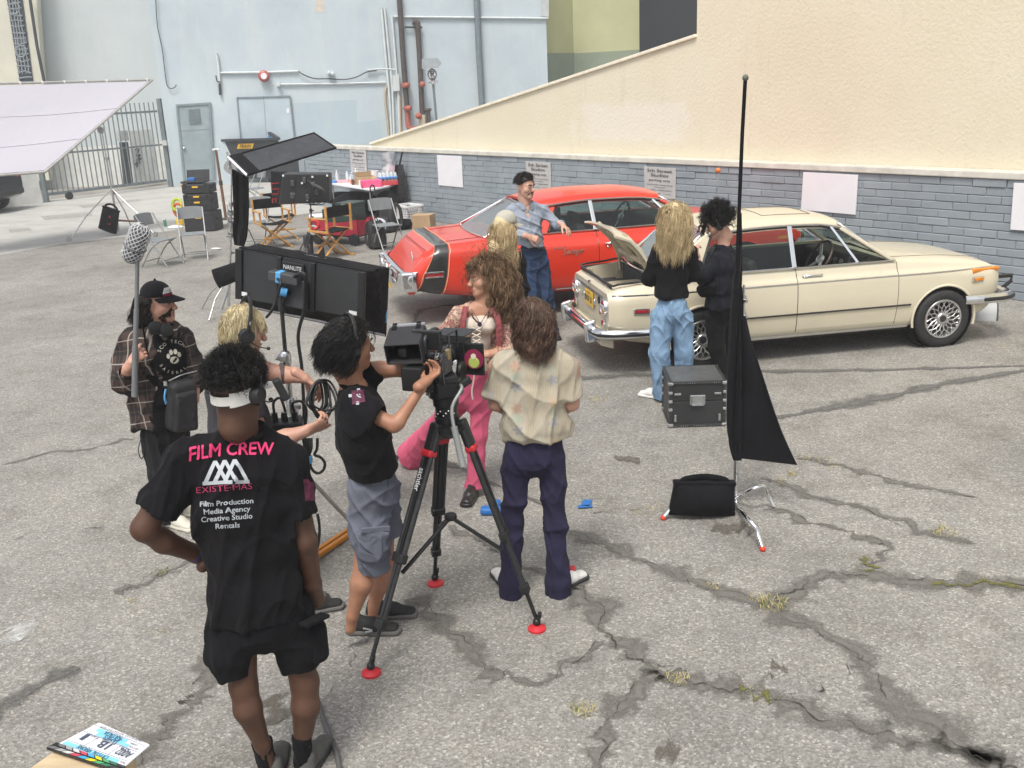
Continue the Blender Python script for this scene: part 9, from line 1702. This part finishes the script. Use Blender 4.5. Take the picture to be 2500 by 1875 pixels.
S.union(sleeve(P,[(1122,770,.02,27),(1082,820,-.04,27),(1070,846,-.08,30)]),.03); S.union(sleeve(P,[(1074,842,-.08,26),(1092,824,-.22,20)],hole=13),.03); S.union(sleeve(P,[(1230,772,.02,28),(1243,850,-.05,30)],end=False),.03); S.union(sleeve(P,[(1243,850,-.05,29),(1205,885,-.20,30)],hole=14),.03); S.rc(P.p(1238,880,-.05),P.p(1228,955,.0),.06,.035,.03,LB,1.2,1.)
km=smesh('kimono',S,kim,P.root,.008,12.,nrm(UPV+L*.2),41)
bandm=mat('kimono_band',(.20,.045,.05),.85,0,.7,70)
for xs_ in(((1138,748,-.04),(1132,775,-.13),(1128,820,-.15),(1122,870,-.14)),((1205,748,-.04),(1216,780,-.12),(1220,830,-.14),(1214,890,-.13),(1212,925,-.1))):
    q_=spline([P.p(*z) for z in xs_],16); MB().sheet([[p+LB*w_-FB*0 for w_ in(-.020,0,.020)] for p in q_],.008,FB).o('kimono_band',bandm,km,60,world=True)
pk_=cloth('pink_corduroy',(.58,.11,.19),.12); S=SDF(.007); chain(P,S,[(1163,905,.0,40,1.35),(1162,940,.02,50,1.3),(1160,970,.02,52,1.25)],.04,LB)
q=SDF(.007); chain(P,q,[(1175,960,.02,34),(1168,1060,.0,26),(1165,1110,.0,24),(1160,1200,.0,30),(1159,1215,.0,32)],.03); q.cut(P.p(1160,1190),-UPV); S.union(q,.03)
q=SDF(.007); chain(P,q,[(1138,960,.05,34),(1085,1020,.20,29),(1062,1045,.35,30),(1010,1108,.62,42),(1000,1122,.68,46)],.03); a_=P.p(1004,1114,.65); q.cut(a_,nrm(a_-P.p(1062,1045,.35))); S.union(q,.03)
smesh('trousers',S,pk_,P.root,.007,13.,UPV,43); bsh=mat('boot_black',(.02,.018,.018),.35); gg=G(1160,1206); shoe(P,gg,gg+FB*.2,bsh,bsh,.25,.042); gg=G(1012,1128)+n*.05; 
MB().bar(P.p(1146,912,-.12),P.p(1186,912,-.1),.02,.035).o('waistband',pk_,P.root,None,.004,world=True)
M=np.array([r,f,u]).T; S=SDF(.0055); S.ell(c+u*.04-f*.025,(.095,.105,.10),M); S.ell(P.p(1200,735,.03),(.085,.07,.09),None,.05); S.cut(c+f*.035,f)
cps=[(P.p(1122,775,.02),P.p(1230,775,.02),.075)]
strands('hair',P,bc_,4500,c+u*.025-f*.012,M,(.078,.095,.086),lambda x:(x[1]<.05) or (x[2]>.62 and x[1]<.45),lambda x:.28 if x[1]<.2 else .19,18,.45,.28,tuple(-f*.18),.015,2.7,.0020,seed=20,jit=.18,shell=1.08,caps=cps,base=S,len_var=.3)
strands('hair_fringe',P,bc_,260,c+u*.035-f*.0,M,(.080,.098,.092),lambda x:x[1]>.25 and x[2]>.5,.055,10,.7,.26,tuple(f*.10),.009,2.4,.0022,seed=22,jit=.4,shell=1.14)

# ===== 7 man with a moustache in a blue shirt, leaning by the red car
P=Per('person with moustache in open blue shirt and jeans leaning by the red car',G(1332,815)); L=lat_of(P); n=P.n
c=P.p(1283,455,.0); f,r,u=headframe(nrm(L*.72-n*.66+V3(0,0,-.10))); FB=nrm(-n*.95+L*.2); LB=nrm(np.cross(UPV,FB)); LB=LB if LB@L>0 else -LB
H=head_sdf(c,f,r,u,1.04,.0055); H.rc(c-u*.06-f*.015,P.p(1283,498,.02),.056,.062,.03); B=SDF(.008); chain(P,B,[(1283,496,.02,13),(1288,530,-.01,26,1.4),(1297,600,-.02,24,1.3)],.03,LB)
chain(P,B,[(1328,514,.02,10),(1356,545,-.03,9)],.02); chain(P,B,[(1358,545,-.04,10),(1372,550,-.20,8)],.02); chain(P,B,[(1247,514,.02,10),(1261,570,-.03,9)],.02); chain(P,B,[(1262,572,-.04,10),(1290,578,-.2,8)],.02)
h1=hand(P.p(1374,550,-.20),nrm(L*.5-n*.5-UPV*.35),nrm(L*.5+UPV*.6-n*.2),1,.4,1.05,spread=.2); h2=hand(P.p(1292,578,-.2),nrm(L*.9-UPV*.3),nrm(-n*.8+UPV*.5),1,.5,1.05); smesh('body',B,skf,P.root,extra=[H,h1,h2]); bh7=hairm('hair_dark',(.008,.006,.006),(.028,.020,.017)); face_parts(P,c,f,r,u,1.04,brow=bh7,lips=mat('lips_fair',(.34,.13,.11),.45),browt=.006)
bsm=cloth('chambray_blue',(.27,.305,.365),.1); S=SDF(.0075); chain(P,S,[(1284,508,.02,33,1.8),(1288,535,.0,42,1.6),(1292,575,-.01,37,1.45),(1297,604,-.02,35,1.35)],.04,LB); S.cut(P.p(1297,600),nrm(-UPV-L*.15)); chain(P,S,[(1262,505,.02,13),(1246,512,.02,15)],.03); chain(P,S,[(1308,503,.02,13),(1328,512,.02,15)],.03)
S.union(sleeve(P,[(1328,514,.02,16),(1354,544,-.03,14),(1360,548,-.07,13)],end=False),.03); S.union(sleeve(P,[(1358,546,-.05,13),(1372,551,-.18,11)]),.02); S.union(sleeve(P,[(1246,514,.02,16),(1260,568,-.03,14)],end=False),.03); S.union(sleeve(P,[(1261,570,-.04,13),(1287,577,-.18,11)]),.02)
S.rc(P.p(1285,492,-.11),P.p(1290,546,-.125),.065,.006,.008,sub=True); s7=smesh('shirt',S,bsm,P.root,.010,10.,UPV,51)
for e in(-1,1): MB().sheet([[P.p(1285,497,.0)+LB*e*(.068*math.cos(a)+w_*.3)+FB*(.075*math.sin(a)+.01)+V3(0,0,.030-.055*w_/.05-.04*max(0,math.sin(a))) for w_ in(0,.025,.05)] for a in np.linspace(-1.5,1.25,12)],.006).o('collar',bsm,s7,60,world=True)
for k in range(4): MB().lathe([(.007,0),(.007,.003)],P.p(1291+k*1.3,552+k*13,-.165),-n,10).o('button',mat('button_pearl',(.5,.52,.55),.3),s7,world=True)
dn=cloth('indigo_denim',(.030,.052,.105),.3); S=SDF(.0075); chain(P,S,[(1300,603,.0,31,1.3),(1308,640,.02,36,1.25)],.04,LB)
for ch,pc in(([(1296,645,.0,22),(1300,720,-.06,17),(1312,810,.06,15),(1313,818,.06,16)],(1313,812)),([(1322,645,.03,22),(1335,720,.0,17),(1350,808,.05,15),(1351,818,.05,16)],(1351,812))): q=SDF(.0075); chain(P,q,ch,.03); q.cut(P.p(*pc),-UPV); S.union(q,.03)
j7=smesh('jeans',S,dn,P.root,.008,12.,UPV,53); MB().tube([P.p(1299,606,-.01)+LB*.142*math.cos(a)+FB*.112*math.sin(a) for a in np.linspace(0,2*PI,25)[:-1]],.014,6,closed=True,flat=.4).o('belt',mat('belt_black',(.015,.013,.012),.4),j7,60,world=True)
for x in(1312,1350): g1=G(x,818); shoe(P,g1,g1+FB*.3,bsh,bsh,.29)
M=np.array([r,f,u]).T; S=SDF(.0055); S.ell(c+u*.055-f*.012,(.086,.104,.085),M); S.cut(c+u*.045+f*.02,nrm(-u+f*.55)); strands('hair',P,bh7,2000,c+u*.035-f*.01,M,(.080,.098,.090),lambda x:x[2]>.05 and (x[1]<.45 or x[2]>.55),.045,8,.7,.02,tuple(-f*.7+r*.3),.005,1.2,.0024,seed=25,jit=.25,base=S)
MB().tube(spline([c+f*.070+r*.040-u*.088,c+f*.086+r*.030-u*.066,c+f*.101+r*.012-u*.052,c+f*.103-u*.050,c+f*.101-r*.012-u*.052,c+f*.086-r*.030-u*.066,c+f*.070-r*.040-u*.088],19),.0068,6).o('moustache',bh7,P.root,180,world=True)
MB().tube(spline([P.p(1277,500,-.04),P.p(1286,518,-.085),P.p(1295,500,-.04)],12),.003,5).o('chain',mat('band_gold',(.55,.33,.10),.35,.6),P.root,60,world=True)

# ===== 8 blonde woman in a pale cap, from behind
def ground_for(x,ytop,Hh): d=ray(x,ytop); t=(Hh-CH)/d[2]; q=EYE+t*d; return V3(q[0],q[1],0)
P=Per('person from behind with long blonde hair, pale cap and black jacket beside the red car',ground_for(1232,521,1.66)); L=lat_of(P); n=P.n
c=P.p(1236,553,.0); f,r,u=headframe(nrm(n*.62+L*.75-UPV*.1)); H=head_sdf(c,f,r,u,.97,.0055,fem=True); H.rc(c-u*.06-f*.015,P.p(1232,602,.0),.048,.056,.03); B=SDF(.008); chain(P,B,[(1232,600,.0,11),(1234,740,0,20)]); smesh('body',B,skf,P.root,extra=[H]); face_parts(P,c,f,r,u,.97)
jk=cloth('black_jacket',(.012,.0115,.012)); S=SDF(.0075); chain(P,S,[(1232,612,.0,32,1.8),(1232,640,.0,44,1.5),(1235,690,.0,40,1.4),(1238,735,.0,42,1.35),(1238,770,0,44,1.35)],.04,L); S.cut(P.p(1238,755),-UPV)
S.union(sleeve(P,[(1198,632,.0,17),(1190,700,.02,14),(1200,750,.10,12)]),.03); S.union(sleeve(P,[(1266,632,.0,17),(1280,700,.0,14),(1275,755,.04,12)]),.03); smesh('jacket',S,jk,P.root,.008,11.,UPV,61)
S=SDF(.0075); chain(P,S,[(1238,745,.0,36,1.3),(1238,775,0,38,1.3)],.04,L)
gx=proj_x=None
def gp_of(P,dx): return P.g+lat_of(P)*dx
for e in(-1,1):
    q=SDF(.0075); a=P.g+L*e*.09; q.rc(V3(a[0],a[1],.80),V3(a[0],a[1],.45),.085,.062,.03); q.rc(V3(a[0],a[1],.45),V3(a[0],a[1],.05),.062,.055,.03); q.cut(V3(a[0],a[1],.05),-UPV); S.union(q,.03); shoe(P,a-n*.08,a+n*.2,bsh,bsh,.25,.042)
smesh('trousers',S,pt,P.root,.007,12.)
hb_=hairm('hair_blonde',(.32,.225,.105),(.66,.53,.32)); M=np.array([r,f,u]).T; S=SDF(.0055); S.ell(c+u*.02-f*.03,(.082,.095,.10),M); S.ell(P.p(1216,612,-.09),(.085,.05,.13),None,.05); S.cut(c+f*.02,f)
strands('hair',P,hb_,3200,c+u*.02-f*.012,M,(.080,.098,.092),lambda x:x[1]<.0 and x[2]<.12,lambda x:.34,11,.15,.40,(0,0,0),.009,1.7,.0021,seed=30,jit=.10,shell=1.02,caps=[(P.p(1205,640,0),P.p(1262,640,0),.09)],base=S)
cpm=cloth('cap_khaki',(.42,.40,.34)); S=SDF(.0055); S.ell(c+u*.052-f*.006,(.090,.108,.095),M); S.cut(c+u*.030,-u); cp_=smesh('cap',S,cpm,P.root,.002,20.); Pv=[[c+u*(.034-.012*abs(math.sin(a))**2-.02*b/.08)+r*math.sin(a)*.084+f*(math.cos(a)*.098+b*max(0,math.cos(a))**.6) for b in np.linspace(-.01,.08,5)] for a in np.linspace(-1.35,1.35,15)]; MB().sheet(Pv,.005).o('brim',cpm,cp_,60,world=True); MB().bar(c+u*.034-f*.112-r*.05,c+u*.034-f*.112+r*.05,.006,.02).o('back_strap',cpm,cp_,world=True)

# ===== 9 blonde woman in black sweater and wide jeans
P=Per('person from behind with blonde hair, black sweater and wide jeans, arms crossed',G(1640,978)); L=lat_of(P); n=P.n
c=P.p(1650,533,.0); f,r,u=headframe(nrm(n*.75+L*.62-UPV*.12)); H=head_sdf(c,f,r,u,.97,.0055,fem=True); H.rc(c-u*.06-f*.015,P.p(1648,592,.0),.048,.056,.03); B=SDF(.008); chain(P,B,[(1648,590,.0,14),(1640,720,0,24)])
h1=hand(P.p(1668,672,.12),nrm(L*.8+n*.3),nrm(n),1,.4,.95); smesh('body',B,skf,P.root,extra=[H,h1]); face_parts(P,c,f,r,u,.97)
sw=cloth('black_knit',(.0075,.0075,.0085)); S=SDF(.0075); chain(P,S,[(1648,600,.0,36,1.8),(1645,625,.0,47,1.6),(1640,670,.0,42,1.4),(1638,720,.0,43,1.35),(1640,745,0,42,1.35)],.04,L); S.cut(P.p(1640,727),-UPV)
S.union(sleeve(P,[(1610,612,.0,22),(1584,676,.02,19)],end=False),.03); S.union(sleeve(P,[(1584,676,.02,18),(1620,690,.18,17),(1660,676,.22,14)],end=False),.03); S.union(sleeve(P,[(1684,612,.0,21),(1700,672,.05,18),(1670,684,.2,15)],end=False),.03); smesh('sweater',S,sw,P.root,.008,12.,UPV,71)
ld_=cloth('light_denim',(.20,.31,.45),.22); S=SDF(.0075); chain(P,S,[(1641,718,.0,34,1.35),(1640,762,.0,46,1.3)],.04,L)
for ch,pc in(([(1616,775,.0,33),(1610,860,-.02,29),(1618,950,.0,27),(1620,985,.0,27)],(1624,974)),([(1664,775,.02,31),(1670,860,.05,27),(1668,950,.08,25),(1668,980,.08,25)],(1662,960))): q=SDF(.0075); chain(P,q,ch,.03); q.cut(P.p(*pc),-UPV); S.union(q,.03)
jn=smesh('jeans',S,ld_,P.root,.007,16.,UPV,73)
g1=G(1612,975); shoe(P,g1+L*.02,g1-L*.20+n*.12,wsh,wsh,.25,.045); g2=G(1660,962); shoe(P,g2,g2+n*.25,wsh,wsh,.25,.045)
M=np.array([r,f,u]).T; S=SDF(.0055); S.ell(c+u*.03-f*.02,(.084,.102,.10),M); S.ell(P.p(1650,585,-.06),(.085,.05,.11),None,.06); S.cut(c+f*.03,f)
strands('hair',P,hb_,4200,c+u*.025-f*.012,M,(.080,.098,.092),lambda x:x[1]<.35 or x[2]>.5,lambda x:.31 if x[2]<.4 else .36,12,.15,.38,(0,0,0),.010,1.5,.0021,seed=33,jit=.08,shell=1.01,caps=[(P.p(1612,625,0),P.p(1682,625,0),.115),(P.p(1645,620,0),P.p(1640,720,0),.14)],base=S)

# ===== 10 dark curly haired person with headset, hand at the chin
P=Per('person with dark curly hair and headset in black jacket standing behind the flag',G(1768,928)); L=lat_of(P); n=P.n
c=P.p(1752,548,.0); f,r,u=headframe(nrm(-L*.86-n*.05-UPV*.42)); FB=nrm(-L*.9-n*.1); H=head_sdf(c,f,r,u,.97,.0055,fem=True); H.rc(c-u*.06-f*.02,P.p(1768,605,.0),.048,.056,.03); B=SDF(.008); chain(P,B,[(1768,603,.0,14),(1762,730,0,22)]); chain(P,B,[(1756,640,-.13,12),(1718,672,-.17,10),(1702,628,-.08,8)],.02); chain(P,B,[(1756,640,.12,12),(1722,670,.1,10),(1710,655,-.0,8)],.02)
MB().tube([P.p(1768,606,0)+L*.075*math.cos(a)+n*.075*math.sin(a)+V3(0,0,-.02*math.cos(a)) for a in np.linspace(0,2*PI,21)[:-1]],.022,6,closed=True,flat=.7).o('collar',cloth('navy_black_jacket',(.0115,.0125,.018)),P.root,60,world=True)
h1=hand(P.p(1702,626,-.08),nrm(UPV*.9-L*.2),nrm(-n*.7-L*.6),-1,.9,.95); smesh('body',B,skf,P.root,extra=[H,h1]); face_parts(P,c,f,r,u,.97,brow=blk_hair,lips=mat('lips_fair',(.34,.13,.11),.45))
jk2=cloth('navy_black_jacket',(.0115,.0125,.018)); S=SDF(.0075); chain(P,S,[(1768,612,.0,22,1.7),(1766,640,.0,38,1.7),(1764,690,.0,42,1.5),(1764,740,.0,44,1.45),(1766,765,0,46,1.45)],.04,n,False); S.cut(P.p(1766,745),nrm(-UPV+L*.1))
S.union(sleeve(P,[(1758,636,-.14,21),(1722,672,-.18,20),(1714,680,-.18,20)],end=False),.03); S.union(sleeve(P,[(1716,676,-.18,19),(1703,642,-.10,15)]),.02); S.union(sleeve(P,[(1756,636,.14,20),(1722,672,.12,19),(1708,655,.0,15)],end=False),.03); smesh('jacket',S,jk2,P.root,.010,11.,UPV,81)
bkd=cloth('black_denim',(.010,.010,.011)); S=SDF(.0075); chain(P,S,[(1760,735,.0,34,1.35),(1758,765,.0,36,1.3)],.04,n,False)
for ch,pc in(([(1748,775,-.05,29),(1750,850,-.06,24),(1764,925,-.05,22),(1766,935,-.05,22)],(1766,922)),([(1762,775,.1,28),(1766,850,.1,23),(1772,905,.1,21)],(1772,898))): q=SDF(.0075); chain(P,q,ch,.03); q.cut(P.p(*pc),-UPV); S.union(q,.03)
smesh('trousers',S,bkd,P.root,.008,12.,UPV,83); g1=G(1775,928); shoe(P,g1+L*.06,g1-L*.2,bsh,bsh,.25); g1=G(1780,905); shoe(P,g1+L*.06,g1-L*.2,bsh,bsh,.25)
S=SDF(.007); S.rc(P.p(1712,706,-.12),P.p(1742,700,-.17),.05,.05,.02); S.rc(P.p(1716,716,-.12),P.p(1740,712,-.16),.045,.045,.02); smesh('waist_pouch',S,bf,P.root,.004,20.)
M=np.array([r,f,u]).T; S=SDF(.0055); S.ell(c+u*.04-f*.02,(.086,.103,.095),M); S.ell(c+u*.12-f*.055,(.075,.08,.055),M,.03); S.cut(c+f*.05-u*.02,f-u*.2)
strands('hair',P,blk_hair,1800,c+u*.035-f*.012,M,(.082,.100,.094),lambda x:(x[2]>-.5 and x[1]<.2) or x[2]>.35,lambda x:.10,10,.8,-.02,tuple(-f*.6+u*.5),.011,1.8,.0024,seed=36,jit=.35,base=S); strands('hair_bun',P,blk_hair,900,c+u*.13-f*.055,M,(.062,.066,.045),lambda x:x[2]>-.4,.07,9,.7,.0,(0,0,0),.013,2.,.0024,seed=37,jit=.5); strands('hair_fringe',P,blk_hair,110,c+u*.035,M,(.082,.100,.094),lambda x:x[1]>.5 and x[2]>.2,.12,12,.8,.25,tuple(f*.3),.012,2.2,.0034,seed=38,jit=.4,shell=1.1)
headset(P,c,f,r,u,1.0,(-1,1),True,1.12,.034)
# ---- thin haze volume added over the lot, lifting far blacks like veiling glare
hz=NT('veil_haze'); hz.t.nodes.remove(hz.b); pv=hz.n('VolumePrincipled'); pv.inputs['Color'].default_value=(.93,.95,1.,1); pv.inputs['Density'].default_value=.0022; pv.inputs['Anisotropy'].default_value=.2; hz.l(pv.outputs[0],hz.out.inputs['Volume'])
tag(MB().box((0,70,6.8),(304,264,15.6)).o('haze',hz.m),kind='stuff')
SC.cycles.volume_bounces=1
